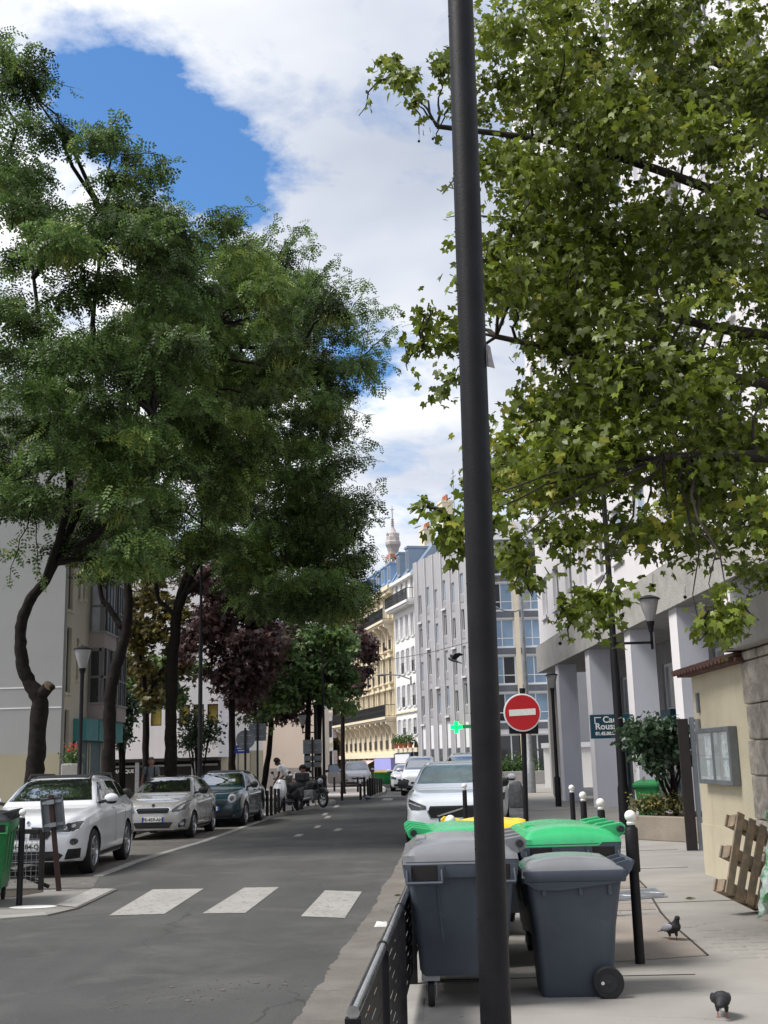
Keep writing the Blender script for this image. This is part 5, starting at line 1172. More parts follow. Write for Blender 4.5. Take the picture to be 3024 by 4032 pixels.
# street light hung on the facade, cable and bird live in the details file
# ================================================================== vehicles
def pchip(xs, ys, q):
    xs, ys = np.array(xs,float), np.array(ys,float); h = np.diff(xs); d = np.diff(ys)/h; m = np.zeros(len(xs))
    for i in range(1,len(xs)-1):
        if d[i-1]*d[i] > 0: w1, w2 = 2*h[i]+h[i-1], h[i]+2*h[i-1]; m[i] = (w1+w2)/(w1/d[i-1]+w2/d[i])
    m[0], m[-1] = d[0], d[-1]
    k = np.clip(np.searchsorted(xs,q)-1,0,len(h)-1); t = (q-xs[k])/h[k]
    return (2*t**3-3*t**2+1)*ys[k]+(t**3-2*t**2+t)*h[k]*m[k]+(-2*t**3+3*t**2)*ys[k+1]+(t**3-t**2)*h[k]*m[k+1]
def car_body(tab, L, W, Hh):
    tab = np.array(tab,float); s = np.unique(np.concatenate([np.linspace(0,.05,9),np.linspace(.05,.25,12),np.linspace(.25,.5,14),np.linspace(.5,.85,12),np.linspace(.85,1,14)]))
    zb, zs, hw, zt, ht = [pchip(tab[:,0],tab[:,i],s) for i in range(1,6)]
    rings = []
    for i in range(len(s)):
        a, b, c, d, e = zb[i]*Hh, zs[i]*Hh, hw[i]*W/2, zt[i]*Hh, ht[i]*W/2; d = max(d,b+.01)
        hgt = b-a
        half = [(0,a),(c*.70,a),(c*.92,a+.03*min(1,hgt/.3)),(c*.975,a+.15*hgt),(c*.995,a+.32*hgt),(c*1.0,a+.5*hgt),(c*.985,a+.66*hgt),(c*.992,a+.80*hgt),(c*.985,a+.90*hgt),(c*.96,b-.01)]
        y0 = c*.935
        for g, f in ((.06,.06),(.28,.30),(.52,.55),(.78,.80)): half.append((y0+(e-y0)*g, b+(d-b)*f))
        half += [(e*.97,b+(d-b)*.92),(e*.88,b+(d-b)*.972),(e*.66,b+(d-b)*.993),(e*.35,d),(0,d)]
        rings.append(half)
    n = len(rings[0]); full = 2*n-2; mb = MB()
    for i, half in enumerate(rings):
        x = L/2-s[i]*L
        for (y,z) in half: mb.v.append((x,y,z))
        for (y,z) in reversed(half[1:-1]): mb.v.append((x,-y,z))
    for i in range(len(s)-1):
        for j in range(full): mb.f.append((i*full+j,i*full+(j+1)%full,(i+1)*full+(j+1)%full,(i+1)*full+j))
    mb.f.append(tuple(range(full))); e0 = (len(s)-1)*full; mb.f.append(tuple(e0+j for j in reversed(range(full))))
    return mb
SUV = [(0,.20,.40,.70,.47,.55),(.008,.16,.44,.78,.535,.62),(.03,.145,.50,.86,.59,.70),(.08,.13,.56,.94,.625,.78),(.18,.125,.605,.985,.66,.82),(.265,.125,.635,1,.69,.82),(.29,.125,.64,1,.73,.81),
       (.43,.125,.645,1,.965,.66),(.52,.125,.65,1,1.0,.645),(.70,.125,.655,1,.99,.64),(.86,.125,.66,.99,.94,.62),(.92,.13,.66,.97,.86,.62),(.972,.16,.63,.93,.66,.62),(1,.22,.55,.84,.58,.58)]
HATCH = [(0,.20,.42,.66,.47,.50),(.008,.155,.46,.76,.53,.58),(.03,.14,.51,.85,.58,.66),(.08,.125,.57,.93,.625,.76),(.17,.12,.615,.98,.67,.80),(.235,.12,.64,1,.705,.80),(.26,.12,.645,1,.74,.79),
       (.43,.12,.65,1,.97,.64),(.52,.12,.66,1,1.0,.625),(.70,.12,.67,1,.985,.615),(.86,.12,.685,.98,.92,.60),(.93,.13,.68,.95,.82,.60),(.975,.16,.63,.91,.66,.60),(1,.24,.56,.82,.58,.56)]
MPV = [(0,.20,.40,.70,.45,.55),(.01,.16,.43,.80,.50,.64),(.04,.13,.48,.90,.545,.74),(.10,.12,.54,.96,.585,.80),(.17,.12,.58,1,.63,.80),(.20,.12,.585,1,.66,.79),(.42,.12,.60,1,.97,.68),(.55,.12,.61,1,1,.67),(.85,.12,.62,1,.985,.67),(.95,.13,.62,.98,.90,.66),(.985,.16,.6,.95,.66,.66),(1,.2,.54,.9,.58,.62)]
def poly_patch(bvh, outline, view, off=.006, cuts=6, back=.03):
    cuts = 6; bm = bmesh.new()
    vs = [bm.verts.new((p[0],p[1],0)) for p in outline]; f = bm.faces.new(vs)
    bmesh.ops.triangulate(bm, faces=[f])
    for _ in range(cuts):
        long_ = [e for e in bm.edges if e.calc_length() > .055]
        if not long_: break
        bmesh.ops.subdivide_edges(bm, edges=long_, cuts=1); bmesh.ops.triangulate(bm, faces=[f_ for f_ in bm.faces if len(f_.verts) > 3])
    d = {'front':Vector((-1,0,0)),'rear':Vector((1,0,0)),'left':Vector((0,-1,0)),'right':Vector((0,1,0)),'top':Vector((0,0,-1))}[view]
    for v in bm.verts:
        a, b = v.co.x, v.co.y
        o = {'front':Vector((6,a,b)),'rear':Vector((-6,a,b)),'left':Vector((a,4,b)),'right':Vector((a,-4,b)),'top':Vector((a,b,5))}[view]
        hit = bvh.ray_cast(o, d)
        if hit[0] is None: hit = bvh.find_nearest(o+d*(5 if view in('front','rear') else 3.2))
        v.co = hit[0]+(hit[1] if hit[1].dot(d) < 0 else -hit[1])*off
    r = bmesh.ops.extrude_edge_only(bm, edges=[e for e in bm.edges if e.is_boundary])
    for g in r['geom']:
        if isinstance(g, bmesh.types.BMVert): g.co += d*(back+off)
    bmesh.ops.recalc_face_normals(bm, faces=bm.faces)
    me = bpy.data.meshes.new('patch'); bm.to_mesh(me); bm.free(); return me
def circ(cy, cz, r_, n=14, sy=1): return [(cy+r_*sy*math.cos(2*math.pi*i/n), cz+r_*math.sin(2*math.pi*i/n)) for i in range(n)]
def mir(o): return [(-a,b) for a,b in reversed(o)]
def car(label, loc, heading, tab, L, W, Hh, paint, feats, glass='car_glass', wb=.60, fa=.185, rw=.335, roofm=None, plate=None, rails=False, trim='black_plastic', win=None, group=None, mirrorm=None, wheels=True, name='parked_car', cat='car', spokes=5):
    t = thing(name, label, cat, loc, heading, group)
    bmesh_ = mesh(car_body(tab,L,W,Hh), paint, None, 'body')
    body = part('body', bmesh_, None, t)
    ax = [L/2-fa*L, L/2-(fa+wb)*L]
    cm = MB()
    for x in ax:
        for sy in (-1,1): cm.lathe([(rw*1.14,-.26),(rw*1.14,.26)],40,Matrix.Translation((x,sy*(W/2-.02),rw*1.0))@Matrix.Rotation(R(90),4,'X'))
    cut = part('cut', cm, 'black_plastic', t); bo = body.modifiers.new('b','BOOLEAN'); bo.object = cut; bo.operation = 'DIFFERENCE'; bo.solver = 'EXACT'; bo.material_mode = 'TRANSFER'
    me = baked(body); bpy.data.objects.remove(cut)
    me.materials.append(MT['garage_dark']); di = len(me.materials)-1
    for p_ in me.polygons:
        c0 = p_.center
        if abs(c0.y) > W/2-.34 and any(math.hypot(c0.x-x,c0.z-rw) < rw*1.145 for x in ax): p_.material_index = di
    me.shade_smooth(); me.set_sharp_from_angle(angle=R(34))
    bvh = BVHTree.FromPolygons([v.co.copy() for v in me.vertices], [tuple(p.vertices) for p in me.polygons])
    def patch(nm, ol, view, m, off=.006, par=None, cuts=3):
        me2 = poly_patch(bvh, ol, view, off, cuts); me2.materials.append(MT[m]); me2.shade_smooth(); me2.set_sharp_from_angle(angle=R(40)); return part(nm, me2, None, par or t)
    # glasshouse
    w_ = dict(sb=.30,st=.425,bp=.535,cp=.72,rt=.855,rb=.90,zl=.69,zh=.925,kick=.02); w_.update(win or {})
    X = lambda s: L/2-s*L
    zl, zh = w_['zl']*Hh, w_['zh']*Hh
    ws = [(-.78*W/2,.735*Hh),(.78*W/2,.735*Hh),(.66*W/2,.90*Hh),(.60*W/2,.955*Hh),(-.60*W/2,.955*Hh),(-.66*W/2,.90*Hh)]
    if win and 'ws' in win: ws = [(a*W/2,b*Hh) for a,b in win['ws']]
    wso = patch('windscreen', ws, 'front', glass, .008, cuts=4)
    mb = MB()
    for yy in (-.30,.18): mb.bar((X(.262)+.0,yy*W,.735*Hh+.02),(X(.262)+.0,yy*W+.26*W,.765*Hh+.02),.02) if False else None
    rwn = [(-.62*W/2,.70*Hh),(.62*W/2,.70*Hh),(.54*W/2,.90*Hh),(-.54*W/2,.90*Hh)]; patch('rear_window', rwn, 'rear', 'car_glass', .006)
    for side in ('left','right'):
        wins = [[(X(w_['sb']),zl),(X(w_['bp']+.008),zl+w_['kick']),(X(w_['bp']),zh),(X(w_['st']+.012),zh-.02)],
                [(X(w_['bp']+.020),zl+w_['kick']),(X(w_['cp']),zl+.02+w_['kick']),(X(w_['cp']-.015),zh-.008),(X(w_['bp']+.014),zh)],
                [(X(w_['cp']+.012),zl+.03+w_['kick']),(X(w_['rb']-.03),zl+.06+w_['kick']),(X(w_['rt']-.015),zh-.05),(X(w_['cp']+.0),zh-.01)]]
        for i, o_ in enumerate(wins):
            o2 = o_ if side == 'left' else o_
            if i == 2 and w_['rb']-w_['cp'] < .06: continue
            patch('side_window', o2, side, 'car_glass', .007)
        for s0 in (w_['bp']+.005, w_['cp']+.005):  # door seams and handles
            x = X(s0); patch('door_seam', [(x-.006,.26*Hh),(x+.006,.26*Hh),(x+.006,zl-.02),(x-.006,zl-.02)], side, 'black_plastic', .002)
            patch('door_handle', [(x+.02,zl-.12),(x+.20,zl-.11),(x+.20,zl-.08),(x+.02,zl-.09)], side, paint, .022)
        patch('sill_trim', [(ax[0]-rw*1.25,.165*Hh),(ax[1]+rw*1.25,.165*Hh),(ax[1]+rw*1.25,.205*Hh),(ax[0]-rw*1.25,.205*Hh)], side, trim, .006)
        sy = 1 if side == 'left' else -1
        mb = MB(); c = Vector((X(w_['sb']+.035), sy*(W/2+.095), zl+.075)); mb.ball(c,.115,14,10,(.62,1.05,.72))
        mr = part('wing_mirror', mb, mirrorm or paint, t, smooth=70)
        mb = MB(); mb.bar((c.x,sy*(W/2-.12),zl+.0),(c.x,sy*(W/2+.04),zl+.04),.09,.05); mb.ball(c+Vector((0,0,-.06)),.10,12,8,(.6,1.0,.4)); part('mirror_arm', mb, 'black_plastic', mr)
        patch('tail_light', [(sy*.46*W/1.0*1,.56*Hh),(sy*.34*W,.56*Hh),(sy*.34*W,.64*Hh),(sy*.45*W,.65*Hh)] if sy > 0 else [(-.34*W,.56*Hh),(-.46*W,.56*Hh),(-.45*W,.65*Hh),(-.34*W,.64*Hh)], 'rear', 'red_sign', .006)
    for (nm, ol, m, mirrored, off) in feats:
        for k, o_ in enumerate([ol, mir(ol)] if mirrored else [ol]): patch(nm, o_, 'front', m, off)
    if roofm: patch('roof_panel', [(X(.44),-.27*W),(X(.80),-.27*W),(X(.80),.27*W),(X(.44),.27*W)], 'top', roofm, .006, cuts=4)
    if rails:
        for sy in (-1,1):
            mb = MB(); mb.tube([(X(.42),sy*.30*W,.955*Hh),(X(.46),sy*.30*W,1.0*Hh+.02),(X(.80),sy*.295*W,.99*Hh+.02),(X(.86),sy*.29*W,.93*Hh)],.02,8); part('roof_rail', mb, 'black_plastic', t, smooth=50)
    if wheels:
        for x in ax:
            for sy in (-1,1):
                T = Matrix.Translation((x,sy*(W/2-.125),rw))@Matrix.Rotation(R(-90*sy),4,'X')
                mb = MB(); mb.lathe([(rw*.66,-.10),(rw*.93,-.11),(rw,-.075),(rw,.075),(rw*.93,.11),(rw*.68,.105),(rw*.66,.08)],28,T,cap=False); ty = part('wheel', mb, 'rubber', t, smooth=40)
                mb = MB(); mb.lathe([(rw*.70,.10),(rw*.66,.11),(rw*.62,.06),(rw*.60,-.05)],28,T,cap=False); mb.lathe([(rw*.17,.08),(rw*.14,.10),(.001,.105)],14,T)
                for k in range(spokes):
                    for da in (-.13,.13):
                        a = 2*math.pi*k/spokes+da; mb.bar(T@Vector((rw*.14*math.cos(a-da),rw*.14*math.sin(a-da),.085)), T@Vector((rw*.64*math.cos(a+da*.6),rw*.64*math.sin(a+da*.6),.085)), rw*.10, .03, T.to_3x3()@Vector((0,0,1)))
                part('rim', mb, 'alloy', ty, smooth=35)
                mb = MB(); mb.lathe([(rw*.60,-.02),(.001,-.02)],24,T); part('brake_disc', mb, 'garage_dark', ty)
    if plate:
        txt, zc, w2, tm_ = plate
        po = patch('number_plate', [(-w2,zc-.055),(w2,zc-.055),(w2,zc+.055),(-w2,zc+.055)], 'front', 'paper', .02)
        xf = max(v.co.x for v in po.data.vertices)
        for sgy in (-1,1):
            mb = MB(); a0 = w2-.045 if sgy > 0 else -w2; mb.box(xf+.0005,xf+.003,a0,a0+.045,zc-.055,zc+.055); part('plate_band', mb, 'plate_blue', po)
        if txt:
            o = part('lettering', text_mesh(txt,.105,.001,'text_black','CENTER',.002), None, po, loc=(xf+.003,0,zc-.036)); o.rotation_euler = (R(90),0,R(90))
    return t, bvh
F_BMW = [('grille_surround',[(.025,.60),(.33,.60),(.40,.69),(.37,.80),(.05,.82)],'chrome',True,.004),('grille',[(.045,.615),(.32,.615),(.38,.69),(.355,.785),(.065,.80)],'mesh_black',True,.010),
    ('headlight_surround',[(.435,.71),(.49,.82),(.76,.885),(.84,.87),(.80,.75),(.66,.70)],'chrome',True,.003),('headlight',[(.45,.72),(.50,.81),(.76,.87),(.825,.86),(.785,.755),(.66,.712)],'lamp_glass',True,.009),
    ('headlight_lens',circ(.60,.775,.028),'lamp_clear',True,.016),('headlight_lens',circ(.71,.80,.028),'lamp_clear',True,.016),
    ('lower_intake',[(-.50,.275),(.50,.275),(.585,.36),(.46,.42),(-.46,.42),(-.585,.36)],'mesh_black',False,.008),('side_intake',[(.60,.29),(.80,.30),(.815,.45),(.655,.45)],'mesh_black',True,.008),
    ('fog_lamp',circ(.73,.56,.052),'lamp_glass',True,.010),('lower_lip',[(-.62,.235),(.62,.235),(.66,.262),(-.66,.262)],'chrome',False,.008),('badge',circ(0,.865,.034),'chrome',False,.012),('badge_field',circ(0,.865,.024),'shop_blue',False,.016)]
bmw, _ = car('large white crossover car nearest on the left, panoramic roof and double grille', (-5.93,21.55,0), R(-90)+R(1.0), SUV, 4.45, 1.84, 1.60, 'car_white', F_BMW, roofm='black_plastic', plate=('DH-384-QK',.50,.27,0), rails=True, rw=.36, win=dict(zl=.70))
F_PEU = [('grille_surround',[(-.36,.60),(.36,.60),(.43,.70),(.38,.755),(-.38,.755),(-.43,.70)],'chrome',False,.004),('grille',[(-.345,.615),(.345,.615),(.405,.70),(.365,.738),(-.365,.738),(-.405,.70)],'mesh_black',False,.010),
    ('headlight',[(.45,.64),(.46,.70),(.60,.80),(.79,.90),(.80,.82),(.74,.70),(.62,.655)],'lamp_glass',True,.008),('headlight_lens',[(.56,.69),(.66,.70),(.73,.80),(.70,.81),(.62,.75)],'lamp_clear',True,.014),
    ('lower_intake',[(-.40,.28),(.40,.28),(.48,.41),(-.48,.41)],'mesh_black',False,.008),('fog_surround',[(.58,.27),(.74,.29),(.77,.46),(.72,.48),(.60,.38)],'chrome',True,.004),('fog_recess',[(.60,.285),(.73,.30),(.755,.445),(.715,.46),(.615,.37)],'mesh_black',True,.010),
    ('fog_lamp',circ(.68,.37,.045),'lamp_clear',True,.016),('bumper_strip',[(-.50,.235),(.50,.235),(.52,.255),(-.52,.255)],'chrome',False,.008),('badge',circ(0,.79,.04,8),'chrome',False,.014)]
peu, _ = car('silver hatchback parked between the white crossover and the dark teal car', (-5.62,30.45,0), R(-90)-R(2), HATCH, 4.05, 1.74, 1.47, 'car_silver', F_PEU, plate=('FE-459-AH',.475,.26,0), roofm='car_glass', rw=.31, wb=.62, mirrorm='black_plastic', win=dict(zl=.71,sb=.275))
F_FIA = [('headlight_surround',circ(.60,.78,.135,20,.9),'car_teal',True,.012),('headlight',circ(.60,.78,.115,20,.9),'lamp_clear',True,.022),('headlight_lens',circ(.60,.78,.06,16,.9),'lamp_glass',True,.028),
    ('upper_grille',[(-.42,.60),(.42,.60),(.40,.66),(-.40,.66)],'mesh_black',False,.008),('lower_intake',[(-.62,.27),(.62,.27),(.66,.44),(-.66,.44)],'mesh_black',False,.008)]
fia, _ = car('dark teal small crossover with round headlights, third in the left parked row', (-4.92,35.35,0), R(-90)-R(4), SUV, 4.17, 1.78, 1.54, 'car_teal', F_FIA, plate=(None,.52,.26,0), roofm='black_plastic', rw=.33, mirrorm='black_plastic')
F_VOL = [('grille_surround',[(-.43,.57),(.43,.57),(.49,.70),(.45,.83),(-.45,.83),(-.49,.70)],'chrome',False,.006),('grille',[(-.41,.585),(.41,.585),(.465,.70),(.43,.81),(-.43,.81),(-.465,.70)],'mesh_black',False,.014),
    ('headlight',[(.50,.755),(.505,.815),(.72,.90),(.865,.945),(.86,.83),(.80,.74),(.66,.735)],'lamp_glass',True,.008),('headlight_lens',[(.60,.79),(.84,.86),(.84,.88),(.60,.81)],'lamp_clear',True,.016),
    ('side_intake',[(.52,.28),(.80,.36),(.83,.52),(.58,.44)],'mesh_black',True,.008),('lower_intake',[(-.46,.27),(.46,.27),(.50,.45),(-.50,.45)],'mesh_black',False,.008),('lower_lip',[(-.66,.215),(.66,.215),(.68,.245),(-.68,.245)],'chrome',False,.008),
    ('badge_bar',[(-.30,.63),(-.26,.61),(.30,.77),(.26,.79)],'chrome',False,.020)]
vp = G(1615,3340)
vol, _ = car('white parked car facing the camera on the right behind the near pole', (1.36,25.75,0), R(-90)-R(4.5), SUV, 4.70, 1.92, 1.66, 'car_volvo', F_VOL, glass='volvo_glass', roofm='glass_green', plate=('GA-611-VK',.53,.26,0), rw=.36, mirrorm='black_plastic', win=dict(zl=.69))
# the van whose roof shows above it
vn, _ = car('pale van parked behind the white car, only its roof and screen top showing', (2.18,31.6,0), R(-90)-R(5), MPV, 4.4, 1.83, 1.86, 'car_white', [('grille',[(-.4,.55),(.4,.55),(.42,.68),(-.42,.68)],'mesh_black',False,.008),('headlight',[(.5,.66),(.52,.78),(.82,.88),(.80,.70)],'lamp_glass',True,.008)], name='parked_van', cat='van', roofm='glass_green', win=dict(sb=.22,st=.40,zl=.62,ws=[(-.8,.66),(.8,.66),(.68,.90),(.62,.955),(-.62,.955),(-.68,.90)]))
# far cars
F_FAR = [('grille',[(-.36,.56),(.36,.56),(.38,.66),(-.38,.66)],'mesh_black',False,.008),('headlight',[(.46,.64),(.48,.76),(.78,.84),(.76,.68)],'lamp_glass',True,.008),('lower_intake',[(-.6,.28),(.6,.28),(.6,.40),(-.6,.40)],'mesh_black',False,.008)]
p = A(1585,3105,66); car('small white hatchback parked far down the right kerb beside the bins', (p.x+.2,68.0,0), R(-90)-R(2), HATCH, 3.7, 1.66, 1.48, 'car_white', F_FAR, rw=.29, win=dict(zl=.71,sb=.275))
p = A(1632,3100,58); car('white van parked on the right kerb before the far hatchback', (p.x+.35,59.5,0), R(-90)-R(4), MPV, 4.4, 1.83, 1.88, 'car_white', F_FAR, name='parked_van', cat='van', win=dict(sb=.22,st=.40,zl=.62,ws=[(-.8,.66),(.8,.66),(.68,.90),(.62,.955),(-.62,.955),(-.68,.90)]))
F_CIT = [('grille',[(-.36,.58),(.36,.58),(.38,.68),(-.38,.68)],'mesh_black',False,.008),('headlight',[(.46,.70),(.48,.80),(.84,.88),(.82,.74)],'lamp_clear',True,.008),('bumper_bar',[(-.72,.30),(.72,.30),(.74,.42),(-.74,.42)],'mesh_black',False,.008),('fog_lamp',circ(.66,.52,.06),'lamp_glass',True,.01),('chrome_strip',[(-.5,.69),(.5,.69),(.5,.715),(-.5,.715)],'chrome',False,.01)]
p = A(1402,3110,76.5)
cit, _ = car('silver people carrier with its door and tailgate open on the square', (p.x,78.0,.0), R(-90)+R(3), MPV, 4.43, 1.86, 1.72, 'car_lilac', F_CIT, glass='glass_curtain', plate=('EK-210-LM',.47,.26,0), roofm='glass_green', win=dict(sb=.22,st=.40,zl=.63,ws=[(-.8,.665),(.8,.665),(.68,.90),(.62,.955),(-.62,.955),(-.68,.90)]))
mb = MB(); mb.prism([(0,.25),(1.05,.30),(1.12,.65),(1.05,1.02),(.0,1.02)],.08,Matrix.Rotation(R(90),4,'X')); mb2 = MB()
dr = part('open_door', mb, 'car_lilac', cit, bevel=.02); dr.location = (.62,-.93,.02); dr.rotation_euler = (0,0,R(180+62))
fr = MB(); fr.bar((.02,-.04,1.0),(.35,-.04,1.5),.05); fr.bar((.35,-.04,1.5),(1.0,-.04,1.48),.05); fr.bar((1.0,-.04,1.48),(1.05,-.04,1.0),.05); part('door_frame', fr, 'black_plastic', dr)
mb = MB(); mb.prism([(.05,1.02),(.35,1.48),(.98,1.46),(1.03,1.02)],.02,Matrix.Translation((0,-.03,0))@Matrix.Rotation(R(90),4,'X')); part('door_window', mb, 'glass_blue', dr)
mb = MB(); mb.box(-.05,1.0,-.72,.72,0,.06); tg = part('open_tailgate', mb, 'car_lilac', cit, bevel=.02); tg.location = (-1.95,0,1.68); tg.rotation_euler = (0,R(180-28),0)
mb = MB(); mb.box(.1,.7,-.60,.60,-.012,-.002); part('tailgate_window', mb, 'glass_green', tg)
# ---------------------------------------------------------------- two wheelers
def torus(mb, c, r_, tr, n=24, m=8, sx=1):
    T = Matrix.Translation(c)@Matrix.Rotation(R(90),4,'X')
    mb.lathe([(r_+tr*math.cos(2*math.pi*i/m), tr*1.0*math.sin(2*math.pi*i/m)) for i in range(m+1)], n, T, cap=False)
def bike_wheel(parent, x, r_, w_, name='wheel'):
    mb = MB(); torus(mb,(x,0,r_),r_-w_/2,w_/2); t_ = part(name, mb, 'rubber', parent, smooth=60)
    mb = MB(); torus(mb,(x,0,r_),r_-w_*1.1,.018,20,6)
    for k in range(5): a = 2*math.pi*k/5; mb.bar((x,0,r_),(x+(r_-w_)*math.cos(a),0,r_+(r_-w_)*math.sin(a)),.03,.02)
    mb.lathe([(.05,-.05),(.05,.05)],12,Matrix.Translation((x,0,r_))@Matrix.Rotation(R(90),4,'X')); part('rim', mb, 'alloy', t_)
g = G(1140,3190,.12)
sc = thing('scooter','white scooter with a black top box parked behind the kerb bollards','scooter', (A(1135,3180,40.3).x,40.3,.12), R(-118))
bike_wheel(sc,.62,.25,.11); bike_wheel(sc,-.62,.25,.12)
mb = MB(); mb.tube([(.62,0,.50),(.56,0,.65),(.46,0,.85),(.40,0,1.02)],[.10,.17,.20,.15],14); mb.ball((.50,0,.72),.24,14,10,(.55,1.1,1.35)); mb.ball((.62,0,.52),.2,12,8,(1.2,.6,.45)); remesh('front_fairing', mb, 'car_white', .022, sc)
mb = MB(); mb.box(-.15,.42,-.17,.17,.26,.34); mb.tube([(-.1,0,.45),(-.4,0,.62),(-.85,0,.72)],[.14,.20,.12],12); mb.ball((-.45,0,.5),.26,12,8,(1.4,.75,.8)); remesh('rear_body', mb, 'black_plastic', .025, sc)
mb = MB(); mb.tube([(.0,0,.76),(-.3,0,.80),(-.75,0,.84)],[.13,.16,.12],12); part('seat', mb, 'black_plastic', sc, smooth=60)
mb = MB(); mb.tube([(.36,-.36,1.08),(.42,-.15,1.06),(.42,.15,1.06),(.36,.36,1.08)],.022,8); mb.bar((.40,0,.95),(.42,0,1.07),.05)
for s0 in (-1,1): mb.bar((.42,s0*.2,1.06),(.44,s0*.33,1.26),.015); mb.ball((.44,s0*.34,1.28),.065,10,8,(.3,1,.8))
part('handlebar', mb, 'black_plastic', sc, smooth=60)
mb = MB(); mb.ball((.60,0,.92),.085,12,8,(.5,1.3,.9)); part('headlight', mb, 'lamp_clear', sc, smooth=60)
mb = MB(); mb.tube([(.56,-.02,1.0),(.47,0,1.34)],[.16,.12],8); part('windshield', mb, 'lamp_glass', sc) if False else None
mb = MB(); mb.box(-1.08,-.72,-.21,.21,.95,1.26); part('top_box', mb, 'black_plastic', sc, bevel=.06, seg=3); mb = MB(); mb.box(-.98,-.78,-.1,.1,.80,.948); part('box_rack', mb, 'black_plastic', sc)
mb = MB(); mb.tube([(-.2,-.2,.22),(-.85,-.22,.32)],[.04,.065],10); part('exhaust', mb, 'galv', sc)
mb = MB(); mb.bar((.62,.09,.25),(.48,.07,.8),.035); mb.bar((.62,-.09,.25),(.48,-.07,.8),.035); part('fork', mb, 'galv', sc)
mb = MB(); mb.bar((-.05,.1,.3),(-.0,.25,.01),.025); part('stand', mb, 'galv', sc)
mc_ = thing('motorcycle','black motorcycle parked at the kerb corner beside the square','motorcycle', (A(1228,3180,43.0).x,43.0,.12), R(-52))
bike_wheel(mc_,.72,.31,.10); bike_wheel(mc_,-.70,.31,.13)
mb = MB(); mb.ball((.05,0,.82),.26,14,10,(1.25,.62,.62)); mb.tube([(.3,0,.78),(-.2,0,.72),(-.75,0,.86)],[.14,.13,.08],12); part('tank', mb, 'black_plastic', mc_, smooth=60)
mb = MB(); mb.box(-.28,.30,-.16,.16,.26,.62); mb.ball((.05,0,.45),.24,12,8,(1.2,.85,.9)); remesh('engine', mb, 'frame_grey', .03, mc_)
mb = MB(); mb.tube([(-.15,0,.86),(-.5,0,.88),(-.9,0,.98)],[.12,.14,.08],10); part('seat', mb, 'black_plastic', mc_, smooth=60)
mb = MB()
for s0 in (-1,1): mb.tube([(.72,s0*.09,.31),(.42,s0*.09,1.0)],.026,8)
mb.tube([(.36,-.38,1.08),(.42,-.12,1.05),(.42,.12,1.05),(.36,.38,1.08)],.02,8)
for s0 in (-1,1): mb.bar((.42,s0*.2,1.05),(.46,s0*.34,1.24),.014); mb.ball((.46,s0*.36,1.27),.06,8,6,(.3,1.2,.8))
part('fork', mb, 'black_plastic', mc_, smooth=50)
mb = MB(); mb.tube([(.72-.33,0,.55),(.72-.15,0,.64),(.72+.1,0,.65),(.72+.3,0,.52)],[.06,.075,.075,.05],8); part('front_mudguard', mb, 'black_plastic', mc_, smooth=50)
mb = MB(); mb.ball((.55,0,.92),.11,12,8,(.7,1,1)); part('headlight', mb, 'lamp_clear', mc_, smooth=60)
mb = MB(); mb.tube([(.2,-.17,.35),(-.3,-.2,.28),(-.95,-.22,.42)],[.04,.05,.07],10); part('exhaust', mb, 'galv', mc_, smooth=50)
mb = MB(); mb.bar((-.1,.1,.4),(-.15,.3,.01),.025); part('stand', mb, 'galv', mc_)
# ================================================================== people
def limb(mb, pts, rad, n=10):
    mb.tube(pts, rad, n)
    for p, r_ in zip(pts, rad): mb.ball(p, r_*1.0, 10, 8)
def hand(mb, w_, d, side, s=1.0):
    w_, d = Vector(w_), Vector(d).normalized(); sd = d.cross(Vector((0,0,1)));
    if sd.length < .1: sd = Vector((0,1,0))
    sd.normalize(); pc = w_+d*.045*s
    mb.ball(pc,.042*s,10,8,(1,1,1))
    for k in range(4):
        b = w_+d*.08*s+sd*(.012*(k-1.5))*1.4*s; l = (.075,.085,.08,.06)[k]*s
        mb.tube([b,b+d*l*.55,b+d*l+Vector((0,0,-.012))],[.010*s,.009*s,.007*s],6)
    b = w_+d*.03*s+sd*.035*s*side; mb.tube([b,b+d*.035*s+sd*.02*s*side,b+d*.06*s+sd*.018*s*side],[.012*s,.010*s,.008*s],6)
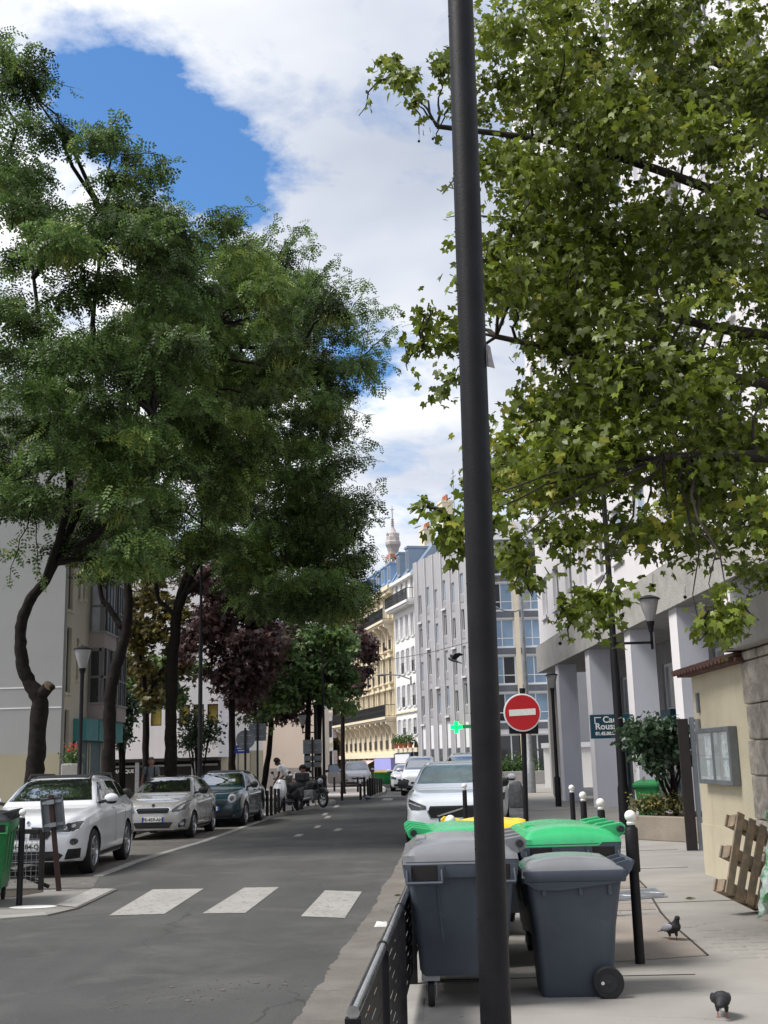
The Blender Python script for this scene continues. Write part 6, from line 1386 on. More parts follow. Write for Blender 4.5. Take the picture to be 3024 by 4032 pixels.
def person(label, loc, rot, J, skin, hair, shirt, trousers, shoe='black_plastic', scale=1.0, hairlen=0, group=None, sleeve=.55):
    """J: joints in local metres; +x is the way the person faces"""
    t = thing('person', label, 'person', loc, rot, group); t.scale = (scale,)*3
    V = {k: Vector(v) for k, v in J.items()}
    hd = V['head']; nk = V['neck']; up = (hd-nk).normalized(); fw = Vector(J.get('face',(1,0,0))).normalized()
    b = MB()
    T = Matrix.Translation(hd)@rot_to(up)
    b.ball(hd,.105,16,12,(1,.82,1.18),rot_to(up)); b.ball(hd+fw*.03-up*.055,.075,12,10,(1,.85,1))
    b.tube([nk-up*.03,hd-up*.03],[.058,.055],12)
    rt_ = up.cross(fw).normalized()
    b.ball(hd+fw*.115-up*.015,.018,8,6,(1,.8,1.4))
    for s0 in (-1,1): b.ball(hd+rt_*.088*s0-up*.01,.022,8,6,(.7,.5,1.3)); b.ball(hd+fw*.09+rt_*.035*s0+up*.02,.013,6,5)
    for s0 in ('l','r'):
        sh, el, wr = V['sh_'+s0], V['el_'+s0], V['wr_'+s0]
        limb(b,[sh,sh.lerp(el,.5),el,el.lerp(wr,.4),wr],[.055,.048,.038,.040,.026]); hand(b, wr, wr-el, 1 if s0 == 'l' else -1)
        hp, kn, an, to = V['hip_'+s0], V['kn_'+s0], V['an_'+s0], V['toe_'+s0]
        limb(b,[hp,hp.lerp(kn,.5),kn,kn.lerp(an,.35),an],[.085,.072,.055,.056,.038])
    ch, pe = V['chest'], V['pelvis']
    def torso(mb, g=0):
        mid = ch.lerp(pe,.5); sw = (V['sh_l']-V['sh_r']).normalized(); m3 = Matrix.Identity(4)
        ax = (ch-pe).normalized(); f3 = sw.cross(ax)
        Rm = Matrix(((f3.x,sw.x,ax.x,0),(f3.y,sw.y,ax.y,0),(f3.z,sw.z,ax.z,0),(0,0,0,1)))
        mb.ball(ch,.13+g,16,12,(.85,1.30,1.15),Rm); mb.ball(mid,.125+g,16,12,(.85,1.15,1.2),Rm); mb.ball(pe,.13+g,16,12,(.9,1.2,.85),Rm)
        for s0 in ('l','r'): mb.tube([ch+ax*.07,V['sh_'+s0]],[.075+g,.06+g],10); mb.ball(V['sh_'+s0],.062+g,10,8)
        mb.tube([ch+ax*.08,nk],[.085+g,.06+g*.5],12)
    torso(b); body = remesh('body', b, skin, .016, t, 2)
    c = MB(); torso(c,.014)
    for s0 in ('l','r'): sh, el = V['sh_'+s0], V['el_'+s0]; q = sh.lerp(el,sleeve); c.tube([sh,sh.lerp(q,.5),q],[.075,.072,.070],12)
    remesh('shirt', c, shirt, .016, t, 2)
    c = MB()
    c.ball(pe,.145,16,12,(.92,1.2,.8))
    for s0 in ('l','r'):
        hp, kn, an = V['hip_'+s0], V['kn_'+s0], V['an_'+s0]; limb(c,[hp,hp.lerp(kn,.5),kn,kn.lerp(an,.5),an],[.105,.090,.074,.070,.062])
    remesh('trousers', c, trousers, .018, t, 2)
    for s0 in ('l','r'):
        an, to = V['an_'+s0], V['toe_'+s0]; c = MB(); c.tube([an+Vector((0,0,-.02)),an.lerp(to,.5)+Vector((0,0,.0)),to],[.05,.048,.035],10); c.ball(an+Vector((-.02,0,-.035)),.045,10,8); remesh('shoe', c, shoe, .016, t, 1)
    c = MB(); c.ball(hd+up*.022-fw*.018,.113,16,12,(1,.84,1.08),rot_to(up))
    hm = mesh(c, hair, 60); bm = bmesh.new(); bm.from_mesh(hm)
    bmesh.ops.delete(bm, geom=[v for v in bm.verts if (v.co-hd).dot(fw) > .045 and (v.co-hd).dot(up) < .06 or (v.co-hd).dot(up) < -.05-hairlen], context='VERTS'); bm.to_mesh(hm); bm.free()
    h = part('hair', hm, None, t); sd_ = h.modifiers.new('s','SOLIDIFY'); sd_.thickness = .018; sd_.offset = 1
    return t
stand = dict(head=(.02,0,1.66),neck=(0,0,1.50),chest=(0,0,1.30),pelvis=(0,0,.96),sh_l=(0,.20,1.43),sh_r=(0,-.20,1.43),el_l=(-.03,.27,1.14),el_r=(-.02,-.29,1.14),wr_l=(.10,.29,.90),wr_r=(.06,-.32,.88),
    hip_l=(0,.10,.93),hip_r=(0,-.10,.93),kn_l=(.10,.10,.50),kn_r=(-.02,-.10,.50),an_l=(.06,.11,.08),an_r=(-.14,-.10,.10),toe_l=(.22,.12,.035),toe_r=(.01,-.11,.04),face=(1,0,0))
p = A(596,3000,42.5); man = person('man in a grey T shirt with a backpack walking behind the silver hatchback', (p.x,42.5,.12), R(-86), stand, 'skin', 'hair_grey', 'cloth_grey', 'cloth_navy', scale=1.06)
mb = MB()
for s0 in (-1,1): mb.tube([(-.10,s0*.10,1.46),(.02,s0*.11,1.50),(.125,s0*.12,1.38),(.11,s0*.13,1.20),(-.06,s0*.15,1.12)],.022,8)
bp = thing('backpack','dark backpack on the back of the walking man in grey','backpack', man.location, R(-86)); bp.scale = (1.06,)*3
part('strap', mb, 'cloth_navy', bp, smooth=60); mb = MB(); mb.box(-.34,-.15,-.16,.16,1.02,1.46); part('pack', mb, 'cloth_navy', bp, bevel=.05, seg=3)
bend = dict(head=(.42,0,1.46),neck=(.33,0,1.36),chest=(.20,0,1.22),pelvis=(0,0,.95),sh_l=(.28,.20,1.29),sh_r=(.28,-.20,1.29),el_l=(.30,.26,1.00),el_r=(.26,-.27,1.00),wr_l=(.44,.20,.80),wr_r=(.42,-.18,.82),
    hip_l=(0,.10,.92),hip_r=(0,-.10,.92),kn_l=(.06,.11,.50),kn_r=(.04,-.11,.50),an_l=(-.02,.12,.08),an_r=(-.02,-.12,.08),toe_l=(.15,.13,.035),toe_r=(.15,-.13,.035),face=(.75,0,-.66))
p = A(1128,3040,45.5); person('person in a white T shirt bending over the scooter with head down', (p.x+.1,45.5,.12), R(170), bend, 'skin_dark', 'hair_black', 'cloth_white', 'cloth_khaki', scale=1.12)
crouch = dict(head=(.36,0,1.18),neck=(.26,0,1.07),chest=(.15,0,.94),pelvis=(-.02,0,.62),sh_l=(.20,.20,1.02),sh_r=(.20,-.20,1.02),el_l=(.30,.30,.76),el_r=(.28,-.33,.76),wr_l=(.50,.24,.66),wr_r=(.46,-.42,.55),
    hip_l=(0,.10,.60),hip_r=(0,-.10,.60),kn_l=(.40,.16,.56),kn_r=(.38,-.16,.54),an_l=(.22,.16,.09),an_r=(.18,-.16,.09),toe_l=(.38,.18,.035),toe_r=(.34,-.18,.035),face=(.6,0,-.8))
p = A(1200,3060,44.3); person('dark haired person in a white T shirt crouching at the black motorcycle', (p.x-.12,44.4,.12), R(-80), crouch, 'skin', 'hair_black', 'cloth_white', 'cloth_navy', scale=1.14)
# ================================================================== pigeons
def pigeon(label, loc, rot, bodym, wingm, headdown=False, s=1.0, breast=None):
    t = thing('pigeon', label, 'pigeon', loc, rot, 'pigeons'); t.scale = (s*1.08,s*1.12,s*.92)
    b = MB()
    b.ball((0,0,.155),.072,16,12,(1.45,.95,.98),Matrix.Rotation(R(-22 if not headdown else 4),4,'Y'))
    b.ball((.055,0,.175),.062,14,10,(.95,1,1.1))
    if headdown: hp = Vector((.145,-.035,.135)); b.tube([(.07,0,.185),(.12,-.02,.17),hp],[.05,.036,.026],12)
    else: hp = Vector((.098,0,.292)); b.tube([(.06,0,.20),(.08,0,.25),hp],[.050,.034,.026],12)
    b.ball(hp,.030,12,10,(1.15,.9,1)); b.tube([(-.08,0,.14),(-.13,0,.115)],[.045,.03],10)
    body = remesh('body', b, bodym, .009, t, 2)
    c = MB(); d = Vector((1,0,-.35)) if not headdown else Vector((.4,0,-1)); c.tube([hp+d.normalized()*.022,hp+d.normalized()*.050],[.010,.003],8); part('beak', c, 'pigeon_dark' if not headdown else 'pigeon_pale', body)
    for sy in (-1,1):
        c = MB(); c.ball((-.025,sy*.058,.165),.062,14,10,(1.55,.28,.72),Matrix.Rotation(R(-14),4,'Y')); c.tube([(-.09,sy*.045,.145),(-.185,sy*.016,.115)],[.028,.006],8); part('wing', c, wingm, t, smooth=60)
        c = MB(); x = .01+.02*sy; c.tube([(x-.005,sy*.03,.10),(x,sy*.03,.05)],[.020,.012],8); part('thigh', c, bodym, t, smooth=60)
        c = MB(); c.tube([(x,sy*.03,.06),(x-.006,sy*.03,.006)],.0048,6)
        for a in (-28,0,28,180): c.tube([(x-.006,sy*.03,.007),(x-.006+.032*math.cos(R(a))*(1 if a != 180 else .6),sy*.03+.032*math.sin(R(a)),.004)],[.004,.0025],5)
        part('leg', c, 'pink_leg', t)
    c = MB(); c.add([(-.10,-.028,.125),(-.10,.028,.125),(-.215,.034,.088),(-.215,-.034,.088),(-.10,-.026,.112),(-.10,.026,.112),(-.213,.032,.082),(-.213,-.032,.082)],[(0,1,2,3),(7,6,5,4),(0,4,5,1),(1,5,6,2),(2,6,7,3),(3,7,4,0)]); part('tail', c, 'pigeon_dark', t)
    for sy in (-1,1): c = MB(); c.ball(hp+Vector((.012,sy*.024,.006)),.005,8,6); part('eye', c, 'black_plastic', body)
    return t
g = G(2650,3703,.12); pigeon('grey pigeon with a dark breast standing on the pavement patch', (g.x,g.y,.122), R(-62), 'pigeon_dark', 'pigeon_pale', s=.72)
g = G(2845,4006,.12); pigeon('black pigeon with its head tucked low at the bottom right', (g.x,g.y,.122), R(-96), 'pigeon_dark', 'pigeon_dark', True, s=.72)
g = G(1448,3156,.0); pigeon('distant pigeon at the kerb of the square', (g.x,g.y-.3,.004), R(160), 'pigeon_dark', 'pigeon_grey', s=1.25)
# flying pigeon: wings up, one to each side
fp = A(1782,2598,47); t = thing('pigeon','pigeon flying across in front of the grey ribbed block','pigeon', fp, (R(0),R(18),R(20)), 'pigeons'); t.scale = (1.5,)*3
b = MB(); b.ball((0,0,0),.06,14,10,(2.0,.9,.85)); b.ball((-.12,0,.01),.03,10,8); b.tube([(-.08,0,0),(-.13,0,.01)],[.045,.028],10); b.tube([(.08,0,0),(.19,0,-.01)],[.04,.025],10); remesh('body', b, 'pigeon_grey', .012, t, 2)
for sy in (-1,1):
    c = MB(); c.add([(-.06,sy*.04,.02),(.07,sy*.04,.02),(.11,sy*.16,.13),(.16,sy*.30,.17),(.05,sy*.26,.19),(-.05,sy*.16,.15)],[(0,1,2,5),(2,3,4,5)]); o = part('wing', c, 'pigeon_dark', t); q = o.modifiers.new('s','SOLIDIFY'); q.thickness = .008
c = MB(); c.add([(.16,-.02,0),(.16,.02,0),(.27,.05,-.02),(.27,-.05,-.02)],[(0,1,2,3)]); o = part('tail', c, 'pigeon_dark', t); q = o.modifiers.new('s','SOLIDIFY'); q.thickness = .008
# cable and wall light
wp0, wp1 = A(1520,2600,96), A(1880,2520,80)
mb = MB(); mb.tube([wp0,wp0.lerp(wp1,.5)+Vector((0,0,-.15)),wp1],.02,6); part('overhead_cable', mb, 'iron', None, label='thin cable strung along the far facades', cat='cable')
q = A(1618,2675,97.5); t = thing('wall_lamp','street lamp arm fixed to the white house front','street lamp', q)
mb = MB(); mb.tube([(0,0,0),(-.9,-.6,.3),(-2.0,-1.3,.38)],.05,8); mb.bar((0,0,-.5),(0,0,.25),.14); part('arm', mb, 'galv', t); mb = MB(); mb.ball((-2.4,-1.5,.32),.3,10,8,(1.6,1,.35)); part('lamp_head', mb, 'frame_grey', t, smooth=60)
# ================================================================== trees
KU = 3024/1659
def Uu(x, y, Y): return A(x*KU, y*KU, Y)
def in_poly(x, y, P):
    c = False; j = len(P)-1
    for i in range(len(P)):
        (xi,yi),(xj,yj) = P[i],P[j]
        if (yi > y) != (yj > y) and x < (xj-xi)*(y-yi)/(yj-yi)+xi: c = not c
        j = i
    return c
def crown_blobs(P, n, Y0, Y1, r0, r1, seed=1):
    rnd = random.Random(seed); xs = [p[0] for p in P]; ys = [p[1] for p in P]; out_ = []; tries = 0
    while len(out_) < n and tries < n*60:
        tries += 1; x, y = rnd.uniform(min(xs),max(xs)), rnd.uniform(min(ys),max(ys))
        if not in_poly(x,y,P): continue
        p = Uu(x,y,rnd.uniform(Y0,Y1)); r_ = rnd.uniform(r0,r1); out_.append((p.x,p.y,p.z,r_,r_*.72))
    return out_
def smooth_path(P, rad, k=4, jit=.07):                   # rounded bends and knotty girth instead of a plain pipe
    out_, rr = [], []
    for i in range(len(P)-1):
        p0, p1, p2, p3 = P[max(i-1,0)], P[i], P[i+1], P[min(i+2,len(P)-1)]
        for j in range(k):
            t = j/k; q = .5*((2*p1)+(p2-p0)*t+(2*p0-5*p1+4*p2-p3)*t*t+(3*p1-p0-3*p2+p3)*t**3)
            r_ = (rad[i]+(rad[i+1]-rad[i])*t)*(1+random.uniform(-jit,jit)); out_.append(q+Vector((random.uniform(-1,1),random.uniform(-1,1),0))*r_*.10); rr.append(r_)
    out_.append(P[-1]); rr.append(rad[-1]); return out_, rr
def tree(name, label, base, trunk, rad, limbs, blobs, n, tpl, size, m, group, bark='bark', nbranch=26, droop=.5, spread=1.0, twigs=(), pods=0, tint=(.0,.75), ball=None, cat='tree', extra_leaf=None, per_twig=14, shell=.55, lrad=.07, curl=False):
    t = thing(name, label, cat, base, 0, group); o = Vector(base)
    mb = MB(); tp_, tr_ = smooth_path([Vector(p)-o for p in trunk], rad); mb.tube(tp_, tr_, 16)
    mb.tube([Vector((trunk[0][0],trunk[0][1],base[2]))-o+Vector((0,0,-.05)), Vector(trunk[0])-o+Vector((0,0,.25))],[rad[0]*1.35,rad[0]*1.0],14)
    tr = part('trunk', mb, bark, t, smooth=70)
    for pts, rr in limbs: mb = MB(); lp_, lr_ = smooth_path([Vector(p)-o for p in pts], rr); mb.tube(lp_, lr_, 10); part('limb', mb, bark, t, smooth=70)
    rel = [(b[0]-o.x,b[1]-o.y,b[2]-o.z,b[3],b[4]) for b in blobs]
    src = [Vector(trunk[-1])-o]
    for l in limbs:
        for a_, b_ in zip(l[0][1:], l[0][2:]): src += [Vector(a_).lerp(Vector(b_),q/6)-o for q in range(1,7)]
    if not limbs or len(src) < 3: src += [Vector(l[0][-1])-o for l in limbs]
    mb = MB(); pick = random.sample(rel, min(nbranch,len(rel)))
    for b in pick:
        e = Vector(b[:3]); s = min(src, key=lambda q: (q-e).length); L_ = (e-s).length
        mb.tube(curve_pts(s,e,6,.06*L_,.05*L_),[lrad*max(.16,1-.15*i) for i in range(7)],7)
    part('branches', mb, bark, t, smooth=70, kind='stuff')
    pts,k,d = blob_points(rel,n,shell,pods>0); yaw = np.arctan2(d[:,1],d[:,0])+RNG.normal(0,.9,n)
    bt = RNG.uniform(-.34,.34,len(rel)); tv = np.clip(RNG.uniform(*tint,n)+bt[k],0,1)
    sz = RNG.uniform(*size,n); rots = rand_rot(n,droop,spread,yaw)
    if twigs:
        tp, ty = [], []
        mb = MB()
        for tx, tyy, Y in twigs:
            e = Uu(tx,tyy,Y)-o; s = min(rel, key=lambda b: (Vector(b[:3])-e).length); s = Vector(s[:3])
            c = curve_pts(s,e,6,.12,.06); mb.tube(c,[.02,.017,.014,.012,.010,.008,.005],5)
            for q in range(per_twig): i = random.uniform(1.5,6); a = int(min(i,5)); p = c[a].lerp(c[a+1],i-a if i < 6 else 1); tp.append(p+Vector((random.gauss(0,.05),random.gauss(0,.05),random.gauss(0,.05)))); ty.append(random.uniform(0,6.28))
        part('twigs', mb, bark, t, kind='stuff')
        tp = np.array([tuple(p) for p in tp]); m_ = len(tp); pts = np.vstack([pts,tp]); rots = np.concatenate([rots,rand_rot(m_,droop,spread,np.array(ty))]); sz = np.concatenate([sz,RNG.uniform(*size,m_)]); tv = np.concatenate([tv,RNG.uniform(.2,.9,m_)])
    if extra_leaf: pts, rots, sz, tv = extra_leaf(t, o, pts, rots, sz, tv)
    leaves('crown', tpl, pts, rots, sz, m, t, tv, curl=curl)
    if pods:
        pp = [];  sel = RNG.choice(len(rel), max(3,len(rel)//5), replace=False)
        pq = [rel[i] for i in sel]; c,_,_ = blob_points([(a,b,c_-r_*.35,r_*.6,r_*.4) for a,b,c_,r_,_ in pq], pods)
        tplp = np.array([(0,-.012,0),(0,.012,0),(.012,.012,-1),(.012,-.012,-1)],float)*np.array((1,1,.14))
        leaves('seed_pods', tplp, c, rand_rot(pods,0,.5), RNG.uniform(.6,1.2,pods), 'leaf_pod', t, RNG.uniform(0,1,pods))
    return t
FR = quads_frond(4,.29,.054,.095); FRb = quads_frond(4,.26,.042,.075)
def cc(x, y, Y): return A(x*.482, 2200+y*.482, Y)
# --- tree with the curved trunk
Y = 26.5
tk = [cc(262,2050,Y),cc(280,1800,Y),cc(300,1550,Y),cc(322,1250,Y),cc(318,1130,Y),cc(240,1010,Y),cc(190,880,Y),cc(168,720,Y),cc(175,560,Y),cc(212,410,Y),cc(280,290,Y),cc(370,180,Y),cc(450,40,Y)]
bs_ = (tk[0].x,Y,.12); tk[0].z = .12
P1 = [(-60,60),(50,100),(85,150),(105,230),(125,330),(190,400),(300,445),(420,530),(440,800),(390,1050),(300,1215),(180,1255),(60,1215),(-60,1190)]
cb = crown_blobs(P1,150,22.5,29.5,.42,.78,3)+[(x,y,z,r_*.75,r_*.55) for x,y,z,r_,_ in crown_blobs([(180,290),(250,255),(285,320),(360,370),(300,430),(210,400)],15,24.5,27,.3,.5,31)]
t1 = tree('street_tree','leaning tree with a curved trunk and sawn stump behind the white crossover', bs_, tk, [.23,.215,.20,.19,.185,.155,.145,.135,.13,.125,.12,.11,.09],
    [([cc(450,40,Y),Uu(290,1080,26),Uu(330,900,25.5)],[.09,.07,.04]),([cc(370,180,Y),Uu(150,1050,26),Uu(100,800,26),Uu(60,500,26)],[.09,.08,.06,.03]),([cc(450,40,Y),Uu(220,950,27),Uu(200,700,27.5),Uu(230,480,27.5)],[.09,.08,.06,.03])],
    cb, 21000, FR, (.8,1.25), 'leaf_sophora', 'row of street trees on the left', pods=2600, twigs=[(160,190,26),(60,90,26),(130,250,26),(260,240,26),(375,350,26),(350,400,25.5),(20,1260,24),(90,1250,25)])
mb = MB(); s0, s1 = cc(330,1120,Y)-Vector(bs_), cc(400,1040,Y-.25)-Vector(bs_)
mb.tube([s0-Vector((.1,0,.1)),s0,s1],[.14,.15,.13],12); mb.ball(s1+Vector((.08,-.02,-.03)),.07,10,8); part('stump', mb, 'bark', t1, smooth=70)
mb = MB(); dn = (s1-s0).normalized(); mb.lathe([(.115,0),(.10,.012),(.001,.014)],14,Matrix.Translation(s1+dn*.001)@rot_to(dn)); part('sawn_face', mb, 'cut_wood', t1)
# --- second tree
Y = 33
tk = [cc(888,2000,Y),cc(890,1700,Y),cc(892,1400,Y),cc(898,1150,Y),cc(935,930,Y),cc(985,760,Y),cc(1030,590,Y),cc(1042,450,Y),cc(1050,340,Y),cc(1035,150,Y)]; tk[0].z = .12; bs_ = (tk[0].x,Y,.12)
P2 = [(290,470),(390,455),(480,465),(560,550),(600,600),(640,800),(580,1000),(480,1180),(300,1260),(215,1235),(250,800)]
tree('street_tree','middle tree of the left row, trunk leaning towards the road', bs_, tk, [.19,.18,.175,.17,.16,.155,.15,.14,.13,.10], [([cc(1030,560,Y),cc(985,545,Y),cc(930,460,Y),cc(870,370,Y),cc(825,290,Y),Uu(200,1160,33)],[.11,.10,.085,.075,.07,.04]),
    ([cc(1035,150,Y),Uu(330,1100,33),Uu(430,900,32),Uu(470,700,32)],[.10,.09,.07,.03]),([cc(1035,150,Y),Uu(270,1050,33),Uu(270,800,33),Uu(330,600,33)],[.1,.08,.06,.03])],
    crown_blobs(P2,150,29.5,36,.48,.88,5), 19000, FR, (.85,1.3), 'leaf_sophora_b', 'row of street trees on the left', pods=2200, twigs=[(560,440,32),(500,450,32),(300,420,32),(570,520,32),(520,470,32)])
# --- third tree, reaching over the road
Y = 40
tk = [cc(1390,2000,Y),cc(1393,1700,Y),cc(1398,1400,Y),cc(1400,1100,Y),cc(1405,850,Y),cc(1430,620,Y),cc(1440,460,Y)]; tk[0].z = .12; bs_ = (tk[0].x,Y,.12)
P3 = [(450,570),(560,530),(620,530),(670,600),(740,660),(780,730),(780,800),(740,880),(730,950),(750,1010),(790,1080),(740,1160),(775,1240),(780,1290),(690,1345),(560,1320),(500,1240),(440,1190),(440,900)]
tree('street_tree','third tree of the left row, its crown spreading over the road', bs_, tk, [.22,.21,.205,.20,.20,.19,.18], [([cc(1440,460,Y),cc(1500,300,Y),cc(1570,120,Y),Uu(490,1090,39.5),Uu(560,900,38),Uu(650,750,37)],[.15,.13,.12,.10,.08,.04]),
    ([cc(1430,470,Y),cc(1350,380,Y),cc(1290,310,Y),Uu(330,1180,40)],[.09,.08,.07,.04]),([cc(1440,460,Y),cc(1470,280,Y),Uu(480,1000,40),Uu(520,750,40)],[.12,.11,.09,.04]),([cc(1500,300,Y),Uu(560,1150,40),Uu(680,1080,40),Uu(760,1080,40)],[.1,.08,.06,.03])],
    crown_blobs(P3,230,36,44,.50,.95,9)+crown_blobs([(480,1120),(640,1080),(780,1120),(790,1290),(720,1345),(600,1350),(500,1290)],70,37,43,.42,.72,77), 31000, FR, (.9,1.35), 'leaf_sophora', 'row of street trees on the left', nbranch=40, pods=5200, twigs=[(670,475,38),(640,490,38),(720,560,38),(800,600,38),(862,665,38),(868,700,38),(850,790,38),(830,840,38),(800,900,38),(838,1030,42),(835,1080,42),(820,960,40),(805,1180,42),(800,1260,42),(740,550,38),(700,530,38),(760,590,38),(820,640,38),(850,720,38),(780,600,37),(835,760,38),(810,850,38),(640,520,37),(600,470,37),(820,1000,41),(825,1120,41),(790,930,39),(680,500,39),(845,670,39),(800,690,37)], per_twig=22)
# --- smaller trees behind
MP = star_leaf(); MPr = star_leaf(((0,1.0),(55,.9),(-55,.9)),.55)
def small(name, label, tx, ty, Y, P, n, r0, r1, nb_, m, size, tpl=MPr, lean=None, rad=.12, forks=2, group='smaller trees by the square', tint=(0,.8), ybase=None):
    base = Uu(tx,1640,Y); base.z = .12
    top = Uu(*(lean or (tx,ty)),Y); mid = base.lerp(top,.5)+Vector((random.uniform(-.1,.1),0,0))
    bl = crown_blobs(P,nb_,Y-1.6,Y+1.6,r0,r1,int(tx))
    lim = []
    for f in range(forks): b = random.choice(bl); lim.append(([top,top.lerp(Vector(b[:3]),.5)+Vector((0,0,.2)),Vector(b[:3])],[rad*.7,rad*.5,rad*.25]))
    return tree(name, label, tuple(base), [base,base.lerp(mid,.5),mid,top], [rad,rad*.95,rad*.9,rad*.75], lim, bl, n, tpl, size, m, group, nbranch=18, droop=.45, spread=1.3, tint=tint, lrad=.05)
small('maple_tree','small golden leaved tree with forked branches beside the walking man',315,1500,52,[(260,1300),(330,1250),(400,1290),(420,1400),(390,1500),(340,1530),(300,1500),(265,1440)],4200,.5,.9,30,'leaf_gold',(.16,.26),rad=.17)
small('green_tree','small green tree hanging behind the second and third trunks',372,1440,56,[(250,1400),(300,1420),(420,1400),(440,1480),(400,1550),(330,1540),(260,1520)],3600,.5,.8,24,'leaf_mid',(.16,.26))
small('purple_maple','purple leaved maple behind the thin black pole',500,1450,49,[(420,1250),(480,1230),(560,1330),(600,1400),(570,1480),(500,1500),(440,1470),(400,1400),(400,1330)],6500,.55,1.0,44,'leaf_purple',(.17,.28),rad=.16,tpl=MP)
small('dark_maple','dark mixed maple with its trunk beside the square sign back',565,1520,54,[(520,1380),(600,1340),(670,1370),(680,1460),(650,1530),(600,1550),(530,1540),(500,1480)],4200,.55,1.0,40,'leaf_purple',(.18,.3),lean=(590,1500),rad=.14,tpl=MP,tint=(.1,.9))
small('green_tree','light green tree with a slim grey trunk beside the stacked sign plates',662,1480,52,[(560,1400),(640,1370),(720,1360),(760,1420),(740,1490),(690,1530),(640,1560),(560,1560)],5200,.5,.9,36,'leaf_mid',(.15,.25),rad=.15,lean=(668,1470))
small('green_tree','green tree nearest the square with drooping sprays before the cream building',688,1500,53.5,[(660,1400),(730,1350),(760,1370),(755,1440),(780,1520),(750,1550),(700,1560),(660,1500)],3200,.36,.65,28,'leaf_mid',(.14,.22),rad=.17,lean=(692,1490))
small('purple_maple','purple maple crown showing against the cream building',740,1440,60,[(720,1370),(770,1350),(800,1390),(795,1470),(760,1490),(720,1450)],2600,.5,.85,16,'leaf_purple',(.18,.3),rad=.12,tpl=MP)
# shrubs at the foot of the garage wall
for px, py, Y, r_, lab in ((428,1590,55,1.15,'round green laurel bush before the garage building'),(265,1590,46,.9,'upright leafy bush at the end of the left house')):
    b0 = Uu(px,1640,Y); tops = []
    for q in range(7): c = Uu(px+random.uniform(-30,30)*(1 if px > 300 else .55),py+(random.uniform(-50,32) if px > 300 else random.uniform(-90,8)),Y+random.uniform(-.5,.5)); tops.append((c.x-b0.x,c.y-Y,c.z-.12,r_*.62,r_*.55))
    shrub('bush', lab, (b0.x,Y,.12), tops, 1500, blade(), (.14,.24), 'leaf_laurel', [((0,0,0),tuple(q[:3]),.05) for q in tops], 'bushes on the left')
# --- plane tree, trunk out of frame to the right
PLF = star_leaf(((0,1.0),(52,.88),(-52,.88),(108,.62),(-108,.62)),.56)
def split_leaves(t, o, pts, rots, sz, tv):              # the leaves that show largest stay objects of their own
    W_ = pts+np.array(o); d = np.linalg.norm(W_-np.array((0,0,EYE)),axis=1); app = sz/d
    u = np.array([(cr.dot(v),cu.dot(v),Fv.dot(v)) for v in [Vector(p)-Vector((0,0,EYE)) for p in W_]])
    inside = (np.abs(u[:,0]/u[:,2])*FPX < 1500)&(np.abs(u[:,1]/u[:,2])*FPX < 2000)
    idx = np.argsort(-(app*inside))[:300]; keep = np.ones(len(pts),bool); keep[idx] = False
    var = []
    for v in (.15,.4,.6,.8,1.0): var.append([np_mesh('leaf', q_, 4, 'leaf_plane', np.full(len(PLF)//4,v)) for q_ in curl_tpl(PLF,5)])
    for i in idx:
        ob = bpy.data.objects.new('leaf', random.choice(var[min(4,int(tv[i]*5))])); fin(ob, t)
        m4 = Matrix([list(r_)+[0] for r_ in (rots[i]*sz[i])]+[[0,0,0,1]]); m4.translation = Vector(pts[i]); ob.matrix_basis = m4
    return pts[keep], rots[keep], sz[keep], tv[keep]
PM = [(1060,-40),(1720,-40),(1720,1260),(1600,1270),(1500,1190),(1400,1160),(1250,1210),(1190,1130),(1130,1090),(1065,1100),(1075,900),(1062,600),(1050,250)]
pb_ = crown_blobs(PM,235,10.5,16.5,.32,.6,21)
pb_ += crown_blobs([(1170,400),(1350,400),(1350,740),(1170,740)],26,11.5,15,.34,.58,8)+crown_blobs([(1400,60),(1680,60),(1680,260),(1400,260)],16,12,15,.34,.58,6)+crown_blobs([(1150,850),(1640,850),(1640,1050),(1150,1050)],26,10.8,14,.3,.5,5)
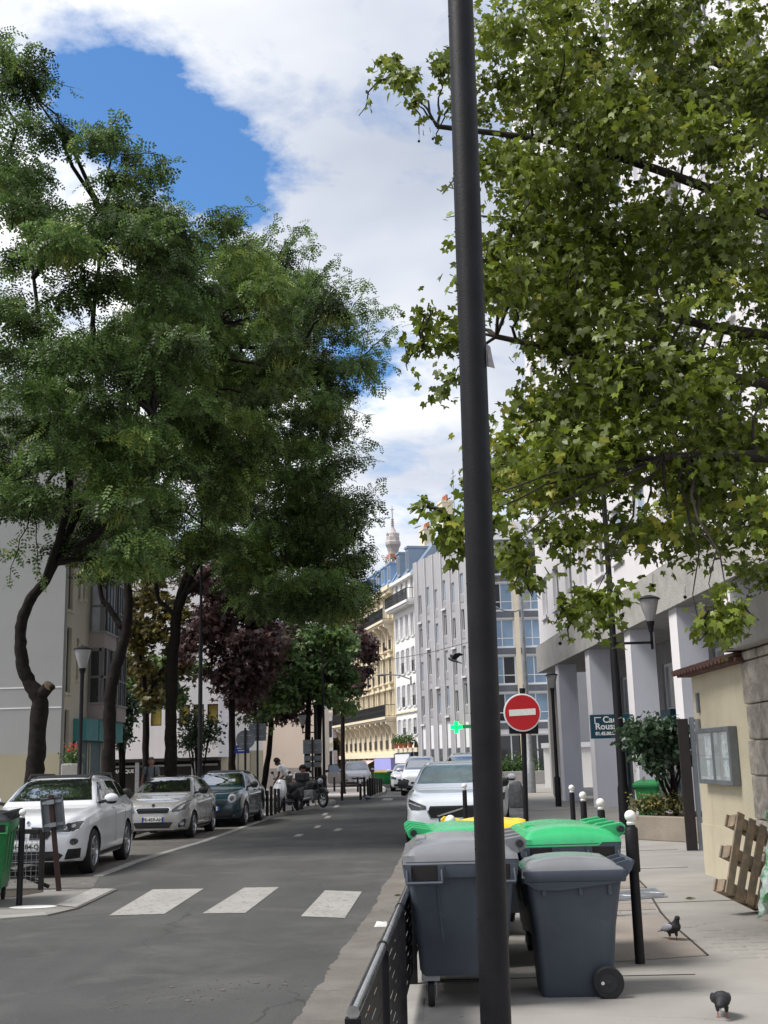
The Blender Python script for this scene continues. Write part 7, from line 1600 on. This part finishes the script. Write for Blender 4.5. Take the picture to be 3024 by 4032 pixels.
for P,n,a,b in (([(800,165),(870,135),(960,90),(1040,70),(1040,280),(960,285),(910,285),(850,225),(790,245)],13,12.5,14.5),([(890,720),(950,665),(1040,650),(1040,880),(960,860),(900,800),(880,785)],12,11.5,13),([(900,1115),(960,1095),(1040,1080),(1060,1190),(940,1190)],6,10.2,11.2),
        ([(1200,1350),(1250,1270),(1330,1290),(1290,1370)],7,10,11),([(1500,1360),(1540,1280),(1620,1290),(1600,1370)],8,9.8,11),([(1060,1080),(1120,1080),(1150,1260),(1080,1230)],8,10,11.5)):
    pb_ += [(x,y,z,r_*.62,r_*.5) for x,y,z,r_,_ in crown_blobs(P,n,a,b,.28,.48,n+3)]
trunk = [Vector((7.4,12.6,.12)),Vector((7.35,12.6,2.5)),Vector((7.2,12.5,5.0)),Vector((7.1,12.5,8.0)),Vector((7.0,12.6,11.5))]
lm = []
for z,pts in ((4.4,[(5.6,12.2,5.2),(4.2,12.0,5.6),(2.6,12,5.9),(1.3,12.2,6.3)]),(3.6,[(5.5,11.5,4.2),(4.1,11.0,4.5),(2.7,10.8,4.5)]),(6.2,[(5.8,13,7.4),(4.4,13.2,8.4),(2.6,13.3,9.2),(.8,13.4,9.6)]),(5.4,[(5.7,13.5,6.5),(4.4,14,7.0),(3,14,7.4)]),(7.8,[(5.9,13.5,9.6),(4.6,14.2,11)])):
    lm.append(([Vector((7.2,12.5,z))]+[Vector(p) for p in pts], [.13,.09,.065,.045,.03][:len(pts)+1]))
ptree = tree('plane_tree','yellow green plane tree reaching in from the right above the garden wall', (7.4,12.6,.12), trunk, [.34,.30,.27,.23,.15], lm, pb_, 42000, PLF, (.052,.100), 'leaf_plane', None, bark='bark_pale', nbranch=90, droop=.55, spread=1.25, tint=(.0,.82),
    twigs=[(775,250,13.5),(790,150,13.5),(830,130,13.5),(905,290,13),(945,310,13),(955,420,13),(965,470,12.5),(880,800,12),(870,770,12),(905,665,12),(925,655,12),(885,1110,10.6),(900,1130,10.6),(960,1210,10.6),(1110,1265,10.5),(1230,1385,10.4),(1200,1345,10.4),(1150,1290,10.4),(1510,1385,10.2),(1560,1400,10.2),(1640,1340,10)],
    per_twig=12, extra_leaf=split_leaves, shell=.75, lrad=.020, curl=True)
sb = []
for x,y in ((905,305),(935,300),(960,1175),(975,1150),(1175,1180),(1225,1160),(1180,1172),(1140,1270),(1290,1360),(1295,1375),(1345,1330),(1210,1390),(1410,1265),(1480,1290)):
    p = Uu(x,y,10.8 if y > 600 else 13)-Vector((7.4,12.6,.12)); mb = MB(); mb.ball(p,.017,8,6); mb.tube([p,p+Vector((.01,0,.11))],.002,4); part('seed_ball', mb, 'bark', ptree)
